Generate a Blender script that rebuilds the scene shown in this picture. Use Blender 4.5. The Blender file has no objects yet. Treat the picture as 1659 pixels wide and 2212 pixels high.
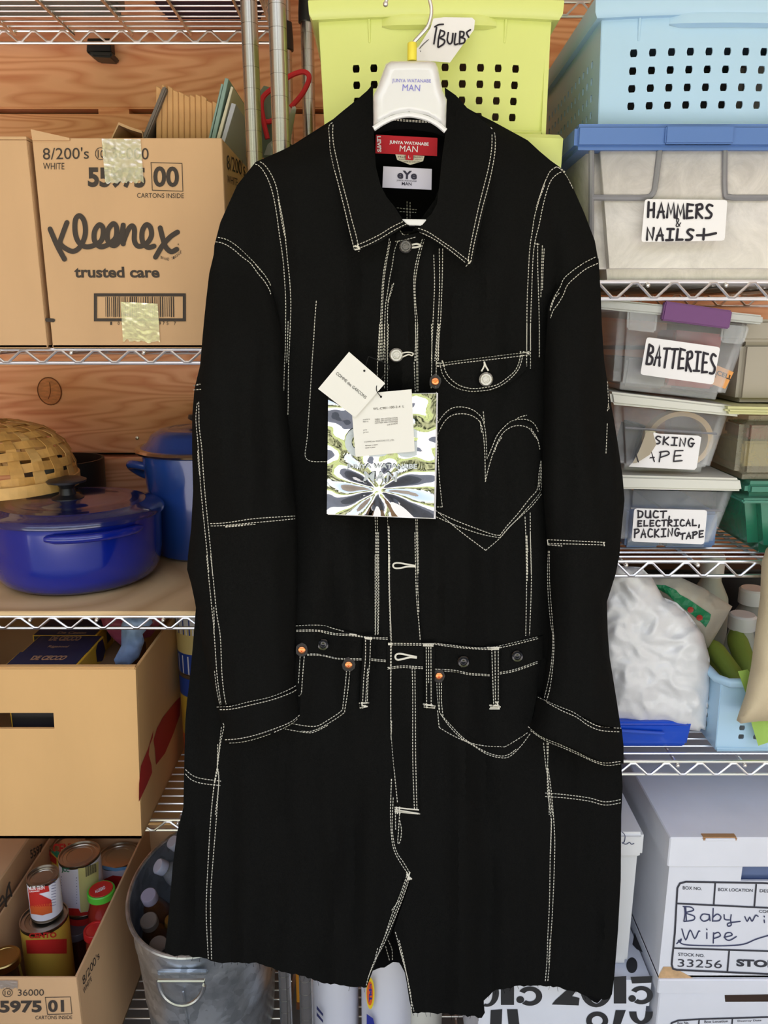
import bpy, bmesh, math, random
from mathutils import Vector, Matrix, noise
from mathutils.geometry import delaunay_2d_cdt
random.seed(7)
C = bpy.context.scene.collection
SC = bpy.context.scene
# ------------------------------------------------------------------ camera, world, light, exposure
F = 1661.0; TH = math.radians(13.7); CX, CY = 829.5, 1106.0; H = 1.65
cam = bpy.data.cameras.new('camera'); co = bpy.data.objects.new('camera', cam); C.objects.link(co)
co.location = (0, 0, H); co.rotation_euler = (math.pi/2 - TH, 0, 0)
cam.sensor_fit = 'VERTICAL'; cam.sensor_height = 36; cam.lens = 36*F/2212; cam.clip_start = .02
cam.dof.use_dof = True; cam.dof.focus_distance = 1.14; cam.dof.aperture_fstop = 11
SC.camera = co
SC.view_settings.view_transform = 'Standard'; SC.view_settings.look = 'None'
SC.view_settings.gamma = 1; SC.view_settings.use_curve_mapping = False
SC.view_settings.exposure = 0.42
SC.cycles.max_bounces = 8; SC.cycles.transparent_max_bounces = 16
w = bpy.data.worlds.new('world'); SC.world = w; w.use_nodes = True
nt = w.node_tree; nt.nodes.clear()
def N(nt, t, **k):
    n = nt.nodes.new(t)
    for a, b in k.items(): setattr(n, a, b)
    return n
tc = N(nt, 'ShaderNodeTexCoord'); sx = N(nt, 'ShaderNodeSeparateXYZ'); nt.links.new(tc.outputs['Generated'], sx.inputs[0])
ns = N(nt, 'ShaderNodeTexNoise'); ns.inputs['Scale'].default_value = 9; ns.inputs['Detail'].default_value = 6
nt.links.new(tc.outputs['Generated'], ns.inputs['Vector'])
tr = N(nt, 'ShaderNodeValToRGB'); tr.color_ramp.elements[0].color = (.02, .025, .012, 1); tr.color_ramp.elements[0].position = .38
tr.color_ramp.elements[1].color = (.56, .55, .30, 1); tr.color_ramp.elements[1].position = .62
nt.links.new(ns.outputs['Fac'], tr.inputs[0])
sk = N(nt, 'ShaderNodeValToRGB'); e = sk.color_ramp.elements
e[0].position = .2; e[0].color = (1.0, .98, .97, 1); e[1].position = .9; e[1].color = (.42, .62, 1.0, 1)
nt.links.new(sx.outputs['Z'], sk.inputs[0])
ad = N(nt, 'ShaderNodeMath', operation='MULTIPLY_ADD'); ad.inputs[1].default_value = .5; 
nt.links.new(ns.outputs['Fac'], ad.inputs[0]); nt.links.new(sx.outputs['Z'], ad.inputs[2])
mr = N(nt, 'ShaderNodeMapRange'); mr.inputs['From Min'].default_value = .52; mr.inputs['From Max'].default_value = .58
nt.links.new(ad.outputs[0], mr.inputs['Value'])
mx = N(nt, 'ShaderNodeMixRGB'); nt.links.new(mr.outputs[0], mx.inputs[0]); nt.links.new(tr.outputs[0], mx.inputs[1]); nt.links.new(sk.outputs[0], mx.inputs[2])
bg = N(nt, 'ShaderNodeBackground'); bg.inputs['Strength'].default_value = 1.7
nt.links.new(mx.outputs[0], bg.inputs[0]); wo = N(nt, 'ShaderNodeOutputWorld'); nt.links.new(bg.outputs[0], wo.inputs[0])
sun = bpy.data.lights.new('sun', 'SUN'); sun.energy = 15.0; sun.angle = .02; sun.color = (1, .97, .95)
so = bpy.data.objects.new('sun', sun); C.objects.link(so); so.rotation_euler = Vector((.2, .5, 1.5)).to_track_quat('Z', 'Y').to_euler()

# ------------------------------------------------------------------ materials
def s2l(c): return tuple(((v/255)/12.92 if v/255 <= .04045 else ((v/255+.055)/1.055)**2.4) for v in c)
M = {}
def mat(name, col, rough=.5, metal=0, var=0, vs=30, bump=0, bs=200, alpha=1, coat=0, sheen=0, stretch=(1, 1, 1), spec=.5, rgb=True):
    if name in M: return M[name]
    m = bpy.data.materials.new(name); m.use_nodes = True; t = m.node_tree; b = t.nodes['Principled BSDF']
    c = s2l(col) if rgb else col
    b.inputs['Base Color'].default_value = (*c, 1); b.inputs['Roughness'].default_value = rough; b.inputs['Metallic'].default_value = metal
    b.inputs['Alpha'].default_value = alpha; b.inputs['Coat Weight'].default_value = coat; b.inputs['Coat Roughness'].default_value = .08
    b.inputs['Sheen Weight'].default_value = sheen; b.inputs['Specular IOR Level'].default_value = spec
    if var or bump:
        tc = N(t, 'ShaderNodeTexCoord'); mp = N(t, 'ShaderNodeMapping'); mp.inputs['Scale'].default_value = stretch
        t.links.new(tc.outputs['Object'], mp.inputs[0])
    if var:
        n = N(t, 'ShaderNodeTexNoise'); n.inputs['Scale'].default_value = vs; n.inputs['Detail'].default_value = 5
        t.links.new(mp.outputs[0], n.inputs['Vector'])
        r = N(t, 'ShaderNodeValToRGB'); r.color_ramp.elements[0].position = .3; r.color_ramp.elements[1].position = .7
        r.color_ramp.elements[0].color = (*[max(0, v*(1-var)) for v in c], 1); r.color_ramp.elements[1].color = (*[min(1, v*(1+var)) for v in c], 1)
        t.links.new(n.outputs['Fac'], r.inputs[0]); t.links.new(r.outputs[0], b.inputs['Base Color'])
    if bump:
        n2 = N(t, 'ShaderNodeTexNoise'); n2.inputs['Scale'].default_value = bs; n2.inputs['Detail'].default_value = 3
        t.links.new(mp.outputs[0], n2.inputs['Vector'])
        bp = N(t, 'ShaderNodeBump'); bp.inputs['Strength'].default_value = bump; bp.inputs['Distance'].default_value = .002
        t.links.new(n2.outputs['Fac'], bp.inputs['Height']); t.links.new(bp.outputs[0], b.inputs['Normal'])
    M[name] = m; return m
def wood(name, light, dark, sc=1.0):
    m = bpy.data.materials.new(name); m.use_nodes = True; t = m.node_tree; b = t.nodes['Principled BSDF']
    tc = N(t, 'ShaderNodeTexCoord'); oi = N(t, 'ShaderNodeObjectInfo'); cb = N(t, 'ShaderNodeCombineXYZ')
    mu = N(t, 'ShaderNodeMath', operation='MULTIPLY'); mu.inputs[1].default_value = 37; t.links.new(oi.outputs['Random'], mu.inputs[0])
    t.links.new(mu.outputs[0], cb.inputs[0]); t.links.new(mu.outputs[0], cb.inputs[2])
    va = N(t, 'ShaderNodeVectorMath', operation='ADD'); t.links.new(tc.outputs['Object'], va.inputs[0]); t.links.new(cb.outputs[0], va.inputs[1])
    mp = N(t, 'ShaderNodeMapping'); mp.inputs['Scale'].default_value = (.7*sc, 1, 7*sc); t.links.new(va.outputs[0], mp.inputs[0])
    n1 = N(t, 'ShaderNodeTexNoise'); n1.inputs['Scale'].default_value = 1.6; n1.inputs['Detail'].default_value = 2; n1.inputs['Distortion'].default_value = .15; t.links.new(mp.outputs[0], n1.inputs['Vector'])
    ml = N(t, 'ShaderNodeMath', operation='MULTIPLY'); ml.inputs[1].default_value = 19; t.links.new(n1.outputs['Fac'], ml.inputs[0])
    fr = N(t, 'ShaderNodeMath', operation='PINGPONG'); fr.inputs[1].default_value = .5; t.links.new(ml.outputs[0], fr.inputs[0])
    pw = N(t, 'ShaderNodeMath', operation='MULTIPLY'); pw.inputs[1].default_value = 2; t.links.new(fr.outputs[0], pw.inputs[0])
    n2 = N(t, 'ShaderNodeTexNoise'); n2.inputs['Scale'].default_value = 5; n2.inputs['Detail'].default_value = 5
    mp2 = N(t, 'ShaderNodeMapping'); mp2.inputs['Scale'].default_value = (1, 1, 14); t.links.new(va.outputs[0], mp2.inputs[0]); t.links.new(mp2.outputs[0], n2.inputs['Vector'])
    mm = N(t, 'ShaderNodeMath', operation='MULTIPLY_ADD'); mm.inputs[1].default_value = .5; t.links.new(n2.outputs['Fac'], mm.inputs[0])
    hh = N(t, 'ShaderNodeMath', operation='MULTIPLY'); hh.inputs[1].default_value = .5; t.links.new(pw.outputs[0], hh.inputs[0]); t.links.new(hh.outputs[0], mm.inputs[2])
    r = N(t, 'ShaderNodeValToRGB'); r.color_ramp.elements[0].color = (*s2l(dark), 1); r.color_ramp.elements[1].color = (*s2l(light), 1)
    r.color_ramp.elements[0].position = .12; r.color_ramp.elements[1].position = .62
    t.links.new(mm.outputs[0], r.inputs[0]); t.links.new(r.outputs[0], b.inputs['Base Color']); b.inputs['Roughness'].default_value = .62
    bp = N(t, 'ShaderNodeBump'); bp.inputs['Strength'].default_value = .25; bp.inputs['Distance'].default_value = .002
    t.links.new(mm.outputs[0], bp.inputs['Height']); t.links.new(bp.outputs[0], b.inputs['Normal'])
    M[name] = m; return m
def clearplastic(name, col, fac, rough=.25, scratch=.3):
    m = bpy.data.materials.new(name); m.use_nodes = True; t = m.node_tree; b = t.nodes['Principled BSDF']; o = t.nodes['Material Output']
    b.inputs['Base Color'].default_value = (*s2l(col), 1); b.inputs['Roughness'].default_value = rough
    tp = N(t, 'ShaderNodeBsdfTransparent'); mi = N(t, 'ShaderNodeMixShader')
    tc = N(t, 'ShaderNodeTexCoord'); n = N(t, 'ShaderNodeTexNoise'); n.inputs['Scale'].default_value = 14; n.inputs['Detail'].default_value = 9; n.inputs['Roughness'].default_value = .75; n.inputs['Distortion'].default_value = 1.5
    t.links.new(tc.outputs['Object'], n.inputs['Vector'])
    r = N(t, 'ShaderNodeMapRange'); r.inputs['From Min'].default_value = .3; r.inputs['From Max'].default_value = .75
    r.inputs['To Min'].default_value = fac-scratch/2; r.inputs['To Max'].default_value = min(1, fac+scratch/2); t.links.new(n.outputs['Fac'], r.inputs['Value'])
    bp = N(t, 'ShaderNodeBump'); bp.inputs['Strength'].default_value = .15; bp.inputs['Distance'].default_value = .003
    t.links.new(n.outputs['Fac'], bp.inputs['Height']); t.links.new(bp.outputs[0], b.inputs['Normal'])
    t.links.new(r.outputs[0], mi.inputs[0]); t.links.new(tp.outputs[0], mi.inputs[1]); t.links.new(b.outputs[0], mi.inputs[2]); t.links.new(mi.outputs[0], o.inputs[0])
    M[name] = m; return m
BLK = mat('garment_denim', (19, 19, 18), .92, var=.3, vs=500, bump=.3, bs=1500, spec=.05)
INNER = mat('garment_inside', (15, 15, 16), .9, bump=.2, bs=1500, spec=.05)
THREAD = mat('thread', (226, 222, 208), .8)
CARD = mat('cardboard', (206, 168, 128), .8, var=.06, vs=8, bump=.12, bs=90, stretch=(1, 1, .3), spec=.2)
CARD2 = mat('cardboard_warm', (214, 172, 118), .78, var=.06, vs=7, bump=.12, bs=90, stretch=(1, 1, .3), spec=.2)
CARDIN = mat('cardboard_inside', (150, 116, 82), .85, var=.08, vs=10, spec=.2)
INK = mat('print_ink', (70, 62, 56), .7, spec=.2)
MARK = mat('marker_ink', (38, 34, 44), .6, spec=.3)
CHROME = mat('chrome_wire', (240, 238, 236), .33, 1)
POSTM = mat('chrome_post', (190, 188, 184), .24, 1)
WHITE = mat('white_plastic', (236, 236, 234), .35)
PAPER = mat('white_paper', (240, 238, 240), .75)
DARK = mat('dark_gap', (22, 18, 15), .9)
WOODW = wood('wall_wood', (255, 190, 146), (224, 138, 94))
PLY = wood('plywood', (222, 192, 146), (186, 150, 104), .6)
GLOSSW = mat('gloss_white', (228, 228, 228), .12, coat=.5)

# ------------------------------------------------------------------ projection of a pixel on real planes
ct, st = math.cos(TH), math.sin(TH)
def ray(x, y):
    a = (x-CX)/F; b = (CY-y)/F
    return Vector((a, ct+b*st, -st+b*ct))
O = Vector((0, 0, H))
def P(x, y, D):
    d = ray(x, y); return O + d*(D/d.y)
def PZ(x, y, z):
    d = ray(x, y); return O + d*((z-H)/d.z)
def kpx(x, y, D):            # pixels per metre at that depth
    d = ray(x, y); t = D/d.y; return F/t
def SY(D, off=.0006): return lambda x, y: P(x, y, D-off)
def SP(p0, n, off=.0006):
    p0 = Vector(p0); n = Vector(n).normalized()
    if n.dot(O-p0) < 0: n = -n
    p = p0+n*off
    def f(x, y):
        d = ray(x, y); return O + d*((p-O).dot(n)/d.dot(n))
    return f
# ------------------------------------------------------------------ object helpers
WL = {}
def thing(name, label, cat, loc, group=None):
    o = bpy.data.objects.new(name, None); C.objects.link(o); o.location = loc; o.empty_display_size = .02
    o['label'] = label; o['category'] = cat
    if group: o['group'] = group
    WL[o] = Vector(loc); return o
def tag(o, label, cat, group=None, kind=None):
    o['label'] = label; o['category'] = cat
    if group: o['group'] = group
    if kind: o['kind'] = kind
    return o
def part(name, bm, m, parent=None, smooth=False, label=None, kind=None, keep=False):
    if not bm.verts: raise Exception('empty '+name)
    if parent is not None: org = WL[parent]
    else:
        xs = [v.co for v in bm.verts]
        org = Vector(((min(v.x for v in xs)+max(v.x for v in xs))/2, (min(v.y for v in xs)+max(v.y for v in xs))/2, min(v.z for v in xs)))
    bmesh.ops.translate(bm, vec=-org, verts=bm.verts[:])
    me = bpy.data.meshes.new(name); bm.to_mesh(me); bm.free()
    for mm in (m if isinstance(m, (list, tuple)) else [m]): me.materials.append(mm)
    if smooth:
        me.polygons.foreach_set('use_smooth', [True]*len(me.polygons))
        if smooth != 2:
            try: me.set_sharp_from_angle(angle=math.radians(40))
            except Exception: pass
    o = bpy.data.objects.new(name, me); C.objects.link(o)
    if parent is not None: o.parent = parent; WL[o] = org
    else: o.location = org; WL[o] = org
    if label: o['label'] = label
    if kind: o['kind'] = kind
    return o
def NB(): return bmesh.new()
def hexa(bm, c8, bevel=0, seg=2, skip=()):
    # c8: front TL TR BR BL, back TL TR BR BL
    vs = [bm.verts.new(c) for c in c8]
    fs = {'front': (0, 1, 2, 3), 'back': (7, 6, 5, 4), 'top': (4, 5, 1, 0), 'bottom': (3, 2, 6, 7), 'left': (4, 0, 3, 7), 'right': (1, 5, 6, 2)}
    out = []
    for k, f in fs.items():
        if k in skip: continue
        out.append(bm.faces.new([vs[i] for i in f]))
    if bevel:
        es = list({e for f in out for e in f.edges if len(e.link_faces) == 2})
        bmesh.ops.bevel(bm, geom=es, offset=bevel, segments=seg, affect='EDGES', clamp_overlap=True)
    bmesh.ops.recalc_face_normals(bm, faces=bm.faces[:])
    return bm
def box8(x0, x1, y0, y1, z0, z1):
    return [(x0, y0, z1), (x1, y0, z1), (x1, y0, z0), (x0, y0, z0), (x0, y1, z1), (x1, y1, z1), (x1, y1, z0), (x0, y1, z0)]
def box(bm, x0, x1, y0, y1, z0, z1, bevel=0, seg=2, skip=()): return hexa(bm, box8(x0, x1, y0, y1, z0, z1), bevel, seg, skip)
def addbox(bm, *a, **k):
    t = bmesh.new(); box(t, *a, **k); me = bpy.data.meshes.new('t'); t.to_mesh(me); t.free(); bm.from_mesh(me); bpy.data.meshes.remove(me); return bm
def addhexa(bm, c8, **k):
    t = bmesh.new(); hexa(t, c8, **k); me = bpy.data.meshes.new('t'); t.to_mesh(me); t.free(); bm.from_mesh(me); bpy.data.meshes.remove(me); return bm
def pxhexa(q, D, depth, shrink=0):
    f = [P(x, y, D) for x, y in q]; c = sum(f, Vector())/4
    return f + [v + Vector((0, depth, 0)) for v in f]
def tube(bm, pts, r, n=8, cap=True, closed=False):
    pts = [Vector(p) for p in pts]; rings = []; L = len(pts); up = None
    for i, p in enumerate(pts):
        if closed: d = pts[(i+1) % L]-pts[i-1]
        else: d = pts[min(i+1, L-1)]-pts[max(i-1, 0)]
        d.normalize()
        if up is None:
            up = Vector((0, 0, 1)) if abs(d.z) < .9 else Vector((1, 0, 0))
        a = d.cross(up).normalized(); b = a.cross(d).normalized(); up = b
        rr = r[i] if isinstance(r, (list, tuple)) else r
        rings.append([bm.verts.new(p + a*rr*math.cos(2*math.pi*k/n) + b*rr*math.sin(2*math.pi*k/n)) for k in range(n)])
    m = L if closed else L-1
    for i in range(m):
        A, B = rings[i], rings[(i+1) % L]
        for k in range(n): bm.faces.new((A[k], A[(k+1) % n], B[(k+1) % n], B[k]))
    if cap and not closed:
        bm.faces.new(rings[0][::-1]); bm.faces.new(rings[-1])
    return bm
def smooth_pts(pts, n=5, closed=False):
    out = []; L = len(pts); dim = len(pts[0])
    rng = range(L) if closed else range(L-1)
    for i in rng:
        g = lambda j: pts[j % L] if closed else pts[max(0, min(L-1, j))]
        p0, p1, p2, p3 = g(i-1), g(i), g(i+1), g(i+2)
        for k in range(n):
            t = k/n
            out.append(tuple(.5*((2*p1[c])+(-p0[c]+p2[c])*t+(2*p0[c]-5*p1[c]+4*p2[c]-p3[c])*t*t+(-p0[c]+3*p1[c]-3*p2[c]+p3[c])*t**3) for c in range(dim)))
    if not closed: out.append(tuple(pts[-1]))
    return out
def lathe(bm, prof, cx, cy, z0=0, n=32, sx=1, sy=1, capb=True, capt=True):
    rings = []
    for r, z in prof:
        if r < 1e-6: rings.append([bm.verts.new((cx, cy, z0+z))])
        else: rings.append([bm.verts.new((cx+r*sx*math.cos(2*math.pi*k/n), cy+r*sy*math.sin(2*math.pi*k/n), z0+z)) for k in range(n)])
    for A, B in zip(rings, rings[1:]):
        for k in range(n):
            a, b = A[k % len(A)], A[(k+1) % len(A)]; c, d = B[(k+1) % len(B)], B[k % len(B)]
            f = []
            for v in (a, b, c, d):
                if v not in f: f.append(v)
            if len(f) > 2: bm.faces.new(f)
    if capb and len(rings[0]) > 1: bm.faces.new(rings[0][::-1])
    if capt and len(rings[-1]) > 1: bm.faces.new(rings[-1])
    return bm
def ball(bm, c, r, n=12, s=(1, 1, 1)):
    bmesh.ops.create_uvsphere(bm, u_segments=n, v_segments=max(6, n//2+2), radius=1, matrix=Matrix.Translation(c) @ Matrix.Diagonal((r*s[0], r*s[1], r*s[2], 1)))
    return bm
def inpoly(x, y, poly):
    c = False; j = len(poly)-1
    for i in range(len(poly)):
        xi, yi = poly[i]; xj, yj = poly[j]
        if (yi > y) != (yj > y) and x < (xj-xi)*(y-yi)/(yj-yi)+xi: c = not c
        j = i
    return c
def ip(tab, y):
    if y <= tab[0][0]: return tab[0][1]
    for (a, b), (c, d) in zip(tab, tab[1:]):
        if y <= c: return b+(d-b)*(y-a)/(c-a)
    return tab[-1][1]
def sst(a, b, x):
    t = max(0, min(1, (x-a)/(b-a))); return t*t*(3-2*t)
def cdt(outline, step, maxe=None):
    maxe = maxe or step; ol = []
    for (x0, y0), (x1, y1) in zip(outline, outline[1:]+outline[:1]):
        n = max(1, int(math.hypot(x1-x0, y1-y0)/maxe))
        for k in range(n): ol.append((x0+(x1-x0)*k/n, y0+(y1-y0)*k/n))
    pts = [Vector(p) for p in ol]; nb = len(pts)
    xs = [p[0] for p in ol]; ys = [p[1] for p in ol]
    y = min(ys)+step*.5; r = 0
    while y < max(ys):
        x = min(xs)+step*(.5 if r % 2 else .25)
        while x < max(xs):
            if inpoly(x, y, ol):
                dm = min((x-a)**2+(y-b)**2 for a, b in ol)
                if dm > (step*.45)**2: pts.append(Vector((x, y)))
            x += step
        y += step*.87; r += 1
    res = delaunay_2d_cdt(pts, [], [list(range(nb))], 1, 1e-4)
    return [tuple(v) for v in res[0]], [tuple(f) for f in res[2]]
LAY = []
def cloth(name, outline, Df, m, parent, step=14, thick=.0015, layer=True, smooth=2, label=None, maxe=None):
    vs, fs = cdt(outline, step, maxe); bm = NB()
    V = [bm.verts.new(P(x, y, Df(x, y))) for x, y in vs]
    for f in fs:
        try: bm.faces.new([V[i] for i in f])
        except Exception: pass
    if thick:
        bot = [bm.verts.new(v.co+Vector((0, thick, 0))) for v in V]
        idx = {v: i for i, v in enumerate(V)}
        edges = [e for e in bm.edges if len(e.link_faces) == 1]
        for f in list(bm.faces): bm.faces.new([bot[idx[v]] for v in reversed(f.verts)])
        for e in edges:
            a, b = e.verts
            try: bm.faces.new((a, b, bot[idx[b]], bot[idx[a]]))
            except Exception: pass
    bmesh.ops.recalc_face_normals(bm, faces=bm.faces[:])
    if layer: LAY.append((outline, Df))
    return part(name, bm, m, parent, smooth=(1 if thick else 2), label=label)
def pillow(bm, outline, Df, Db, step=14):
    vs, fs = cdt(outline, step); 
    A = [bm.verts.new(P(x, y, Df(x, y))) for x, y in vs]
    B = [bm.verts.new(P(x, y, Db(x, y))) for x, y in vs]
    for f in fs:
        bm.faces.new([A[i] for i in f]); bm.faces.new([B[i] for i in reversed(f)])
    ed = {}
    for f in fs:
        for a, b in zip(f, f[1:]+f[:1]): ed[(a, b)] = 1
    for a, b in ed:
        if (b, a) not in ed: bm.faces.new((A[b], A[a], B[a], B[b]))
    bmesh.ops.recalc_face_normals(bm, faces=bm.faces[:])
    return bm
def edge_dist(x, y, ol):
    m = 1e9
    for (x0, y0), (x1, y1) in zip(ol, ol[1:]+ol[:1]):
        dx, dy = x1-x0, y1-y0; t = max(0, min(1, ((x-x0)*dx+(y-y0)*dy)/(dx*dx+dy*dy+1e-9)))
        m = min(m, math.hypot(x-x0-t*dx, y-y0-t*dy))
    return m
# ------------------------------------------------------------------ print, lettering, stitches
_tx = {}
def text2d(s, bold=0, shear=0):
    k = (s, bold, shear)
    if k not in _tx:
        cu = bpy.data.curves.new('t', 'FONT'); cu.body = s; cu.offset = bold; cu.shear = shear; cu.resolution_u = 4; cu.fill_mode = 'FRONT'
        o = bpy.data.objects.new('t', cu); C.objects.link(o); dg = bpy.context.evaluated_depsgraph_get()
        me = o.evaluated_get(dg).to_mesh()
        vs = [(v.co.x, v.co.y) for v in me.vertices]; fs = [tuple(p.vertices) for p in me.polygons]
        o.evaluated_get(dg).to_mesh_clear(); bpy.data.objects.remove(o); bpy.data.curves.remove(cu)
        x0, x1 = min(v[0] for v in vs), max(v[0] for v in vs); y0, y1 = min(v[1] for v in vs), max(v[1] for v in vs)
        _tx[k] = ([((x-x0)/(x1-x0), (y1-y)/(y1-y0)) for x, y in vs], fs)
    return _tx[k]
def bil(q, u, v):
    (ax, ay), (bx, by), (cx, cy), (dx, dy) = q
    return ((ax*(1-u)+bx*u)*(1-v)+(dx*(1-u)+cx*u)*v, (ay*(1-u)+by*u)*(1-v)+(dy*(1-u)+cy*u)*v)
def R(x0, y0, x1, y1): return [(x0, y0), (x1, y0), (x1, y1), (x0, y1)]
def lettering(bm, s, q, surf, bold=0, shear=0):
    if len(q) == 2: q = R(*q[0], *q[1])
    vs, fs = text2d(s, bold, shear); V = [bm.verts.new(surf(*bil(q, u, v))) for u, v in vs]
    for f in fs:
        try: bm.faces.new([V[i] for i in f])
        except Exception: pass
    return bm
_sk = [0]
def stroke(bm, pts, wd, surf, sm=True, n=4):
    """one pen stroke: a ribbon with round ends that rises by fractions of a millimetre so crossings never coincide"""
    if sm and len(pts) > 2: pts = smooth_pts(pts, n)
    q = [pts[0]]
    for p in pts[1:]:
        if math.hypot(p[0]-q[-1][0], p[1]-q[-1][1]) > .25: q.append(p)
    pts = q; L = len(pts); _sk[0] = (_sk[0]+1) % 5; base = _sk[0]*.00006
    if L < 2: return bm
    clo = L > 3 and math.hypot(pts[0][0]-pts[-1][0], pts[0][1]-pts[-1][1]) < .6
    def mk(x, y, i): v = surf(x, y); return bm.verts.new(v+(O-v).normalized()*(base+.0005*i/L))
    row = []
    for i in range(L):
        a = pts[i-1] if i else (pts[-2] if clo else pts[0]); c = pts[i+1] if i < L-1 else (pts[1] if clo else pts[-1]); p = pts[i]
        d1 = Vector((p[0]-a[0], p[1]-a[1])); d2 = Vector((c[0]-p[0], c[1]-p[1])); d1 = d1.normalized() if d1.length > 1e-6 else d2.normalized(); d2 = d2.normalized() if d2.length > 1e-6 else d1
        nn = Vector((-(d1.y+d2.y), d1.x+d2.x)); nn = nn.normalized() if nn.length > 1e-3 else Vector((-d1.y, d1.x)); k = min(1.6, 1/max(.3, nn.dot(Vector((-d1.y, d1.x)))))
        row.append((mk(p[0]+nn.x*wd/2*k, p[1]+nn.y*wd/2*k, i), mk(p[0]-nn.x*wd/2*k, p[1]-nn.y*wd/2*k, i)))
    for A, B in zip(row, row[1:]): bm.faces.new((A[0], B[0], B[1], A[1]))
    if wd > 1.8 and not clo:
        for (p, o_, pr, i) in ((pts[0], pts[1], row[0], 0), (pts[-1], pts[-2], row[-1], L-1)):
            th = math.atan2(p[1]-o_[1], p[0]-o_[0]); arc = [mk(p[0]+wd/2*math.cos(th+a), p[1]+wd/2*math.sin(th+a), i) for a in (-1.05, -.5, 0, .5, 1.05)]
            e = pr if i == 0 else pr[::-1]
            bm.faces.new([e[0]]+arc+[e[1]])
    return bm
def fill(bm, pts, surf, step=30):
    vs, fs = cdt(list(pts), step, step if step < 30 else 1e9)
    V = [bm.verts.new(surf(*p)) for p in vs]
    for f in fs: bm.faces.new([V[i] for i in f])
    return bm
HF = {  # hand-lettered capitals as pen strokes in a unit cell
 'A': [[(0, 1), (.5, 0), (.85, 1)], [(.15, .62), (.8, .58)]], 'B': [[(.1, 0), (.05, 1)], [(.1, .02), (.7, .1), (.75, .35), (.2, .5), (.85, .65), (.75, .95), (.05, 1)]],
 'C': [[(.85, .1), (.4, 0), (.1, .4), (.15, .85), (.5, 1), (.9, .9)]], 'D': [[(.1, 0), (.1, 1)], [(.0, .02), (.7, .15), (.85, .5), (.6, .9), (.05, 1)]],
 'E': [[(.85, .03), (.15, .0), (.1, .5), (.1, 1), (.85, .95)], [(.1, .5), (.7, .47)]], 'G': [[(.85, .12), (.45, 0), (.1, .4), (.2, .9), (.6, 1), (.85, .6)], [(.5, .6), (.98, .58)]],
 'H': [[(.1, 0), (.02, 1)], [(.8, .05), (.75, 1)], [(.05, .55), (.8, .5)]], 'I': [[(.1, .02), (.9, .0)], [(.5, .02), (.45, .98)], [(.0, 1), (.85, .97)]],
 'K': [[(.1, 0), (.05, 1)], [(.8, 0), (.1, .55), (.85, 1)]], 'L': [[(.15, 0), (.1, .95), (.85, .93)]],
 'M': [[(.0, 1), (.15, .05), (.5, .75), (.85, .0), (1, 1)]], 'N': [[(.05, 1), (.12, .02), (.75, .95), (.9, .0)]],
 'P': [[(.12, 0), (.05, 1)], [(.0, .05), (.7, .0), (.85, .3), (.15, .55)]], 'R': [[(.12, .05), (.05, 1)], [(.0, .08), (.65, .0), (.8, .28), (.15, .5), (.85, 1)]],
 'S': [[(.85, .08), (.4, 0), (.12, .25), (.45, .5), (.8, .7), (.6, .97), (.05, 1)]], 'T': [[(0, .05), (1, 0)], [(.5, .03), (.42, 1)]],
 'U': [[(.08, 0), (.05, .8), (.4, 1), (.75, .85), (.85, 0)], [(.85, .0), (.9, 1)]], ',': [[(.4, .85), (.25, 1.25)]],
 '&': [[(.8, .9), (.3, .35), (.45, .0), (.65, .2), (.2, .8), (.5, .95), (.95, .5)]], '+': [[(.0, .5), (1.2, .42)], [(.5, .0), (.45, 1)]]}
def handword(bm, s, q, wd, surf, jit=.04):
    if len(q) == 2: q = R(*q[0], *q[1])
    n = len(s); rnd = random.Random(hash(s) % 97 if False else len(s)*7)
    for i, ch in enumerate(s):
        if ch == ' ': continue
        sc = .45 if ch == ',' else .8
        jy = rnd.uniform(-jit, jit)
        for pl in HF[ch]:
            pts = [bil(q, (i+.1+x*sc)/n, y+jy) for x, y in pl]
            stroke(bm, pts, wd, surf, sm=ch in 'BCDGPRSU&', n=4)
    return bm
BVH = []
def Dtop(x, y):
    if BVH:
        h = BVH[0].ray_cast(O, ray(x, y).normalized())
        if h[0] is not None and h[0].y < 1.25: return h[0].y
    d = 9
    for ol, f in LAY:
        if inpoly(x, y, ol): d = min(d, f(x, y))
    return d if d < 9 else None
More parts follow.
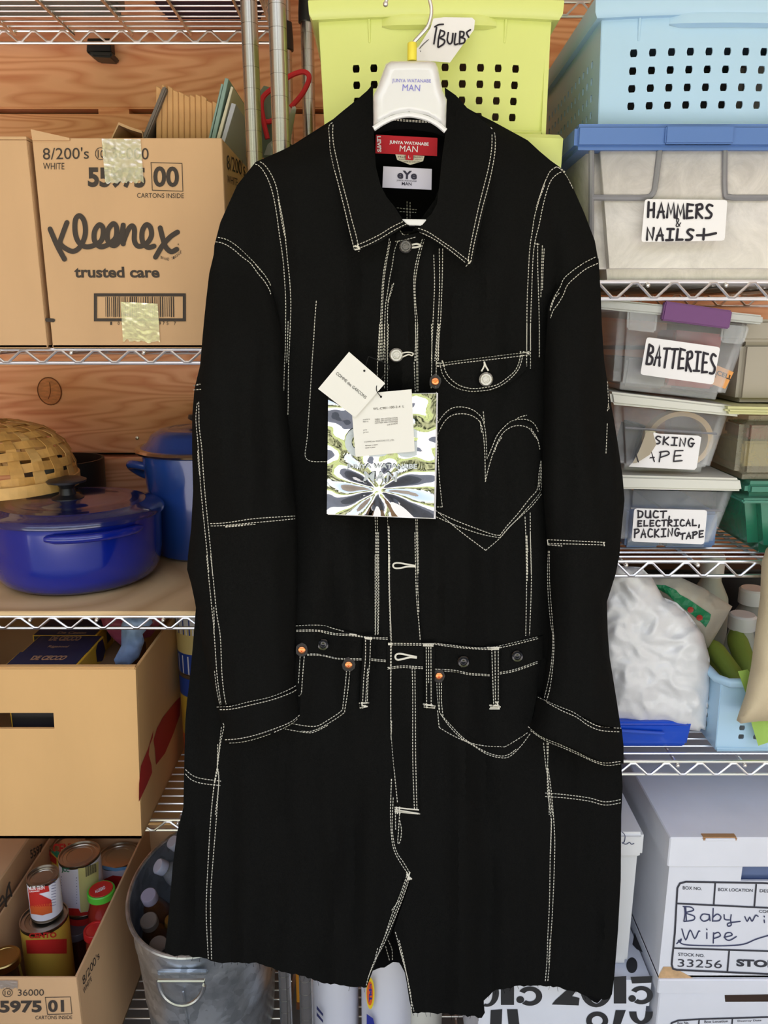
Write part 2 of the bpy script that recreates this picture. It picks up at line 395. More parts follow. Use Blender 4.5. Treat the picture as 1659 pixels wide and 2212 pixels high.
def stitches(polys, parent, name='stitch_line', dash=4.6, gap=2.1, wd=1.8, solid=False, m=None, each=True):
    bm = NB(); lastD = None
    for pts in polys:
        pts = smooth_pts(pts, 4) if len(pts) > 2 else pts
        s = 0; pos = 0.0; seg = []
        acc = [0]
        for a, b in zip(pts, pts[1:]): acc.append(acc[-1]+math.hypot(b[0]-a[0], b[1]-a[1]))
        def at(t):
            for i in range(len(acc)-1):
                if t <= acc[i+1]+1e-6:
                    u = (t-acc[i])/max(1e-9, acc[i+1]-acc[i]); return (pts[i][0]+(pts[i+1][0]-pts[i][0])*u, pts[i][1]+(pts[i+1][1]-pts[i][1])*u)
            return pts[-1]
        t = 0
        while t < acc[-1]-1:
            e = min(t+dash, acc[-1]); p, q = at(t), at(e)
            Da, Db = Dtop(*p), Dtop(*q)
            if Da is None: Da = lastD
            if Db is None: Db = Da
            if Da is not None and Db is not None and abs(Da-Db) < .02:
                lastD = Db
                l = math.hypot(q[0]-p[0], q[1]-p[1])
                if l > .5:
                    nx, ny = -(q[1]-p[1])/l*wd/2, (q[0]-p[0])/l*wd/2
                    A = [P(p[0]+nx, p[1]+ny, Da-.0006), P(p[0], p[1], Da-.0015), P(p[0]-nx, p[1]-ny, Da-.0006)]
                    B = [P(q[0]+nx, q[1]+ny, Db-.0006), P(q[0], q[1], Db-.0015), P(q[0]-nx, q[1]-ny, Db-.0006)]
                    A = [bm.verts.new(v) for v in A]; B = [bm.verts.new(v) for v in B]
                    bm.faces.new((A[0], A[1], B[1], B[0])); bm.faces.new((A[1], A[2], B[2], B[1])); bm.faces.new((A[0], A[2], A[1])); bm.faces.new((B[0], B[1], B[2]))
            t = e+gap if not solid else e
    if bm.verts: return part(name, bm, m or THREAD, parent)
# ------------------------------------------------------------------ the setting
def struct(name, bm, m, parent=None, smooth=False):
    o = part(name, bm, m, parent, smooth)
    if parent is None: o['kind'] = 'structure'
    return o
ZG = [H+v for v in (1.178, .933, .688, .443, .198, -.047, -.293, -.538, -.784, -1.03, -1.275, -1.52, -1.648)]
wb = struct('wall_back', box(NB(), -2.2, 2.2, 1.83, 1.9, 0, 2.85), mat('sheathing', (40, 30, 24), .9))
for i, (a, b) in enumerate(zip(ZG, ZG[1:])):
    part('board', box(NB(), -2.19, 2.19, 1.782, 1.826, b+.001, a-.009, .003), WOODW, wb)
bm = NB(); q = P(247, 237, 1.8); addbox(bm, q.x-.03, q.x+.035, 1.787, 1.826, ZG[3]-.012, ZG[3]+.004); part('shim', bm, WOODW, wb)
bm = NB(); c = P(107, 845, 1.781)
for r in (.030,):
    vs = [bm.verts.new((c.x+r*.88*math.cos(a*math.pi/12), 1.7805, c.z+r*math.sin(a*math.pi/12))) for a in range(24)]; bm.faces.new(vs)
part('knot', bm, mat('knot', (214, 142, 92), .6, var=.2, vs=60, stretch=(1, 1, 4)), wb)
bm = NB(); tube(bm, [(c.x+.027*math.cos(a*math.pi/12), 1.7803, c.z+.031*math.sin(a*math.pi/12)) for a in range(24)], .0012, 5, closed=True)
stroke(bm, [(107, 826), (109, 846), (104, 862)], 1.6, SY(1.7803)); part('knot_ring', bm, mat('knot_dark', (128, 72, 40), .8), wb)
for x, y in ((296, 946), (298, 1017)):
    p = P(x, y, 1.781); part('screw', ball(NB(), p, .0045, 10, (1, .5, 1)), CHROME, wb)
struct('wall_left', box(NB(), -2.26, -2.2, -.3, 1.9, 0, 2.85), mat('side_wall', (200, 168, 136), .8))
struct('wall_right', box(NB(), 2.2, 2.26, -.3, 1.9, 0, 2.85), M['side_wall'])
struct('ceiling', box(NB(), -2.26, 2.26, -.3, 1.9, 2.85, 2.92), mat('ceiling_paint', (222, 214, 204), .85))
struct('floor', box(NB(), -2.26, 2.26, -.3, 1.9, -.1, 0), mat('concrete', (120, 118, 116), .8, var=.1, vs=6))
struct('driveway', box(NB(), -9, 9, -6.6, -.3, -.12, -.01), mat('driveway_concrete', (170, 163, 158), .85, var=.08, vs=4))
struct('lawn', box(NB(), -40, 40, -40, -6.6, -.12, -.02), mat('lawn_green', (112, 116, 64), .9, var=.8, vs=1.2))
# ------------------------------------------------------------------ wire shelving
def post(bm, x, y, z1=2.62, r=.0125):
    prof = []; z = .02
    while z < z1:
        prof += [(r, z), (r, z+.0278), (r*.95, z+.0280), (r*.95, z+.0287), (r, z+.0289)]; z += .029
    return lathe(bm, prof, x, y, 0, 16)
def shelf(unit, x0, x1, yf, yb, z, th, pitch, ztilt=0, phase=0):
    # z: top rail height ; th: rail spacing
    s = part('shelf', tube(NB(), [(x0, yf, z), (x1, yf, z)], .0030, 8), CHROME, unit)
    def zz(nm, y, ph):
        bm = NB(); tube(bm, [(x0, y, z-th), (x1, y, z-th)], .0030, 8)
        if nm == 'back_truss': tube(bm, [(x0, y, z), (x1, y, z)], .0030, 8)
        pts = []; x = x0+ph; k = 0
        while x < x1:
            for dx in (-.004, .004): pts.append((x+dx, y-.003, z-.002 if k % 2 else z-th+.002))
            x += pitch/2; k += 1
        tube(bm, pts, .0022, 6); part(nm, bm, CHROME, s, smooth=True)
    zz('front_truss', yf, phase); zz('back_truss', yb, phase)
    bm = NB()
    for xx in (x0, x1):
        tube(bm, [(xx, yf, z), (xx, yb, z)], .003, 8); tube(bm, [(xx, yf, z-th), (xx, yb, z-th)], .003, 8)
        pts = []; k = 0; y = yf
        while y < yb: pts.append((xx, y, z-.002 if k % 2 else z-th+.002)); y += pitch/2; k += 1
        tube(bm, pts, .0022, 6)
    part('side_truss', bm, CHROME, s, smooth=True)
    bm = NB(); y = yf+.025
    while y < yb-.01: tube(bm, [(x0, y, z+.0005), (x1, y, z+.0005)], .0019, 6); y += .025
    part('wire_deck', bm, CHROME, s, smooth=True, kind='stuff')
    x = x0+pitch; 
    while x < x1:
        bm = NB(); tube(bm, [(x, yf-.004, z-.005), (x, yb+.004, z-.005)], .0028, 6); ball(bm, (x, yf-.004, z-.005), .0036, 8); part('cross_wire', bm, CHROME, s, smooth=True); x += pitch*2
    bm = NB()
    return s
LD, LB, RD, RB = 1.27, 1.72, 1.20, 1.66
p1, p2 = P(537, 0, LD), P(598, 0, RD)
LX1 = p1.x; LX0 = LX1-1.2; RX0 = p2.x; RX1 = RX0+1.2
uL = thing('wire_shelving_unit', 'chrome wire shelving unit on the left, loaded with cardboard boxes and blue pots', 'shelf', ((LX0+LX1)/2, 1.5, 0), 'chrome wire shelving units')
uR = thing('wire_shelving_unit', 'chrome wire shelving unit on the right, loaded with plastic bins and white file boxes', 'shelf', ((RX0+RX1)/2, 1.43, 0), 'chrome wire shelving units')
COLL = mat('post_collar', (30, 30, 32), .5)
LZ = [P(100, 72, LB).z+.004, P(200, 755, LD).z, P(200, 1332, LD).z, P(350, 1771, LD).z, .15]
RZ = [P(1240, 5, RB).z, P(1400, 609, RD).z, P(1400, 1213, RD).z, P(1400, 1645, RD).z, .15]
for u, X0, X1, yf, yb, zs, th, pc in ((uL, LX0, LX1, LD, LB, LZ, .0215, .0585), (uR, RX0, RX1, RD, RB, RZ, .0245, .0585)):
    for x in (X0, X1):
        for y in (yf, yb):
            b = part('post', post(NB(), x, y), POSTM, u, smooth=True)
            for z in zs: part('collar', lathe(NB(), [(.0165, 0), (.0165, .018), (.0145, .05)], x, y, z-.035, 16), COLL, b, smooth=True)
            if y == yf and False: pass
    for z in zs: shelf(u, X0+.016, X1-.016, yf, yb, z, th, pc, phase=.01)
# ------------------------------------------------------------------ the coverall coat
L_ = [(262, 712), (320, 620), (350, 552), (400, 512), (480, 476), (530, 463), (700, 452), (1000, 442), (1230, 430), (1400, 416), (1466, 410), (1513, 404), (1560, 400), (1654, 398), (1744, 396), (1800, 382), (1870, 373), (1957, 366), (2010, 361), (2055, 356), (2200, 350)]
R_ = [(262, 1065), (310, 1150), (365, 1215), (410, 1240), (460, 1262), (520, 1285), (560, 1292), (700, 1288), (1000, 1290), (1240, 1292), (1400, 1302), (1560, 1325), (1650, 1342), (1700, 1345), (1760, 1342), (1900, 1341), (2010, 1335), (2110, 1327), (2150, 1322), (2200, 1320)]
def fold(x, y, s=0, a=.010, w=48, h=420): return 1.5*a*noise.noise(Vector((x/w+s*7.3, y/h+s*3.1, s)))+a*.35*noise.noise(Vector((x/17+s, y/160, s+5)))
def DB(x, y):
    l, r = ip(L_, y), ip(R_, y); u = max(-1, min(1, 2*(x-l)/(r-l)-1))
    d = 1.130-.048*(1-abs(u)**2.6)
    d += fold(x, y, 1, .012*sst(300, 700, y)+.003, 52)
    d += .012*math.exp(-((x-790)/30)**2)*sst(450, 600, y)*sst(1350, 1100, y)+.004*math.sin((x-640)/20)*math.exp(-((x-730)/70)**2)*sst(480, 650, y)*sst(1350, 1000, y)
    d += .03*sst(400, 262, y)*min(1, abs(x-885)/300)
    d += .004*noise.noise(Vector((x/120, y/90, 9)))*sst(1350, 1550, y)
    d -= .012*sst(1700, 2150, y)
    return d
# tables of the sleeves: outer and inner edges
A_ = [(515, 470), (590, 452), (650, 445), (700, 440), (790, 432), (840, 420), (900, 415), (980, 415), (1060, 417), (1140, 413), (1200, 406), (1230, 404), (1262, 413), (1300, 421), (1400, 438), (1480, 458), (1530, 468), (1600, 485)]
B_ = [(630, 587), (660, 596), (720, 612), (900, 622), (1000, 632), (1100, 640), (1200, 643), (1300, 645), (1400, 643), (1480, 640), (1500, 645), (1550, 649)]
def DSL(x, y):
    l, r = ip(A_, y), (ip(B_, y) if y > 630 else 470+(y-515)); r = max(r, l+20); u = max(-1, min(1, 2*(x-l)/(r-l)-1))
    s = 1.098-.050*math.sqrt(max(0, 1-u*u))+fold(x, y, 2, .008, 45, 260)
    return min(s*sst(0, 1, 0)+0, 9) if False else (DB(max(x, ip(L_, y)+2), y)-.003)*(1-sst(540, 800, y))+s*sst(540, 800, y)
C_ = [(565, 1293), (640, 1298), (700, 1300), (780, 1305), (850, 1316), (900, 1325), (960, 1335), (1030, 1345), (1080, 1349), (1140, 1343), (1200, 1338), (1240, 1330), (1300, 1311), (1370, 1313), (1420, 1317), (1500, 1330), (1560, 1340), (1650, 1347)]
E_ = [(640, 1183), (800, 1176), (1000, 1170), (1100, 1176), (1200, 1184), (1300, 1188), (1400, 1184), (1500, 1172), (1580, 1146)]
def DSR(x, y):
    l, r = (ip(E_, y) if y > 640 else 1183+(640-y)*1.2), ip(C_, y); l = min(l, r-20); u = max(-1, min(1, 2*(x-l)/(r-l)-1))
    s = 1.098-.050*math.sqrt(max(0, 1-u*u))+fold(x, y, 3, .008, 45, 260)
    fx = ip([(700, 1240), (850, 1262), (1000, 1282), (1150, 1305), (1250, 1310)], y)
    s += .014*sst(-14, 10, x-fx)*sst(650, 850, y)*sst(1260, 1180, y)
    return (DB(min(x, ip(R_, y)-2), y)-.003)*(1-sst(560, 800, y))+s*sst(560, 800, y)
coat = thing('coverall_coat', 'long black denim coverall coat with white contrast stitching on a white hanger', 'coat', P(860, 2150, 1.12))
def raggle(pts, amp=2.2, step=7):
    out = []
    for a, b in zip(pts, pts[1:]):
        n = max(1, int(math.hypot(b[0]-a[0], b[1]-a[1])/step))
        for k in range(n): out.append((a[0]+(b[0]-a[0])*k/n+random.uniform(-1, 1), a[1]+(b[1]-a[1])*k/n+random.uniform(-amp, amp)))
    return out+[pts[-1]]
rev = lambda l: l[::-1]
hemL = raggle([(356, 2055), (362, 2062), (378, 2066), (400, 2063), (425, 2068), (455, 2074), (480, 2083), (500, 2079), (560, 2081), (600, 2096), (645, 2106), (700, 2123), (750, 2131), (792, 2133)])
hemR = raggle([(890, 2188), (960, 2190), (1040, 2198), (1048, 2188), (1044, 2160), (1065, 2142), (1110, 2131), (1160, 2128), (1195, 2131), (1240, 2141), (1290, 2157), (1312, 2159), (1322, 2148)])
CLx = [(1905, 885), (1930, 875), (1970, 860), (2015, 845), (2050, 826), (2090, 808), (2133, 792)]
outL = [(x, y) for y, x in L_ if 340 < y < 2050] + hemL + [(x, y) for y, x in rev(CLx)] + [(868, 1905), (868, 500), (850, 488), (800, 400), (790, 300), (786, 235), (760, 232), (712, 262), (660, 298), (615, 322)]
outR = [(868, 500), (868, 1905), (885, 1908), (862, 1975), (850, 2010), (858, 2040), (868, 2070), (878, 2120), (884, 2160)] + hemR + [(x, y) for y, x in rev(R_) if 350 < y < 2140] + [(1180, 340), (1140, 303), (1065, 262), (1030, 245), (1000, 228), (985, 240), (975, 330), (940, 430), (890, 500)]
DBr = lambda x, y: DB(x, y)+.004*sst(1850, 1950, y)
bodyL = cloth('front_panel', outL, DB, BLK, coat, 15, .002)
bodyR = cloth('front_panel', outR, DBr, BLK, coat, 15, .002)
# back of the coat (seen inside the neck and through the hem slit)
DK = lambda x, y: 1.150+.03*(1-min(1, abs(x-870)/480)**2)*sst(300, 700, y)+fold(x, y, 5, .004, 60)
hemB = raggle([(362, 2040), (500, 2060), (700, 2080), (800, 2100), (830, 2090), (848, 2080), (862, 2078), (875, 2100), (1040, 2130), (1200, 2125), (1260, 2150), (1290, 2168), (1318, 2140)])
outB = [(x+4, y) for y, x in L_ if 340 < y < 2040] + hemB + [(x-4, y) for y, x in rev(R_) if 350 < y < 2100] + [(1140, 305), (1065, 262), (985, 252), (930, 250), (850, 250), (790, 252), (712, 262), (615, 324)]
back = cloth('back_panel', outB, DK, INNER, coat, 18, .002)
# sleeves
slL = [(470, 515), (500, 525), (530, 548), (560, 585), (587, 630)] + [(x, y) for y, x in B_[1:-3]] + [(640, 1484), (645, 1488), (560, 1517), (468, 1532)] + [(x, y) for y, x in rev(A_[1:-2])]
slR = [(1293, 558), (1262, 568), (1235, 583), (1215, 605), (1198, 630), (1184, 665)] + [(x, y) for y, x in E_[1:-1]] + [(1160, 1503), (1200, 1528), (1260, 1556), (1342, 1578)] + [(x, y) for y, x in rev(C_[1:-2])]
for ol, f in ((slL, DSL), (slR, DSR)):
    bm = pillow(NB(), ol, f, lambda x, y, f=f: max(f(x, y)+.004, 1.105), 15); LAY.append((ol, f)); part('sleeve', bm, BLK, coat, smooth=2)
cfL = [(468, 1529), (520, 1523), (580, 1510), (645, 1486), (649, 1515), (650, 1535), (640, 1556), (600, 1580), (560, 1592), (520, 1600), (487, 1606), (484, 1590), (476, 1550)]
cfR = [(1162, 1500), (1200, 1526), (1260, 1552), (1300, 1571), (1343, 1575), (1347, 1610), (1347, 1650), (1300, 1645), (1250, 1622), (1200, 1602), (1165, 1585), (1142, 1572), (1150, 1540)]
for ol, f in ((cfL, lambda x, y: DSL(x, y)-.004), (cfR, lambda x, y: DSR(x, y)-.004)):
    bm = pillow(NB(), ol, f, lambda x, y, f=f: max(f(x, y)+.01, 1.11), 12); LAY.append((ol, f)); part('cuff', bm, BLK, coat, smooth=2)
# collar
DC = lambda x, y: 1.062+.030*sst(470, 190, y)+.00012*abs(x-885)*sst(560, 300, y)+.004*noise.noise(Vector((x/60, y/60, 3)))
clL = [(806, 181), (793, 196), (770, 216), (740, 240), (714, 262), (711, 300), (721, 360), (736, 430), (752, 490), (765, 543), (820, 524), (868, 492), (888, 486), (870, 474), (852, 446), (835, 425), (822, 400), (812, 360), (808, 300), (806, 240)]
clR = [(961, 189), (985, 206), (1010, 234), (1040, 258), (1066, 280), (1071, 310), (1066, 360), (1056, 420), (1040, 480), (1020, 577), (990, 556), (950, 528), (900, 496), (896, 486), (915, 478), (932, 462), (944, 440), (949, 400), (955, 340), (963, 285), (964, 250)]
for ol in (clL, clR): cloth('collar_leaf', ol, DC, BLK, coat, 12, .003)
cloth('collar_stand', [(790, 240), (820, 236), (885, 232), (950, 236), (980, 245), (975, 300), (930, 285), (885, 279), (850, 280), (800, 292)], lambda x, y: 1.135, INNER, coat, 14, .002)
# placket, waistband, fly, loops, pockets
off = lambda o, f=DB: (lambda x, y: f(x, y)-o)
cloth('button_placket', [(858, 520), (912, 518), (902, 600), (899, 760), (899, 1120), (903, 1290), (909, 1388), (844, 1388), (838, 1200), (838, 1000), (838, 830), (843, 700), (850, 600)], off(.004), BLK, coat, 13, .002)
cloth('waistband', [(638, 1352), (700, 1353), (760, 1366), (840, 1380), (838, 1432), (780, 1427), (700, 1414), (638, 1411)], off(.003), BLK, coat, 12, .002)
cloth('waistband', [(836, 1386), (960, 1390), (1040, 1398), (1100, 1394), (1172, 1374), (1172, 1424), (1100, 1448), (1040, 1459), (960, 1448), (880, 1442), (836, 1445)], off(.0045), BLK, coat, 12, .002)
cloth('fly_panel', [(842, 1440), (902, 1440), (904, 1600), (906, 1760), (856, 1750), (850, 1640), (843, 1560)], off(.003), BLK, coat, 13, .002)
for ol in ([(786, 1372), (806, 1372), (800, 1460), (795, 1528), (777, 1528), (780, 1460)], [(918, 1388), (940, 1388), (938, 1528), (918, 1528)], [(1058, 1398), (1080, 1398), (1080, 1524), (1064, 1524)]):
    cloth('belt_loop', ol, off(.009), BLK, coat, 9, .0025)
cloth('hip_pocket', [(655, 1412), (700, 1416), (755, 1430), (754, 1480), (745, 1540), (700, 1565), (680, 1575), (632, 1568), (648, 1540), (650, 1480)], off(.0025), BLK, coat, 12, .0015)
cloth('hip_pocket', [(946, 1448), (1040, 1460), (1166, 1424), (1160, 1500), (1146, 1570), (1120, 1600), (1082, 1614), (1040, 1608), (990, 1570), (955, 1535), (946, 1500)], off(.0025), BLK, coat, 12, .0015)
HEART = [(943, 950), (955, 915), (975, 893), (1000, 883), (1025, 893), (1042, 915), (1050, 1000), (1070, 940), (1095, 915), (1125, 905), (1150, 918), (1163, 948), (1172, 1000), (1168, 1060), (1130, 1110), (1080, 1160), (1020, 1142), (944, 1110)]
cloth('heart_pocket', HEART, off(.003), BLK, coat, 12, .002)
FLAP = [(942, 788), (1000, 780), (1060, 772), (1145, 762), (1135, 800), (1110, 822), (1075, 840), (1035, 846), (995, 838), (965, 815)]
cloth('pocket_flap', FLAP, off(.006), BLK, coat, 10, .002)
cloth('neck_tab', [(856, 498), (880, 508), (912, 500), (918, 520), (880, 530), (856, 522)], off(.006), BLK, coat, 8, .002)
# stitching is laid on the sewn surface itself
from mathutils.bvhtree import BVHTree
_v, _f = [], []
for o_ in coat.children:
    b_ = len(_v); w_ = WL[o_]; _v += [v.co+w_ for v in o_.data.vertices]; _f += [tuple(i+b_ for i in p.vertices) for p in o_.data.polygons]
BVH.append(BVHTree.FromPolygons(_v, _f))
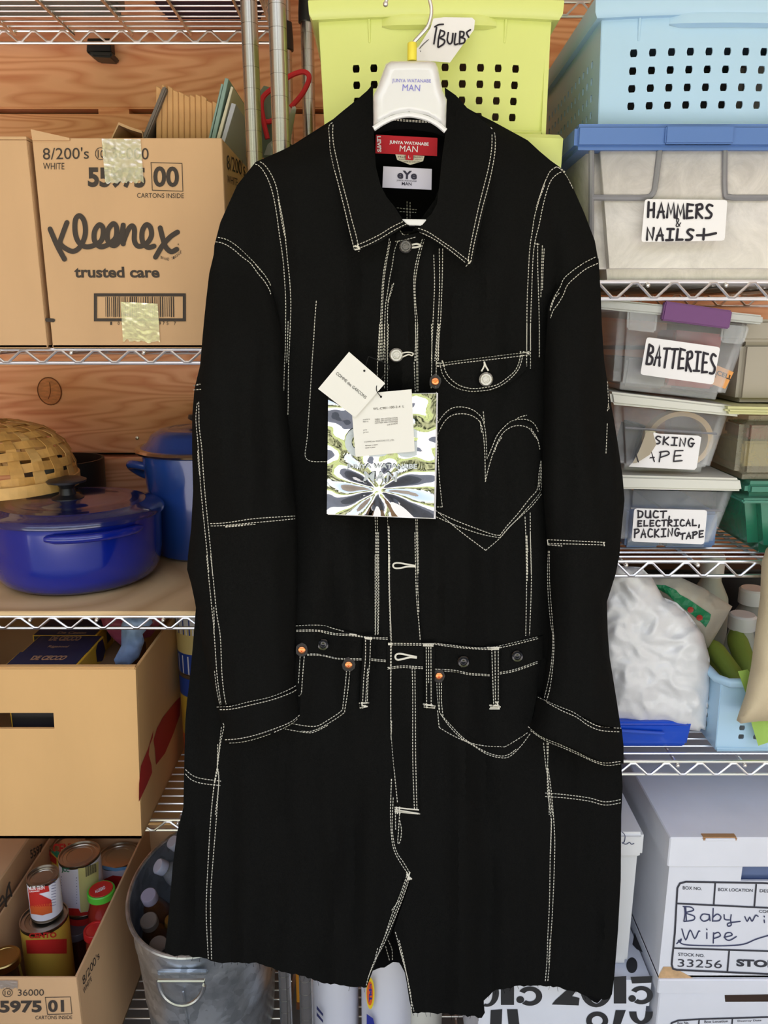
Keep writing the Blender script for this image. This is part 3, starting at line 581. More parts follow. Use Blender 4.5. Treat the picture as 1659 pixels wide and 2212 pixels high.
# stitching
ZZ = {'A': (400, 120, 3.318), 'B': (780, 120, 2.9625), 'C': (640, 700, 2.860), 'D': (360, 720, 4.253), 'E': (360, 1200, 3.190), 'G': (800, 1150, 2.860), 'I': (340, 1660, 2.860), 'J': (780, 1660, 2.765), 'K': (1080, 700, 4.097)}
def Z(k, *pl):
    ox, oy, s = ZZ[k]; return [[(ox+x/s, oy+y/s) for x, y in p] for p in pl]
ST = [
 Z('A', [(480,775),(530,790),(580,860),(620,960),(650,1100),(675,1280),(700,1450),(712,1600),(720,1750),(720,1900),(718,2080),(710,2250),(706,2400)], [(515,755),(560,775),(610,840),(650,930),(675,1050),(700,1180),(720,1330),(735,1480),(748,1600),(757,1750),(755,1900),(748,2060),(740,2250),(738,2500),(735,2580)]),
 Z('A', [(665,1030),(690,1130),(712,1250),(722,1330)], [(672,1060),(690,1180),(712,1290)], [(738,1905),(735,2000),(728,2200)]),
 Z('A', [(235,1303),(300,1320),(370,1365),(440,1430),(500,1490),(560,1560),(600,1620),(615,1655)], [(218,1335),(270,1345),(340,1385),(410,1445),(470,1490),(520,1560),(570,1620),(605,1680),(613,1710)], [(502,1493),(530,1530),(567,1568)]),
 Z('A', [(940,1758),(930,1880),(920,2050),(905,2260)]) + Z('C', [(100,200),(85,450),(68,700),(62,835),(190,850)]),
 Z('A', [(1055,480),(1030,510),(1035,600),(1040,680),(1065,800),(1100,930),(1140,1090),(1175,1240),(1212,1390)], [(1060,495),(1057,560),(1066,650),(1090,760),(1120,890),(1160,1040),(1195,1180),(1225,1290),(1248,1400)]),
 Z('A', [(1212,1365),(1300,1330),(1400,1280),(1480,1230),(1560,1190)], [(1215,1390),(1300,1360),(1400,1310),(1500,1250),(1590,1205)]),
 Z('A', [(1467,1290),(1450,1400),(1430,1500),(1415,1620),(1408,1750),(1400,1900),(1392,2050),(1385,2190)], [(1472,1330),(1458,1400),(1440,1500),(1424,1620),(1417,1750),(1410,1900),(1402,2050),(1395,2190)]),
 Z('A', [(1525,1330),(1500,1400),(1485,1500),(1465,1600),(1450,1700),(1435,1800),(1430,1950),(1425,2080),(1418,2190)], [(1495,1630),(1480,1690),(1455,1770),(1450,1900),(1448,2190)], [(1485,1640),(1470,1700),(1450,1770)]),
 Z('A', [(1505,1332),(1560,1325),(1655,1300)], [(1540,1255),(1565,1285),(1600,1280)]),
 Z('A', [(1495,1088),(1570,1098),(1659,1105)], [(1515,1117),(1655,1125)], [(1590,1045),(1590,1170)], [(1612,1050),(1612,1165)]),
 Z('B', [(190,410),(300,422),(440,428)], [(190,402),(300,414),(440,420)]),
 Z('B', [(830,460),(855,500),(858,600),(840,720),(810,850),(775,980),(745,1110),(720,1220),(700,1330)], [(838,505),(835,600),(815,720),(785,840),(750,980),(722,1110),(700,1220),(683,1320)]),
 Z('B', [(365,1105),(430,1130),(520,1190),(600,1245),(670,1300),(700,1325)], [(375,1130),(450,1165),(520,1210),(600,1270),(680,1335)]),
 Z('B', [(665,1325),(706,1332)], [(686,1300),(695,1350)], [(670,1350),(704,1312)]),
 Z('B', [(1245,715),(1210,740),(1185,790),(1160,850),(1135,940),(1110,1030),(1095,1130),(1080,1230),(1070,1400),(1062,1600),(1060,1885)], [(1300,740),(1260,755),(1215,800),(1185,880),(1160,980),(1140,1080),(1115,1180),(1100,1300),(1092,1500),(1085,1700),(1085,1890)]),
 Z('B', [(1180,800),(1150,880),(1120,975)], [(1175,830),(1140,920)]),
 Z('B', [(1130,1200),(1130,1350),(1135,1500),(1140,1700),(1142,1920)], [(1160,1215),(1155,1400),(1150,1550)], [(1172,1235),(1165,1350),(1160,1500)], [(1115,1205),(1140,1208)]),
 Z('B', [(1500,1290),(1440,1320),(1370,1365),(1300,1425),(1275,1480),(1240,1540),(1215,1600),(1210,1640)], [(1515,1330),(1440,1365),(1370,1420),(1320,1470),(1295,1530),(1260,1590),(1230,1630),(1212,1680)], [(1268,1520),(1235,1560),(1218,1610)]),
 Z('B', [(405,1175),(380,1260),(355,1380),(345,1480),(350,1600),(360,1700),(357,1800),(350,1955)], [(392,1175),(367,1260),(342,1380),(338,1470),(342,1600),(350,1750),(343,1955)]),
 Z('B', [(465,1275),(470,1450),(465,1600),(458,1750),(450,1955)]),
 Z('B', [(500,1235),(502,1400),(500,1550),(492,1700),(480,1850),(472,1955)], [(522,1235),(520,1400),(515,1550),(508,1700),(495,1850),(490,1955)]),
 Z('B', [(1245,712),(1275,722),(1305,745)], [(1262,715),(1300,750),(1330,800),(1355,850)]),
 Z('C', [(515,0),(508,130),(500,300),(505,320)], [(530,0),(530,100),(528,230)], [(545,0),(548,200),(545,400)], [(570,0),(565,200),(563,410)]),
 Z('C', [(487,1190),(490,1300),(488,1545)], [(500,1190),(502,1400),(505,1545)], [(565,1190),(570,1400),(570,1545)], [(573,1250),(576,1400),(575,1545)]),
 Z('C', [(735,0),(740,150),(745,420)], [(750,0),(750,200),(752,420)], [(728,235),(735,420)], [(738,1205),(745,1400),(748,1540)], [(748,1205),(755,1540)]),
 Z('C', [(835,0),(838,200),(833,400)], [(885,0),(870,120),(865,260),(862,400)], [(878,0),(880,110),(878,230)], [(865,420),(870,500),(872,600)]),
 Z('C', [(862,245),(950,235),(1100,215),(1200,203),(1300,190),(1445,175)], [(865,262),(1000,242),(1150,225),(1300,208),(1440,190)]),
 Z('C', [(887,240),(900,300),(930,350),(980,390),(1050,412),(1110,415),(1200,405),(1280,370),(1340,320),(1380,265),(1400,190)], [(905,235),(925,300),(960,345),(1010,380),(1080,398),(1160,393),(1240,375),(1300,335),(1350,290),(1375,240),(1385,190)]),
 Z('C', [(1425,0),(1423,270)], [(1447,0),(1447,275)], [(1502,0),(1502,200)]),
 Z('C', [(862,720),(880,670),(910,610),(950,570),(1000,555),(1060,558),(1110,580),(1140,615),(1155,680),(1165,800),(1168,975)], [(1168,975),(1185,900),(1215,800),(1250,715),(1290,660),(1340,632),(1390,628),(1440,645),(1470,690),(1490,710)]),
 Z('C', [(875,610),(910,560),(960,520),(1020,512),(1080,525),(1130,560),(1155,600),(1170,680),(1178,835)], [(1178,835),(1210,760),(1240,690),(1280,640),(1330,600),(1400,588),(1450,600),(1480,630),(1495,665)], [(1155,540),(1162,610)], [(1350,595),(1380,575),(1425,563)], [(1135,600),(1145,670)], [(1270,700),(1240,745),(1225,790)], [(1450,645),(1490,710),(1505,775)]),
 Z('C', [(1512,845),(1500,920),(1490,1020),(1440,1080),(1370,1170),(1300,1250),(1255,1310)], [(1255,1305),(1200,1295),(1000,1220),(862,1155)], [(1512,845),(1515,950),(1508,1035),(1450,1110),(1370,1200),(1300,1270),(1258,1320)], [(1258,1320),(1150,1300),(1000,1250),(862,1190)], [(1515,1050),(1450,1130),(1330,1240),(1255,1325),(1170,1398)], [(1170,1398),(1000,1270),(862,1150)], [(1512,860),(1508,950),(1500,1030)]),
 Z('C', [(872,720),(880,900),(890,1020),(902,1130)], [(902,1130),(862,1130)]),
 Z('C', [(1445,1165),(1447,1350),(1452,1545)], [(1413,1190),(1420,1350),(1425,1545)], [(1425,1310),(1430,1545)]),
 Z('D', [(283,640),(272,720),(270,820),(285,980),(300,1200),(312,1400),(330,1600),(350,1800),(370,2000),(388,2200)], [(295,630),(297,760),(300,870),(322,1050),(335,1250),(355,1500),(375,1700),(395,1900),(410,2060),(422,2210)], [(285,1080),(292,1200),(303,1300)]),
 Z('D', [(400,1748),(500,1745),(620,1730),(760,1708),(900,1695),(1180,1678)], [(405,1770),(500,1768),(650,1755),(800,1740),(1000,1722),(1180,1703)], [(540,1775),(700,1762),(815,1755)], [(540,1780),(700,1767)]),
 Z('D', [(245,475),(310,467)], [(245,482),(300,472)], [(245,520),(315,515)]),
 Z('E', [(275,0),(290,150),(310,350),(325,500),(335,650),(350,850),(375,1025)], [(303,0),(325,200),(345,400),(370,560),(380,800),(395,950),(410,1025)], [(325,355),(328,480),(325,540)], [(330,795),(345,920),(368,1030)]),
 Z('E', [(345,1045),(450,1038),(560,1010),(700,980),(820,935),(895,895)], [(345,1062),(450,1058),(600,1025),(740,990),(860,945),(900,920)]),
 Z('E', [(402,1270),(500,1262),(620,1235),(740,1195),(850,1150),(915,1100)], [(410,1293),(520,1285),(640,1255),(760,1210),(860,1160),(905,1120)]),
 Z('E', [(890,485),(1000,480),(1080,483),(1150,503),(1220,522)], [(893,515),(1000,512),(1080,520),(1160,537),(1280,545),(1380,562),(1530,568)], [(893,523),(1040,522),(1120,540),(1200,550),(1300,555),(1420,572),(1525,578)]),
 Z('E', [(968,678),(1050,680),(1130,698),(1200,710),(1350,712)], [(968,686),(1060,688),(1150,708),(1230,718),(1350,720)], [(1410,712),(1512,722)], [(1410,722),(1512,732)]),
 Z('E', [(1437,0),(1437,550)], [(1455,0),(1455,545)]),
 Z('E', [(1370,560),(1370,700),(1358,850),(1350,1015)], [(1405,560),(1400,720),(1388,850),(1382,1020)], [(1385,780),(1370,1020)]),
 Z('E', [(948,695),(935,850),(928,950),(910,968)], [(920,695),(908,880)]),
 Z('E', [(1240,790),(1230,900),(1215,1030),(1205,1070),(1110,1135),(1020,1178),(870,1160)], [(1262,790),(1250,920),(1228,1060),(1215,1090),(1100,1165),(1000,1210),(930,1210)], [(1110,1170),(1020,1215),(960,1220),(815,1195)]),
 Z('E', [(388,1155),(395,1180),(370,1300),(345,1500),(325,1600),(305,1787)], [(380,1160),(360,1350),(348,1460),(360,1560),(335,1787)], [(352,1300),(350,1440)]),
 Z('E', [(130,1475),(170,1510),(230,1535),(375,1555)], [(130,1505),(170,1545),(240,1570),(370,1585)]),
 Z('E', [(1530,0),(1540,350),(1548,600),(1545,900),(1545,1100),(1550,1270),(1570,1500),(1590,1700)], [(1540,360),(1548,590)], [(1550,1140),(1548,1270)], [(1548,1540),(1542,1787)]),
 Z('G', [(1095,45),(1200,50),(1450,62)], [(1095,70),(1250,72),(1440,78)], [(1100,78),(1185,84)]),
 Z('G', [(1100,115),(1095,250),(1100,400),(1115,560),(1128,650),(1120,800),(1100,920),(1075,1025)], [(1107,115),(1108,300),(1122,500),(1134,680),(1128,820),(1112,950),(1090,1035)]),
 Z('G', [(1030,1015),(1150,1070),(1250,1110),(1330,1160),(1420,1200),(1550,1210)], [(1090,1050),(1180,1100),(1270,1140),(1350,1195),(1430,1225),(1545,1232)]),
 Z('G', [(975,1200),(1050,1260),(1170,1310),(1280,1360),(1370,1405),(1450,1425),(1545,1415)], [(990,1225),(1080,1285),(1200,1335),(1300,1380),(1400,1425),(1470,1440),(1545,1430)]),
 Z('G', [(110,685),(330,688)], [(110,695),(320,697)], [(395,685),(500,697),(620,712),(740,712),(850,690),(1040,645)], [(400,692),(520,709),(650,720),(750,721),(860,700),(1040,655)]),
 Z('G', [(105,835),(200,825),(325,832)], [(105,845),(200,835),(325,842)], [(400,845),(520,852),(620,872),(740,878)], [(400,855),(520,862),(620,880),(740,886)], [(800,865),(900,845),(1040,795)], [(800,875),(900,855),(1040,805)]),
 Z('G', [(345,690),(348,1090)], [(360,690),(360,930)], [(374,690),(376,1090)]), Z('G', [(750,720),(762,1080)], [(770,715),(773,1080)], [(790,715),(790,1080)]),
 Z('G', [(258,835),(262,1000),(262,1400),(272,1710)], [(275,835),(278,1100),(280,1400),(288,1715)]),
 Z('G', [(115,0),(112,250),(118,450),(125,680)], [(120,150),(118,400),(128,600)], [(125,700),(125,1000),(128,1280)], [(130,1165),(130,1280)]),
 Z('G', [(275,0),(278,150),(285,400),(300,560),(308,665)], [(290,0),(292,150),(293,350),(300,500)]),
 Z('G', [(38,0),(38,250),(32,630)], [(50,0),(52,400),(48,630)]),
 Z('G', [(960,0),(965,300),(960,640)], [(988,0),(995,300),(983,635)], [(968,20),(970,300)], [(964,20),(974,120)]),
 Z('G', [(410,930),(415,1020),(425,1100),(440,1130),(490,1200),(560,1270),(640,1320),(720,1370),(800,1392),(860,1385),(930,1320),(990,1240)], [(440,930),(440,1050),(450,1140)], [(415,1100),(425,1205)], [(425,1205),(500,1250),(600,1295),(700,1318),(830,1325)], [(830,1325),(900,1285),(975,1235)], [(440,1130),(500,1195),(580,1275),(700,1350),(790,1380),(850,1375),(900,1340)], [(425,930),(428,1100)]),
 Z('G', [(1070,1300),(1085,1450),(1100,1550),(1105,1745)], [(1100,1300),(1095,1450),(1100,1550),(1125,1745)], [(1092,1300),(1092,1375)]),
 Z('G', [(1080,1610),(1200,1620),(1350,1640),(1450,1665),(1550,1650)], [(1080,1632),(1200,1640),(1350,1660),(1450,1685),(1550,1670)]),
 Z('I', [(368,0),(350,100),(330,300),(315,550),(303,800),(303,950),(315,1175)], [(372,0),(380,60),(365,300),(345,550),(330,750),(328,900),(335,1180)]),
 Z('I', [(1447,65),(1440,250),(1445,400),(1460,500),(1500,580),(1548,650)], [(1457,180),(1450,350),(1460,450),(1480,520),(1520,580),(1562,650)]),
 Z('I', [(1470,250),(1472,385)], [(1497,260),(1490,380),(1485,460),(1500,450),(1508,380),(1497,320)]),
 Z('I', [(1540,665),(1500,780),(1450,900),(1400,1050),(1350,1180),(1310,1270),(1290,1340)], [(1556,680),(1516,800),(1456,950),(1396,1090),(1340,1190),(1304,1290)], [(1490,820),(1445,880)], [(1360,1110),(1345,1180)], [(1548,670),(1500,810),(1430,980),(1370,1120)]),
 Z('I', [(1470,1010),(1500,1120),(1535,1250),(1562,1400),(1585,1500)], [(1492,1060),(1515,1150),(1545,1300),(1566,1400),(1570,1500)], [(1495,1110),(1550,1310)]),
 Z('I', [(1405,1080),(1435,1190)], [(1425,1060),(1450,1120),(1452,1190)]),
 Z('J', [(1112,0),(1115,150),(1135,300),(1130,500),(1125,800),(1115,1000),(1110,1150),(1100,1270)], [(1117,0),(1135,130),(1150,300),(1157,450),(1150,700),(1140,900),(1130,1050),(1125,1160),(1115,1270)], [(1138,300),(1132,510)], [(1128,1020),(1120,1160)]),
 Z('K', [(947,480),(955,600),(960,700),(950,770)], [(950,880),(945,1000),(938,1145)], [(348,0),(348,300)], [(955,715),(968,740),(952,765)]),
]
for s in ST: stitches(s, coat)
TK = [Z('I', [(1540,640),(1562,690)], [(1560,640),(1545,690)], [(1538,655),(1572,685)]), Z('G', [(150,1700),(300,1715)], [(150,1712),(300,1738)], [(150,1725),(310,1740)], [(160,1695),(168,1740)], [(180,1695),(182,1740)]),
 Z('E', [(1325,1018),(1395,1015)], [(1330,1035),(1390,1035)], [(1330,1050),(1385,1040)], [(1345,1010),(1350,1055)]), Z('E', [(1360,563),(1420,570)], [(1365,572),(1415,577)], [(1260,540),(1310,548)]),
 Z('G', [(325,1060),(405,1075)], [(330,1078),(400,1085)], [(330,1068),(395,1066)]), Z('G', [(735,1068),(800,1070)], [(740,1080),(805,1078)], [(780,1045),(795,1085)], [(735,1090),(800,1090)]), Z('G', [(325,690),(395,690)], [(325,700),(390,702)]), Z('G', [(720,712),(800,712)], [(725,722),(795,722)]),
 Z('G', [(110,685),(135,690)], [(110,692),(130,694)], [(110,835),(130,845)]), Z('C', [(862,240),(905,245)], [(862,250),(880,262)], [(900,225),(915,262)], [(1400,172),(1445,185)], [(1395,180),(1440,172)], [(1385,168),(1390,200)]), Z('A', [(1210,1365),(1250,1375)], [(1215,1392),(1255,1385)], [(1235,1355),(1245,1405)]), Z('G', [(1095,45),(1100,80)], [(1440,60),(1445,85)])]
for s in TK: stitches(s, coat, 'bar_tack', solid=True, wd=3)
# buttonhole threads, buttons, rivets
STEEL = mat('button_metal', (196, 194, 186), .28, 1, bump=.5, bs=900)
DARKST = mat('button_dark_metal', (110, 108, 104), .25, 1, bump=.6, bs=900)
def button(x, y, rpx, m, top=.009, name='shank_button'):
    D = Dtop(x, y); k = kpx(x, y, D); r = rpx/k; c = P(x, y, D)
    bm = NB(); prof = [(0, 0), (r*.35, 0), (r*.35, .003), (r, .003), (r, .0055), (r*.86, .0068), (r*.80, .0060), (r*.55, .0058), (r*.5, .0068), (r*.2, .0075), (0, .0075)]
    lathe(bm, prof, 0, 0, 0, 28, capb=False, capt=False); bmesh.ops.transform(bm, matrix=Matrix.Translation(c) @ Matrix.Rotation(math.pi/2, 4, 'X'), verts=bm.verts[:])
    bmesh.ops.recalc_face_normals(bm, faces=bm.faces[:]); b = part(name, bm, m, coat, smooth=True); return b
def loop_thread(pts, wpx=3.2, closed=False):
    bm = NB(); q = smooth_pts(pts, 4)
    tube(bm, [P(x, y, (Dtop(x, y) or 1.09)-.0018) for x, y in q], wpx/2/1520, 6); part('buttonhole', bm, THREAD, coat, smooth=True)
loop_thread([(884, 531), (893, 528), (902, 527), (909, 531), (900, 534), (888, 535)], 4); loop_thread([(868, 763), (880, 761), (892, 763), (890, 768), (882, 766), (870, 771)], 3)
loop_thread([(1046, 781), (1046, 790), (1040, 802)], 3.5); loop_thread([(1046, 781), (1049, 790), (1055, 801)], 3.5)
loop_thread([(897, 1222), (880, 1219), (862, 1216), (852, 1217), (849, 1222), (853, 1227), (865, 1227), (880, 1224), (898, 1224)], 4)
loop_thread([(900, 1419), (885, 1416), (865, 1412), (856, 1414), (854, 1420), (858, 1425), (868, 1424), (885, 1420), (900, 1421)], 4.5)
button(876, 533, 14, DARKST); button(856, 767, 15, STEEL); button(1049, 819, 15, STEEL)
COPPER = mat('copper', (235, 150, 96), .3, 1)
LEATH = mat('leather_patch', (38, 34, 32), .6, bump=.4, bs=400)
for x, y in ((940, 824), (652, 1404), (753, 1436), (948, 1460)):
    D = Dtop(x, y); rr = random.Random(x)
    lp = cloth('leather_patch', [(x+14*math.cos(a*math.pi/6)*rr.uniform(.85, 1.1), y+16*math.sin(a*math.pi/6)*rr.uniform(.85, 1.1)) for a in range(12)], lambda a, b, D=D: D-.003, LEATH, coat, 8, .002)
    k = kpx(x, y, D); r = 8/k; bm = NB()
    lathe(bm, [(0, 0), (r, 0), (r, .0018), (r*.8, .0026), (r*.35, .0026), (r*.28, .0012), (r*.12, .0012), (r*.1, .0026), (0, .003)], 0, 0, 0, 20, capb=False, capt=False)
    bmesh.ops.transform(bm, matrix=Matrix.Translation(P(x, y, D-.003)) @ Matrix.Rotation(math.pi/2, 4, 'X'), verts=bm.verts[:]); bmesh.ops.recalc_face_normals(bm, faces=bm.faces[:])
    part('rivet', bm, COPPER, coat, smooth=True)
BB = mat('black_button', (14, 14, 15), .16, coat=.3)
for x, y in ((698, 1391), (1001, 1428), (1117, 1416)):
    D = Dtop(x, y); r = 13.5/kpx(x, y, D); bm = NB()
    lathe(bm, [(0, 0), (r, 0), (r, .003), (r*.85, .0045), (r*.6, .004), (r*.5, .0022), (r*.2, .0022), (0, .0035)], 0, 0, 0, 24, capb=False, capt=False)
    bmesh.ops.transform(bm, matrix=Matrix.Translation(P(x, y, D)) @ Matrix.Rotation(math.pi/2, 4, 'X'), verts=bm.verts[:]); bmesh.ops.recalc_face_normals(bm, faces=bm.faces[:])
    part('suspender_button', bm, BB, coat, smooth=True)
# labels in the neck
RED = mat('label_red', (190, 24, 40), .75, bump=.2, bs=1200); LILAC = mat('label_white', (226, 222, 240), .7)
CREAM = mat('label_cream', (222, 216, 196), .75)
def slab(name, q, D, th, m, parent, label=None):
    bm = NB(); vs, fs = cdt(list(q), 400, 1e9); f = [bm.verts.new(P(x, y, D)) for x, y in vs]
    idx = list(range(len(q))); A = [bm.verts.new(P(x, y, D)) for x, y in q]; B = [bm.verts.new(P(x, y, D)+Vector((0, th, 0))) for x, y in q]
    for t in fs: bm.faces.new([f[i] for i in t])
    for i in range(len(q)):
        j = (i+1) % len(q); bm.faces.new((A[j], A[i], B[i], B[j]))
    bm.faces.new(B); return part(name, bm, m, parent, label=label)
lb = slab('size_label', [(854, 333), (917, 337), (914, 348), (886, 356), (858, 345)], 1.124, .001, CREAM, coat)
bm = NB(); lettering(bm, 'Made in Japan', R(860, 337, 913, 342), SY(1.1235)); lettering(bm, 'Fabrique au Japon', R(862, 343, 911, 346), SY(1.1235)); lettering(bm, 'COMME des GARCONS', R(868, 348, 908, 351), SY(1.1235)); part('label_text', bm, INK, lb)
lb = slab('brand_label', [(812, 291), (945, 298), (944, 337), (811, 331)], 1.122, .001, RED, coat)
bm = NB(); lettering(bm, 'JUNYA WATANABE', [(841, 303), (926, 308), (926, 317), (841, 312)], SY(1.1215), .03); lettering(bm, 'MAN', [(864, 314), (903, 316), (902, 329), (863, 327)], SY(1.1215), 0)
lettering(bm, "LEVI'S", [(823, 294), (824, 329), (815, 328), (814, 294)], SY(1.1215), .04)
part('label_text', bm, PAPER, lb)
lb = slab('size_tab', [(877, 333), (893, 334), (892, 346), (876, 345)], 1.1205, .001, RED, coat); bm = NB(); lettering(bm, 'L', R(882, 336, 887, 342), SY(1.1202)); part('label_text', bm, PAPER, lb)
lb = slab('woven_label', [(828, 359), (933, 365), (932, 410), (826, 405)], 1.1215, .001, LILAC, coat)
bm = NB(); lettering(bm, 'eYe', [(859, 368), (901, 370), (900, 388), (858, 386)], SY(1.121), .035); lettering(bm, 'JUNYA WATANABE', [(857, 388), (900, 390), (900, 394), (857, 392)], SY(1.121)); lettering(bm, 'MAN', [(868, 393), (889, 394), (889, 401), (868, 400)], SY(1.121), .01); part('label_text', bm, mat('label_ink', (48, 44, 66), .7), lb)
# fringe at the raw hem
bm = NB()
for hm in (hemL, hemR):
    for (x, y) in hm[::2]:
        if random.random() < .55:
            D = (Dtop(x, y-8) or 1.1); l = random.uniform(4, 11)
            tube(bm, [P(x, y-4, D), P(x+random.uniform(-4, 4), y+l, D-.001)], .0003, 4)
part('hem_fringe', bm, BLK, coat, kind='stuff')
# ------------------------------------------------------------------ hanger
hang = thing('clothes_hanger', 'glossy white plastic clothes hanger with chrome hook holding the black coat', 'hanger', P(885, 260, 1.05))
HG = [(829, 150), (833, 138), (845, 132), (885, 131), (925, 131), (940, 135), (946, 146), (956, 195), (965, 215), (964, 250), (963, 284), (945, 268), (925, 256), (905, 250), (885, 247), (865, 249), (845, 256), (825, 267), (807, 278), (806, 240), (806, 208), (818, 180)]
def DH(x, y, s=1):
    e = min(1, edge_dist(x, y, HG)/14); return 1.050-s*(.004+.014*math.sqrt(1-(1-e)**2))
part('hanger_neck', pillow(NB(), HG, DH, lambda x, y: DH(x, y, -1), 9), GLOSSW, hang, smooth=2)
lip = [(807, 279), (825, 267), (845, 257), (865, 251), (885, 249), (905, 252), (925, 258), (945, 269), (963, 284)]
part('rim', tube(NB(), [P(x, y-1, 1.037) for x, y in smooth_pts(lip, 3)], .0032, 8), GLOSSW, hang, smooth=True)
bm = NB(); pp = lambda x, y: P(x, y, DH(x, y)-.0006)
lettering(bm, 'JUNYA WATANABE', [(847, 170), (931, 171), (931, 181), (847, 180)], pp, .0); lettering(bm, 'MAN', [(870, 182), (908, 183), (907, 197), (869, 196)], pp, 0)
part('hanger_print', bm, mat('lilac_ink', (128, 126, 205), .6), hang)
part('hook_collar', lathe(NB(), [(.0058, 0), (.0058, .019), (.0052, .02)], P(890, 131, 1.05).x, 1.05, P(890, 132, 1.05).z, 16), mat('yellow_plastic', (236, 220, 70), .4), hang, smooth=True)
hk = [(890, 108), (891, 97), (897, 88), (910, 74), (922, 60), (929, 44), (932, 24), (929, 4), (920, -18), (900, -36), (872, -40), (850, -28), (838, -8), (833, 9)]
bm = NB(); tube(bm, [P(x, y, 1.05) for x, y in smooth_pts(hk, 4)], .0022, 10); ball(bm, P(833, 9, 1.05), .0032, 10); part('hook', bm, CHROME, hang, smooth=True)
arms = NB()
c = P(885, 250, 1.09)
for s_ in (-1, 1):
    tube(arms, [(c.x+s_*.060, 1.112, c.z-.022), (c.x+s_*.10, 1.135, c.z-.045), (c.x+s_*.14, 1.146, c.z-.075), (c.x+s_*.175, 1.148, c.z-.115)], [.004, .008, .008, .005], 10)
part('arm', arms, GLOSSW, hang, smooth=True)
part('trouser_bar', addhexa(NB(), pxhexa([(868, 473), (922, 474), (911, 487), (882, 486)], 1.058, .012), bevel=.001), GLOSSW, hang)
tag(part('suspension_wire', tube(NB(), [P(885, -36, 1.05), (P(885, -36, 1.05).x, 1.08, RZ[0]-.12), (P(885, -36, 1.05).x, 1.19, RZ[0]-.01), (P(885, -36, 1.05).x, 1.21, RZ[0]+.006)], .0018, 8), CHROME, smooth=True), 'thin wire link from the hanger hook up to the shelf rail', 'wire')
# ------------------------------------------------------------------ swing tags
def fx(D0):
    def f(x, y): return D0
    return f
foil = thing('swing_tag', 'square mirror foil booklet tag with grey lettering hanging lowest on the coat', 'tag', P(825, 980, 1.056), 'swing tags on the coat')
FOILM = bpy.data.materials.new('mirror_foil'); FOILM.use_nodes = True; fb = FOILM.node_tree.nodes['Principled BSDF']; fb.inputs['Metallic'].default_value = 1; fb.inputs['Roughness'].default_value = .04; fb.inputs['Base Color'].default_value = (.52, .53, .53, 1)
FQ = [(709, 852), (943, 850), (937, 1119), (706, 1110)]
def DF(x, y):
    dx, dy = x-817, y-1058; a = math.atan2(dy, dx); r = math.hypot(dx, dy)
    low = sst(980, 1060, y)
    rad = .0050*math.cos(a*7+1)*min(1, r/60)*math.exp(-r/180)
    wav = .0085*noise.noise(Vector((x/70, y/60, 1.3)))+.0022*noise.noise(Vector((x/25, y/32, 4)))*(1-low*.6)
    return 1.0475+wav+rad*(.35+low)
vs, fs = cdt(FQ, 5); bm = NB(); V = [bm.verts.new(P(x, y, DF(x, y))) for x, y in vs]
for f in fs: bm.faces.new([V[i] for i in f])
part('foil_cover', bm, FOILM, foil, smooth=2)
slab('page', [(709, 851), (946, 849), (941, 1121), (708, 1112)], 1.0535, .0012, PAPER, foil)
bm = NB(); fs_ = lambda x, y: P(x, y, DF(x, y)-.0022)
part('foil_text', lettering(bm, 'JUNYA WATANABE', [(748, 1002), (901, 1002), (901, 1016), (747, 1014)], fs_, .03), mat('foil_ink', (196, 204, 206), .5), foil)
bm = NB(); lettering(bm, 'MAN', [(787, 1018), (859, 1020), (857, 1041), (785, 1039)], fs_, .015); lettering(bm, 'CDG', [(746, 922), (903, 924), (900, 989), (744, 986)], fs_, .05); part('foil_text', bm, M['foil_ink'], foil)
TAGM = mat('tag_card', (228, 226, 218), .6)
tg = thing('swing_tag', 'white square card tag with small printed lines in front of the mirror tag', 'tag', P(828, 910, 1.041), 'swing tags on the coat')
slab('card', [(757, 853), (889, 841), (896, 975), (768, 987)], 1.0415, .0012, TAGM, tg)
bm = NB(); s_ = SY(1.0415, .0005)
GI = mat('grey_ink', (120, 118, 116), .7)
lettering(bm, 'WL-C901-100-2-4  L', [(806, 881), (873, 875), (873, 880), (806, 886)], s_)
for i, t in enumerate(('FABRIC 100% COTTON COTON', 'LINING 100% COTTON COTON', 'LEATHER 100% COWHIDE', 'CUIR DE VACHE')): lettering(bm, t, [(810+(26 if i == 3 else 0), 904.5+i*4), (859, 901+i*4), (859, 904+i*4), (810+(26 if i == 3 else 0), 907.5+i*4)], s_)
lettering(bm, 'fabrique au Japon', [(789, 961.5), (816, 959), (816, 962), (789, 964.5)], s_, .01); lettering(bm, 'made in Japan', [(789, 966.5), (811, 964.5), (811, 967.5), (789, 969.5)], s_, .01)
part('tag_text', bm, INK, tg)
bm = NB(); lettering(bm, 'COMME des GARCONS CO.,LTD.', [(787, 953), (852, 948.5), (852, 952.5), (787, 957)], s_)
lettering(bm, 'matiere', [(784, 905), (799, 903.5), (799, 906.5), (784, 908)], s_); lettering(bm, 'fabric', [(784, 909.5), (796, 908.5), (796, 911.5), (784, 912.5)], s_); lettering(bm, 'prix', [(785, 927.5), (793, 926.5), (793, 930.5), (785, 931.5)], s_); lettering(bm, 'price', [(785, 932.5), (796, 931.5), (796, 935.5), (785, 936.5)], s_)
part('tag_text', bm, GI, tg)
tg = thing('swing_tag', 'white diamond-turned card tag with diagonal black lettering, uppermost of the tags', 'tag', P(760, 830, 1.035), 'swing tags on the coat')
slab('card', [(754, 760), (832, 828), (767, 902), (687, 840)], 1.0365, .0012, TAGM, tg)
bm = NB(); lettering(bm, 'COMME des GARCONS', [(729, 803), (793, 857), (789, 862), (725, 808)], SY(1.0365, .0005)); part('tag_text', bm, mat('black_ink', (30, 30, 32), .6), tg)
BLS = mat('black_string', (16, 16, 16), .7)
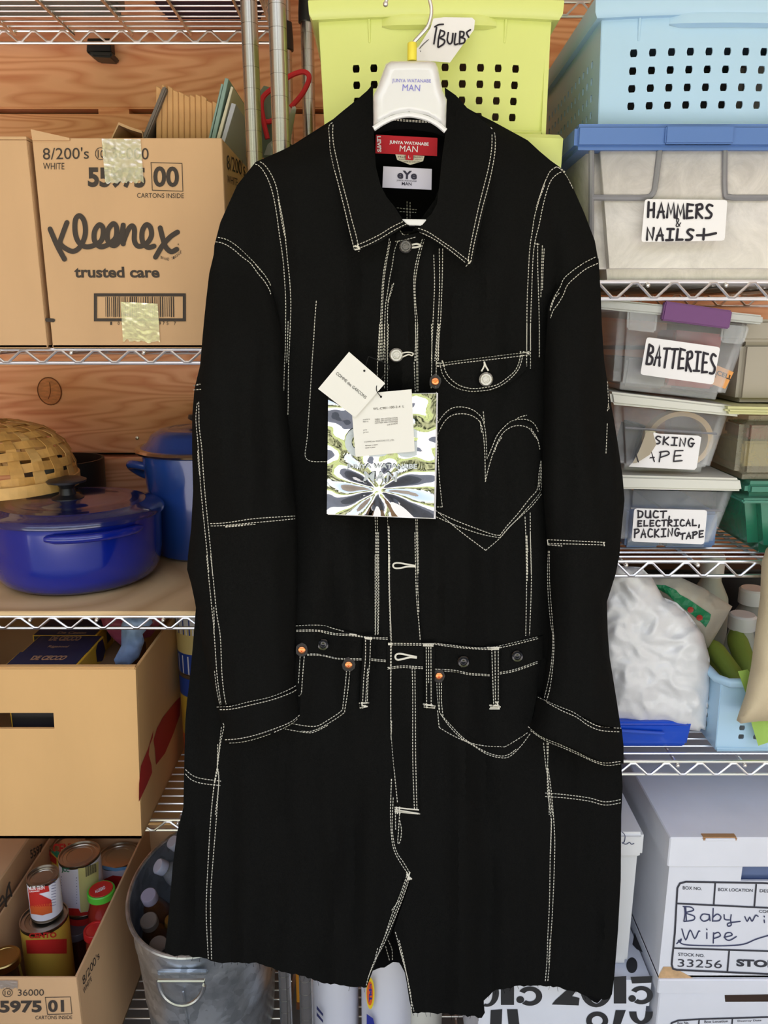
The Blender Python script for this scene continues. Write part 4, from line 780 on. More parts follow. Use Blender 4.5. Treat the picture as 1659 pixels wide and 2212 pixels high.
def eyelet(x, y, D, parent):
    bm = NB(); vs = [bm.verts.new(P(x+2.4*math.cos(a*math.pi/5), y+2.4*math.sin(a*math.pi/5), D-.0008)) for a in range(10)]; bm.faces.new(vs); part('eyelet', bm, BLS, parent)
eyelet(787, 801, 1.0365, tg)
part('string', tube(NB(), [P(x, y, D) for x, y, D in ((787, 801, 1.035), (789, 792, 1.045), (791, 786, 1.052), (796, 770, 1.06))], .0006, 6), BLS, tg, smooth=True)
part('string', tube(NB(), [P(x, y, D) for x, y, D in smooth_pts([(796, 770, 1.07), (840, 790, 1.062), (828, 812, 1.05), (815, 830, 1.038), (814, 845, 1.036), (823, 857, 1.040)], 5)], .0006, 6), BLS, tg, smooth=True)
eyelet(823, 857, 1.0415, tg)
# ------------------------------------------------------------------ cardboard boxes, left unit
def carton(x0, x1, y0, y1, z0, z1, m=CARD, t=.004, open_top=True, cutout=None, name_front='front_wall', parent=None):
    """open carton: every wall a part with its own thickness"""
    part('bottom_panel', box(NB(), x0, x1, y0, y1, z0, z0+t), m, parent)
    if cutout:
        a, b, c, d = cutout; bm = NB()
        for (u0, u1, w0, w1) in ((x0, x1, d, z1), (x0, x1, z0, c), (x0, a, c, d), (b, x1, c, d)):
            if u1-u0 > .001: addbox(bm, u0, u1, y0, y0+t, w0, w1)
        bmesh.ops.remove_doubles(bm, verts=bm.verts[:], dist=1e-5); part('front_wall', bm, m, parent)
    else: part('front_wall', box(NB(), x0, x1, y0, y0+t, z0, z1, .001, 1), m, parent)
    part('back_wall', box(NB(), x0, x1, y1-t, y1, z0, z1), m, parent)
    part('side_wall', box(NB(), x0, x0+t, y0+t, y1-t, z0, z1, .001, 1), m, parent); part('side_wall', box(NB(), x1-t, x1, y0+t, y1-t, z0, z1, .001, 1), m, parent)
def tapepatch(q, surf, parent, seed=0):
    rnd = random.Random(seed); bm = NB(); n, mm = 22, 24; V = []
    for j in range(mm+1):
        row = []
        for i in range(n+1):
            x, y = bil(q, i/n, j/mm)
            if j == mm: y += rnd.uniform(-3, 3)
            row.append(bm.verts.new(surf(x, y)+Vector((0, -(.0012*abs(noise.noise(Vector((x/9, y/7, seed)))) + .0006*noise.noise(Vector((x/3.5, y/3.5, seed)))+.0008), 0))))
        V.append(row)
    for j in range(mm):
        for i in range(n): bm.faces.new((V[j][i], V[j][i+1], V[j+1][i+1], V[j+1][i]))
    return part('tape_strip', bm, M['clear_tape'], parent, smooth=2, label='shiny crinkled clear tape')
clearplastic('clear_tape', (242, 234, 222), .7, .12, .4); M['clear_tape'].node_tree.nodes['Principled BSDF'].inputs['Metallic'].default_value = .75
z2 = LZ[1]+.003
k = thing('cardboard_carton', 'brown tissue carton with black script lettering and tape, stuffed with folded paper bags', 'box', (P(270, 750, LD).x, 1.45, z2))
bx0, bx1 = P(69, 300, 1.265).x, P(479, 300, 1.265).x; zt = P(270, 298, 1.265).z
carton(bx0, bx1, 1.265, 1.69, z2, zt, CARD, parent=k)
part('flap_edge', addhexa(NB(), [P(66, 279, 1.262), P(150, 298, 1.262), P(150, 303, 1.262), P(70, 303, 1.262)]+[v+Vector((0, .003, 0)) for v in (P(66, 279, 1.262), P(150, 298, 1.262), P(150, 303, 1.262), P(70, 303, 1.262))]), CARD, k)
s_ = SY(1.265, .0008)
bm = NB()
lettering(bm, "8/200's", [(92, 319), (192, 318), (192, 343), (93, 345)], s_, .0); lettering(bm, 'WHITE', [(93, 352), (139, 352), (139, 366), (93, 366)], s_); lettering(bm, '36000', [(240, 318), (321, 320), (321, 345), (240, 343)], s_)
tubepts = [(217+11*math.cos(a*math.pi/10), 332+13*math.sin(a*math.pi/10)) for a in range(21)]; stroke(bm, tubepts, 1.5, s_, sm=False); lettering(bm, '10', [(211, 324), (225, 324), (225, 341), (211, 341)], s_, .01)
lettering(bm, '55975', [(189, 361), (314, 362), (314, 407), (190, 405)], s_, .045); lettering(bm, '00', [(331, 359), (386, 360), (387, 404), (331, 404)], s_, .03)
stroke(bm, [(326, 351), (393, 353), (395, 413), (329, 411), (326, 351)], 1.4, s_, sm=False); lettering(bm, 'CARTONS INSIDE', [(296, 417), (397, 418), (397, 428), (296, 427)], s_)
lettering(bm, 'trusted care', [(160, 575), (343, 577), (345, 600), (161, 600)], s_, .03)
stroke(bm, R(206, 637, 398, 691)+[(206, 637)], 6.5, s_, sm=False)
rr = random.Random(3); x = 228
while x < 376:
    wd = rr.choice((1, 1.4, 2.4)); stroke(bm, [(x, 642), (x+.6, 684)], wd, s_, sm=False); x += wd+rr.choice((1.6, 2.4, 3.2))
for i, ch in enumerate('1 00 36000 55975 7'): 
    if ch != ' ': lettering(bm, ch, R(238+i*8.1, 695, 242+i*8.1, 702), s_)
stroke(bm, [(101, 691), (115, 692)], 8, s_, sm=False)
part('printed_text', bm, INK, k)
bm = NB(); ZK = lambda pts: [(x/2.9625, 250+y/2.9625) for x, y in pts]
for pl in ([(320, 725), (365, 830), (412, 918)], [(428, 684), (400, 760), (385, 815), (420, 850), (470, 868), (515, 835), (545, 760), (540, 680), (510, 640), (483, 665), (480, 740), (500, 805), (545, 838), (600, 830), (650, 795), (660, 725), (635, 698), (605, 740), (605, 800), (640, 838), (690, 825), (740, 780), (745, 715), (722, 692), (690, 735), (690, 800), (730, 832), (770, 790), (788, 705)],
    [(788, 700), (785, 770), (788, 820)], [(788, 810), (820, 730), (845, 705), (860, 730), (860, 800), (885, 835), (935, 820), (968, 770), (962, 715), (935, 698), (910, 740), (912, 805), (945, 842), (985, 835)], [(1025, 718), (1040, 780), (1060, 840), (1095, 870), (1130, 855)], [(1135, 745), (1090, 775), (1040, 830), (995, 905)]):
    stroke(bm, ZK(pl), 11, s_, n=6)
lettering(bm, 'R', R(384, 526, 387, 530), s_); 
for i, ch in enumerate('BRAND TISSUE'):
    if ch != ' ': a = i/11; lettering(bm, ch, R(347+a*42, 553+10*math.sin(a*3.1)*.9-a*12, 350+a*42, 559+10*math.sin(a*3.1)*.9-a*12), s_)
part('script_lettering', bm, INK, k)
ssd = SP((bx1, 1.3, 1.9), (1, 0, 0), .0008)
bm = NB(); lettering(bm, "8/200's", [(490, 333), (529, 348), (531, 382), (491, 365)], ssd); lettering(bm, 'WHITE', [(491, 378), (513, 386), (514, 403), (491, 394)], ssd); part('printed_text', bm, INK, k)
tapepatch([(220, 300), (304, 301), (311, 393), (228, 396)], SY(1.265, .001), k, 1)
tapepatch([(261, 652), (341, 656), (346, 740), (266, 735)], SY(1.265, .001), k, 2)
k2 = thing('cardboard_carton', 'plain brown carton at the left edge beside the lettered tissue carton', 'box', (P(20, 750, LD).x-.06, 1.45, z2))
cx1 = P(58, 310, 1.262).x; carton(cx1-.3, cx1, 1.262, 1.66, z2, P(30, 302, 1.262).z, CARD, parent=k2)
part('lid_flap', box(NB(), cx1-.3, cx1, 1.262, 1.66, P(30, 302, 1.262).z+.0005, P(30, 302, 1.262).z+.0045), CARD, k2)
# folded paper bags and files in the carton
KR = mat('kraft_paper', (196, 150, 100), .85, var=.12, vs=40); GREYC = mat('grey_board', (110, 100, 92), .8)
zc = z2+.006
ORD = ['leftmost', 'second', 'third', 'fourth', 'fifth', 'middle', 'fifth from the right', 'fourth from the right', 'third from the right', 'second from the right', 'rightmost']
PBL = [w_+(' folded kraft paper bag standing in the lettered tissue carton' if 'right' in w_ and w_ != 'rightmost' or w_ in ('leftmost', 'rightmost', 'middle') else ' from the left of the folded kraft paper bags in the tissue carton') for w_ in ORD]
for i in range(11):
    x0 = 322+i*13.2; tp = 190+i*3.2+random.uniform(-5, 5)
    a = P(x0, 300, 1.36); b = P(x0+28-i*1.2, tp, 1.36)
    bm = NB(); w = .0042; c8 = [Vector((b.x-w, 1.34, b.z)), Vector((b.x+w, 1.34, b.z-.004)), Vector((a.x+w, 1.34, zc)), Vector((a.x-w, 1.34, zc))]
    hexa(bm, c8+[v+Vector((random.uniform(-.002, .002), .27, -.01)) for v in c8], .0012, 1)
    o = tag(part('paper_bag', bm, KR), PBL[i], 'paper bag', 'folded paper bags in the carton')
a, b = P(305, 300, 1.33), P(352, 184, 1.33); b2 = P(372, 205, 1.33); a2 = P(316, 300, 1.33)
bm = NB(); hexa(bm, [b, b+Vector((.006, 0, -.004)), a2, a]+[Vector((v.x, 1.62, v.z)) for v in (b, b+Vector((.006, 0, -.004)), a2, a)], .002, 2); tag(part('cardboard_sheet', bm, GREYC), 'brown leaning board left of the folded paper bags', 'board')
bm = NB(); q = [P(243, 292, 1.36), P(258, 266, 1.36), P(275, 275, 1.36), P(300, 283, 1.36), P(305, 297, 1.36)]
st_ = [P(x, y, 1.33) for x, y in ((240, 298), (256, 264), (280, 274), (306, 282), (310, 300))]
for aa, bb in zip(st_, st_[1:]): addhexa(bm, [aa, bb, bb-Vector((0, 0, .004)), aa-Vector((0, 0, .004))]+[v+Vector((0, .16, 0)) for v in (aa, bb, bb-Vector((0, 0, .004)), aa-Vector((0, 0, .004)))])
tag(part('folded_carton_flap', bm, CARD), 'small folded brown flap poking out of the tissue carton top', 'flap')
TEAL = mat('teal_folder', (134, 160, 152), .7); LGREY = mat('pale_grey_folder', (176, 178, 186), .7)
for i, (pts, m, lab) in enumerate((([(489, 168), (497, 170), (468, 300), (459, 300)], TEAL, 'teal board folder leaning against the shelf post'), ([(481, 180), (485, 182), (457, 300), (453, 300)], TEAL, 'thin teal sheet at the left of the leaning folders'), ([(502, 186), (507, 188), (478, 300), (470, 300)], mat('cream_board', (206, 200, 176), .7), 'cream edged folder between the teal and the grey folders'), ([(503, 222), (513, 225), (490, 302), (481, 302)], LGREY, 'pale grey folder in front of the teal folders'))):
    q4 = [P(x-3, y, 1.33) for x, y in pts]; q4[2] = q4[1]+(q4[2]-q4[1])*((q4[1].z-zc)/(q4[1].z-q4[2].z)); q4[3] = q4[0]+(q4[3]-q4[0])*((q4[0].z-zc)/(q4[0].z-q4[3].z))
    ext = .24; bm = NB(); hexa(bm, q4+[Vector((v.x+.03*0, v.y+ext, v.z)) for v in q4], .0006, 1); tag(part('board_folder', bm, m), lab, 'folder', 'folders in the tissue carton')
part_ = None
# things behind the posts: grey gift bag with a red cord
gb = thing('gift_bag', 'grey green paper gift bag with red cord handle behind the chrome posts', 'bag', P(600, 330, 1.56))
bm = NB(); vs_ = [(548, 340), (552, 210), (570, 185), (590, 190), (603, 225), (608, 300), (640, 318), (645, 345)]
pillow(bm, vs_, lambda x, y: 1.52, lambda x, y: 1.60, 30); part('bag_body', bm, mat('sage_paper', (112, 122, 104), .8), gb)
part('cord_handle', tube(NB(), [P(x, y, 1.50) for x, y in smooth_pts([(578, 300), (568, 255), (566, 215), (590, 190), (625, 165), (655, 155), (668, 168), (655, 200), (628, 232)], 5)], .0045, 8), mat('red_cord', (205, 36, 44), .7), gb, smooth=True)
part('cord_handle', tube(NB(), [P(x, y, 1.505) for x, y in smooth_pts([(566, 262), (585, 262), (600, 245), (603, 215)], 5)], .0045, 8), M['red_cord'], gb, smooth=True)
part('tissue_paper', pillow(NB(), [(570, 335), (578, 312), (592, 300), (610, 285), (625, 250), (634, 222), (640, 235), (632, 280), (622, 335)], lambda x, y: 1.49+.01*math.sin(x/5), lambda x, y: 1.51, 12), mat('tissue', (186, 190, 180), .8), gb, smooth=True)
# ------------------------------------------------------------------ pots on the plywood liner
zl = LZ[2]+.003
bm = box(NB(), LX0+.02, LX1-.02, LD-.004, LB-.005, zl, zl+.0085, .001, 1); tag(part('plywood_liner', bm, PLY), 'plywood board lying on the wire shelf under the blue pots', 'board')
zp = zl+.0095
BLUE = mat('enamel_blue', (10, 32, 140), .16, coat=.6); BLUE2 = mat('enamel_blue_stockpot', (36, 70, 150), .22, coat=.7)
BLUED = mat('enamel_blue_lid', (26, 34, 96), .16, coat=1); KNOB = mat('black_knob', (30, 30, 36), .35)
c = P(160, 1105, 1.455); dx_, dy_ = c.x, 1.455
do = thing('dutch_oven', 'oval dark blue enamel casserole with ridged lid and black knob', 'pot', (dx_, dy_, zp))
rs = .158; zr = P(160, 1150, 1.30).z
hb = zr-zp
prof = [(.70, 0), (.80, .003), (.88, .012), (.94, .03), (.975, .06), (.99, hb-.01), (1.0, hb), (.96, hb), (.94, .06), (.7, .01), (0, .008)]
part('pot_body', lathe(NB(), [(r*rs, z) for r, z in prof], dx_, dy_, zp, 56, 1.05, .95, capt=False), BLUE, do, smooth=True)
prof = [(1.03, 0), (1.035, .004), (1.02, .009), (.97, .014), (.88, .017), (.83, .021), (.81, .020), (.76, .0225), (.74, .0215), (.68, .024), (.66, .023), (.55, .026), (.3, .028), (0, .029)]
part('lid', lathe(NB(), [(r*rs, z) for r, z in prof], dx_, dy_, zp+hb+.0015, 56, 1.05, .95), BLUED, do, smooth=True)
kx = P(153, 1090, 1.43)
kb = zp+hb+.027
part('lid_knob', lathe(NB(), [(.031, 0), (.030, .004), (.016, .010), (.013, .022), (.018, .031), (.036, .034), (.037, .038), (.03, .041), (0, .042)], dx_-.005, dy_-.01, kb, 28), KNOB, do, smooth=True)
hd = []; bm = NB()
for a in range(11):
    an = math.radians(-88+a*6.2); hd.append((dx_+(rs*1.05+.001+.006*math.sin(a/10*math.pi))*math.cos(an), dy_+(rs*.95+.001+.007*math.sin(a/10*math.pi))*math.sin(an), zr-.014))
tube(bm, hd, [.005]+[.0085]*9+[.005], 10); part('lug_handle', bm, BLUE, do, smooth=True)
# blue stockpot
sp = P(440, 1180, 1.64); sxx = sp.x; R0 = .118
so_ = thing('stockpot', 'tall blue enamel stockpot with domed lid behind the casserole', 'pot', (sxx, 1.64, zp))
hz = P(400, 992, 1.52).z-zp
part('pot_body', lathe(NB(), [(.09, 0), (.098, .006), (.102, .03), (R0*.93, hz*.6), (R0, hz), (R0*.97, hz), (.09, .02), (0, .01)], sxx, 1.64, zp, 40, capt=False), BLUE2, so_, smooth=True)
part('rim', lathe(NB(), [(R0, -.004), (R0+.012, 0), (R0+.014, .004), (R0+.010, .009), (R0-.002, .010)], sxx, 1.64, zp+hz, 40, capb=False, capt=False), mat('steel_rim', (200, 190, 175), .18, 1), so_, smooth=True)
part('lid', lathe(NB(), [(R0+.004, .008), (R0-.012, .018), (R0-.022, .035), (R0-.04, .046), (.062, .049), (.058, .047), (.045, .051), (.04, .049), (.02, .053), (0, .054)], sxx, 1.64, zp+hz, 40), BLUE2, so_, smooth=True)
part('lid_knob', lathe(NB(), [(.008, 0), (.008, .01), (.018, .016), (.016, .024), (0, .026)], sxx, 1.64, zp+hz+.052, 16), KNOB, so_, smooth=True)
part('loop_handle', tube(NB(), smooth_pts([(sxx-.100, 1.60, zp+hz-.03), (sxx-.135, 1.61, zp+hz-.026), (sxx-.142, 1.63, zp+hz-.036), (sxx-.125, 1.65, zp+hz-.055), (sxx-.102, 1.65, zp+hz-.06)], 4), .009, 10), BLUE2, so_, smooth=True)
# black pot behind
bp_ = P(140, 1050, 1.68); bz = P(150, 1005, 1.60).z
tag(part('black_pot', lathe(NB(), [(.07, 0), (.08, .01), (.086, .06), (.088, bz-zp), (.083, bz-zp), (.078, .03), (0, .02)], bp_.x, 1.68, zp, 36, capt=False), mat('black_iron', (36, 32, 30), .45), smooth=True), 'black straight-sided pot half hidden behind the casserole lid', 'pot')
# woven basket
BSK = mat('basket_splint', (206, 156, 84), .55, var=.15, vs=50, stretch=(1, 1, 1)); BSK2 = mat('basket_splint_light', (222, 176, 106), .5, var=.12, vs=40)
bc = P(-12, 1040, 1.50); zb = P(10, 1085, 1.35).z
bk = thing('woven_basket', 'upturned woven splint basket resting over the casserole lid', 'basket', (bc.x, 1.50, zb))
BR, BH = .155, .115
def dome(a, t, o=0):
    # a angle, t 0 rim .. 1 crown
    sq = 1+.10*math.cos(4*a)*t; r = BR*math.cos(t*math.pi/2*.93)**.75*sq+o; z = BH*math.sin(t*math.pi/2)**.9
    return Vector((bc.x+r*math.cos(a), 1.50+r*math.sin(a)*.95, zb+.012+z+o*.5))
def strip(bm, P_, wdir, th=.0012):
    n = len(P_); A = []
    for (p, wv, nv) in P_: A.append([bm.verts.new(p+wv), bm.verts.new(p-wv), bm.verts.new(p-wv-nv*th), bm.verts.new(p+wv-nv*th)])
    for a, b in zip(A, A[1:]):
        for i in range(4): bm.faces.new((a[i], a[(i+1) % 4], b[(i+1) % 4], b[i]))
NS = 22
for i in range(NS):
    a = 2*math.pi*i/NS; pl = []
    for j in range(15):
        t = j/14*.97; o = .0022*math.cos(math.pi*(j/14*7+i)); p = dome(a, t, o); n = (p-Vector((bc.x, 1.5, zb))).normalized(); tg_ = Vector((-math.sin(a), math.cos(a), 0)); pl.append((p, tg_*(.0135*(1-t*.8)), n))
    bm = NB(); strip(bm, pl, 0); part('stave', bm, BSK if i % 2 else BSK2, bk)
for j in range(7):
    t = (j+.5)/7*.93; pl = []; nn = NS*4
    for k_ in range(nn+1):
        a = 2*math.pi*k_/nn; o = .0022*math.cos(math.pi*(k_/4+j+1)); p = dome(a, t, o); up = (dome(a, min(1, t+.05))-dome(a, t-.03)).normalized(); n = (p-Vector((bc.x, 1.5, zb))).normalized(); pl.append((p, up*.0085, n))
    bm = NB(); strip(bm, pl, 0); part('weaver', bm, BSK, bk)
pl = [(Vector((bc.x+(BR+.006)*math.cos(a*math.pi/32), 1.5+(BR+.006)*.95*math.sin(a*math.pi/32), zb+.010)), Vector((0, 0, .011)), Vector((math.cos(a*math.pi/32), math.sin(a*math.pi/32), 0))) for a in range(65)]
bm = NB(); strip(bm, pl, 0, .004); part('rim_hoop', bm, BSK2, bk)
# ------------------------------------------------------------------ open carton with pasta boxes
z4 = LZ[3]+.003; yf = 1.212
c1 = P(293, 1445, yf).x; zt = P(200, 1446, yf).z; c0 = c1-.50
oc = thing('cardboard_carton', 'large open brown carton with a cut handle hole and dark pasta boxes inside', 'box', ((c0+c1)/2, 1.44, z4))
ha, hb_ = P(120, 1540, yf), P(120, 1574, yf)
carton(c0, c1, yf, 1.66, z4, zt, CARD2, .0055, cutout=(ha.x-.105, ha.x, hb_.z, ha.z), parent=oc)
part('rolled_edge', box(NB(), c0, c1, yf-.001, yf+.012, zt-.001, zt+.0045, .002, 2), CARD2, oc)
part('handle_flap', addhexa(NB(), [Vector((ha.x-.104, yf+.005, ha.z)), Vector((ha.x-.001, yf+.005, ha.z)), Vector((ha.x-.002, yf+.035, ha.z-.018)), Vector((ha.x-.103, yf+.035, ha.z-.018))]+[Vector((ha.x-.104, yf+.009, ha.z+.002)), Vector((ha.x-.001, yf+.009, ha.z+.002)), Vector((ha.x-.002, yf+.038, ha.z-.015)), Vector((ha.x-.103, yf+.038, ha.z-.015))]), CARD2, oc)
ss = SP((c1, 1.3, .8), (1, 0, 0), .0008); REDP = mat('print_red', (172, 34, 30), .75)
ZB = lambda pts: [(x/3.607, 1300+y/3.607) for x, y in pts]
bm = NB(); fill(bm, ZB([(1395, 780), (1300, 900), (1255, 985), (1230, 1080), (1245, 1150), (1260, 1270), (1330, 1180), (1395, 1020), (1440, 880), (1436, 740)]), ss)
fill(bm, ZB([(1225, 1000), (1205, 1080), (1190, 1140), (1135, 1280), (1125, 1420), (1130, 1560), (1190, 1430), (1230, 1330), (1222, 1270), (1195, 1190), (1200, 1120), (1222, 1060)]), ss); part('flame_print', bm, REDP, oc)
kx_ = (P(306, 1812, yf).x-c1)/(z4-zt)
for o_ in oc.children:
    for v in o_.data.vertices: v.co.x += kx_*(v.co.z+z4-zt)
NAVY = mat('pasta_navy', (26, 30, 66), .45); PYEL = mat('pasta_yellow', (206, 160, 44), .5); PTXT = mat('pasta_text', (158, 120, 92), .6)
for i, (y0, y1, pa, pb, py, w1, w2) in enumerate(((1.243, 1.30, 25, 180, 1425, 'DE CECCO', ''), (1.306, 1.385, 64, 208, 1388, 'DE CECCO', 'Rigatoni'), (1.39, 1.47, 90, 226, 1362, 'De Cecco', ''))):
    ym = (y0+y1)/2; xa, xb = P(pa, py, ym).x, P(pb, py, ym).x; zt_ = P(100, (1437, 1410, 1371)[i], y0).z; z0_ = z4+.008
    t = thing('pasta_box', ('navy pasta box nearest the front wall of the open carton', 'navy pasta box in the middle of the three in the carton', 'navy pasta box standing rearmost in the open carton')[i], 'box', ((xa+xb)/2, ym, z0_), 'pasta boxes in the carton')
    part('box_body', box(NB(), xa, xb, y0, y1, z0_, zt_-.001, .001, 1), PYEL, t); part('top_panel', box(NB(), xa+.003, xb-.004, y0, y1-.001, zt_-.001, zt_), NAVY, t)
    part('front_panel', box(NB(), xa+.003, xb-.004, y0-.001, y0, z0_+.004, zt_-.003), mat('pasta_front_shaded', (24, 22, 28), .6), t)  # front colour darkened to give the shade seen through the handle hole
    sf = SP((0, 0, zt_), (0, 0, 1), .0005); bm = NB()
    lq = ([(70, 1416), (148, 1416), (138, 1426), (64, 1426)], [(110, 1374), (178, 1374), (172, 1384), (104, 1384)], [(125, 1364), (188, 1364), (186, 1369), (122, 1369)])[i]
    lettering(bm, w1, lq, sf, .05, .3)
    if w2: lettering(bm, w2, [(104, 1394), (150, 1394), (147, 1400), (101, 1400)], sf, .02, .3)
    part('box_text', bm, PTXT, t)
    if i: 
        bm = NB(); fill(bm, [(x, y) for x, y in ([(212, 1388), (222, 1380), (228, 1405), (222, 1428), (210, 1430), (207, 1405)] if i == 1 else [(230, 1366), (238, 1360), (240, 1380), (232, 1390)])], SP((xb, 0, 0), (1, 0, 0), .0006)); part('side_badge', bm, NAVY, t)
LBL = mat('pouch_blue', (134, 158, 196), .35, var=.2, vs=30, bump=.5, bs=60); PNK = mat('pouch_pink', (176, 84, 110), .3, bump=.8, bs=60)
ol = [(246, 1425), (262, 1395), (262, 1350), (270, 1330), (325, 1328), (330, 1345), (308, 1370), (312, 1385), (300, 1420), (280, 1437), (250, 1437)]
bm = NB(); pillow(bm, ol, lambda x, y: 1.33-.012*min(1, edge_dist(x, y, ol)/15)+.006*noise.noise(Vector((x/14, y/14, 2))), lambda x, y: 1.37, 7)
t = tag(part('snack_pouch', bm, LBL, smooth=2), 'crumpled light blue foil pouch upright in the open carton', 'bag')
ol2 = [(215, 1328), (262, 1326), (300, 1328), (330, 1326), (352, 1326), (345, 1350), (325, 1375), (262, 1395), (240, 1375), (222, 1350)]
bm = NB(); pillow(bm, ol2, lambda x, y: 1.40-.012*min(1, edge_dist(x, y, ol2)/15)+.008*noise.noise(Vector((x/12, y/12, 6))), lambda x, y: 1.44, 8)
tag(part('snack_pouch', bm, PNK, smooth=2), 'pink clear plastic wrapped pouch behind the blue pouch', 'bag')
tag(part('carton_filler', box(NB(), P(246, 1430, 1.37).x-.03, P(246, 1430, 1.37).x+.035, 1.31, 1.46, z4+.008, P(250, 1436, 1.34).z-.003, .002, 1), CARDIN), 'shallow brown inner box under the pouches in the open carton', 'box')
# stacked tins beside the carton
tx = P(444, 1500, 1.48).x
for i, (z0_, z1_, lab) in enumerate(((z4, P(440, 1432, 1.5).z, 'orange and yellow tin at the bottom beside the open carton'), (P(440, 1432, 1.5).z+.001, P(440, 1300, 1.5).z, 'blue and cream striped tin stacked above the orange tin'))):
    t = thing('food_tin', lab, 'tin', (tx, 1.48, z0_), 'tins beside the open carton'); h = z1_-z0_
    part('tin_body', lathe(NB(), [(.048, 0), (.05, .002), (.05, h-.003), (.048, h), (.044, h-.003), (0, h-.003)], tx, 1.48, z0_, 32), mat('tin_steel', (180, 178, 170), .3, 1), t, smooth=True)
    cols = (('tin_yellow', (206, 170, 60)), ('tin_orange', (206, 92, 34)), ('tin_blue', (34, 66, 150))) if i == 0 else (('tin_blue', (34, 66, 150)), ('tin_cream', (206, 186, 120)), ('tin_white', (220, 220, 226)))
    zz = [0, .35, .8, 1]
    for j, (nm, cc) in enumerate(cols if i else (cols[1], cols[0], cols[2])): part('label_band', lathe(NB(), [(.0508, .004+(h-.01)*zz[j]), (.0508, .004+(h-.01)*zz[j+1])], tx, 1.48, z0_, 32, capb=False, capt=False), mat(nm, cc, .45), t, smooth=True)
    if i:
        for a in range(24):
            an = math.pi+a*math.pi/22-.1
            for za, zb_ in ((.66, .98), (.03, .32)):
                bm = NB(); vs = [bm.verts.new((tx+.0512*math.cos(an+d), 1.48+.0512*math.sin(an+d), z0_+h*q)) for d, q in ((-.03, za), (.03, za), (.03, zb_), (-.03, zb_))]; bm.faces.new(vs)
                part('stripe', bm, M['tin_white'] if a % 2 else M['tin_blue'], t)
# ------------------------------------------------------------------ bottom shelf, left: carton of cans
z5 = .153; yf = 1.19
a0 = P(165, 2112, yf); x1 = a0.x; x0 = -.797; zt = a0.z
cc = thing('cardboard_carton', 'open brown carton on the bottom shelf filled with tins and jars', 'box', ((x0+x1)/2, 1.42, z5))
carton(x0, x1, yf, 1.66, z5, zt, CARD, .0045, parent=cc)
s_ = SY(yf, .0008); bm = NB()
ZC = lambda pts: [(x/3.607, 1780+y/3.607) for x, y in pts]
lettering(bm, '36000', ZC([(138, 1290), (342, 1288), (342, 1338), (138, 1340)]), s_); stroke(bm, ZC([(58+38*math.cos(a*math.pi/10), 1315+32*math.sin(a*math.pi/10)) for a in range(21)]), 1.3, s_, sm=False); lettering(bm, '10', ZC([(36, 1298), (82, 1298), (82, 1335), (36, 1335)]), s_)
lettering(bm, '55975', ZC([(-90, 1378), (325, 1375), (325, 1470), (-85, 1474)]), s_, .04); lettering(bm, '01', ZC([(372, 1372), (497, 1370), (500, 1465), (375, 1467)]), s_, .035)
stroke(bm, ZC([(352, 1352), (548, 1348), (560, 1480), (370, 1485), (352, 1352)]), 1.3, s_, sm=False); lettering(bm, 'CARTONS INSIDE', ZC([(275, 1495), (563, 1493), (563, 1520), (275, 1523)]), s_)
part('printed_text', bm, INK, cc)
ss = SP((x1, 1.3, .4), (1, 0, 0), .0008); bm = NB()
lettering(bm, "8/200's", ZC([(640, 1195), (768, 985), (778, 1040), (650, 1260)]), ss); lettering(bm, 'WHITE', ZC([(645, 1285), (710, 1185), (718, 1215), (655, 1330)]), ss); part('printed_text', bm, INK, cc)
ssi = SP((x0+.0045, 1.3, .4), (1, 0, 0), .0008); bm = NB()
lettering(bm, '5597', ZC([(232, 205), (330, 150), (335, 210), (240, 275)]), ssi, .03)
for pl in ([(0, 600), (20, 560), (35, 590), (50, 640)], [(75, 455), (55, 520), (45, 640)], [(0, 640), (40, 590), (88, 545)], [(70, 470), (90, 560)]): stroke(bm, ZC(pl), 4, ssi)
part('printed_text', bm, INK, cc)
tapepatch(ZC([(-40, 1215), (140, 1215), (140, 1275), (-40, 1275)]), SY(yf, .001), cc, 4)
tag(part('cardboard_carton', box(NB(), x0-.25, x0-.012, 1.26, 1.66, z5, zt+.05, .003, 1), CARD), 'brown carton at the far left beside the carton of tins', 'box')
TIN = mat('can_end', (176, 168, 156), .3, 1)
def can(x, y, D, wpx, zb_, m, lab, jar=False, lidm=None, hgt=None, name=None):
    p = P(x, y, D); r = wpx/2/kpx(x, y, D); zt_ = p.z; h = zt_-zb_
    t = thing(name or ('glass_jar' if jar else 'food_can'), lab, 'jar' if jar else 'can', (p.x, D, zb_), 'jars in the carton' if jar else 'cans in the carton')
    if jar:
        part('jar_body', lathe(NB(), [(r*.9, 0), (r*1.05, .004), (r*1.08, h*.62), (r*.86, h-.022), (r*.86, h-.015)], p.x, D, zb_, 28), m, t, smooth=True)
        part('lid', lathe(NB(), [(r, h-.016), (r, h-.002), (r*.94, h), (r*.8, h-.001), (r*.78, h-.002), (0, h-.0015)], p.x, D, zb_, 28), lidm, t, smooth=True)
    else:
        part('can_body', lathe(NB(), [(r, 0), (r*1.01, .002), (r*.985, .004), (r*.985, h-.005), (r*1.01, h-.003), (r, h), (r*.95, h), (r*.93, h-.004), (r*.8, h-.004), (r*.78, h-.0055), (r*.62, h-.0045), (r*.6, h-.0055), (0, h-.005)], p.x, D, zb_, 32), TIN, t, smooth=True)
        part('paper_label', lathe(NB(), [(r*.997, .006), (r*.997, h-.008)], p.x, D, zb_, 32, capb=False, capt=False), m, t, smooth=True)
    t['_'] = 0; del t['_']
    return t, p.x, D, r, zb_, zt_
fillc = lambda b, p, s: fill(b, p, s, 5)
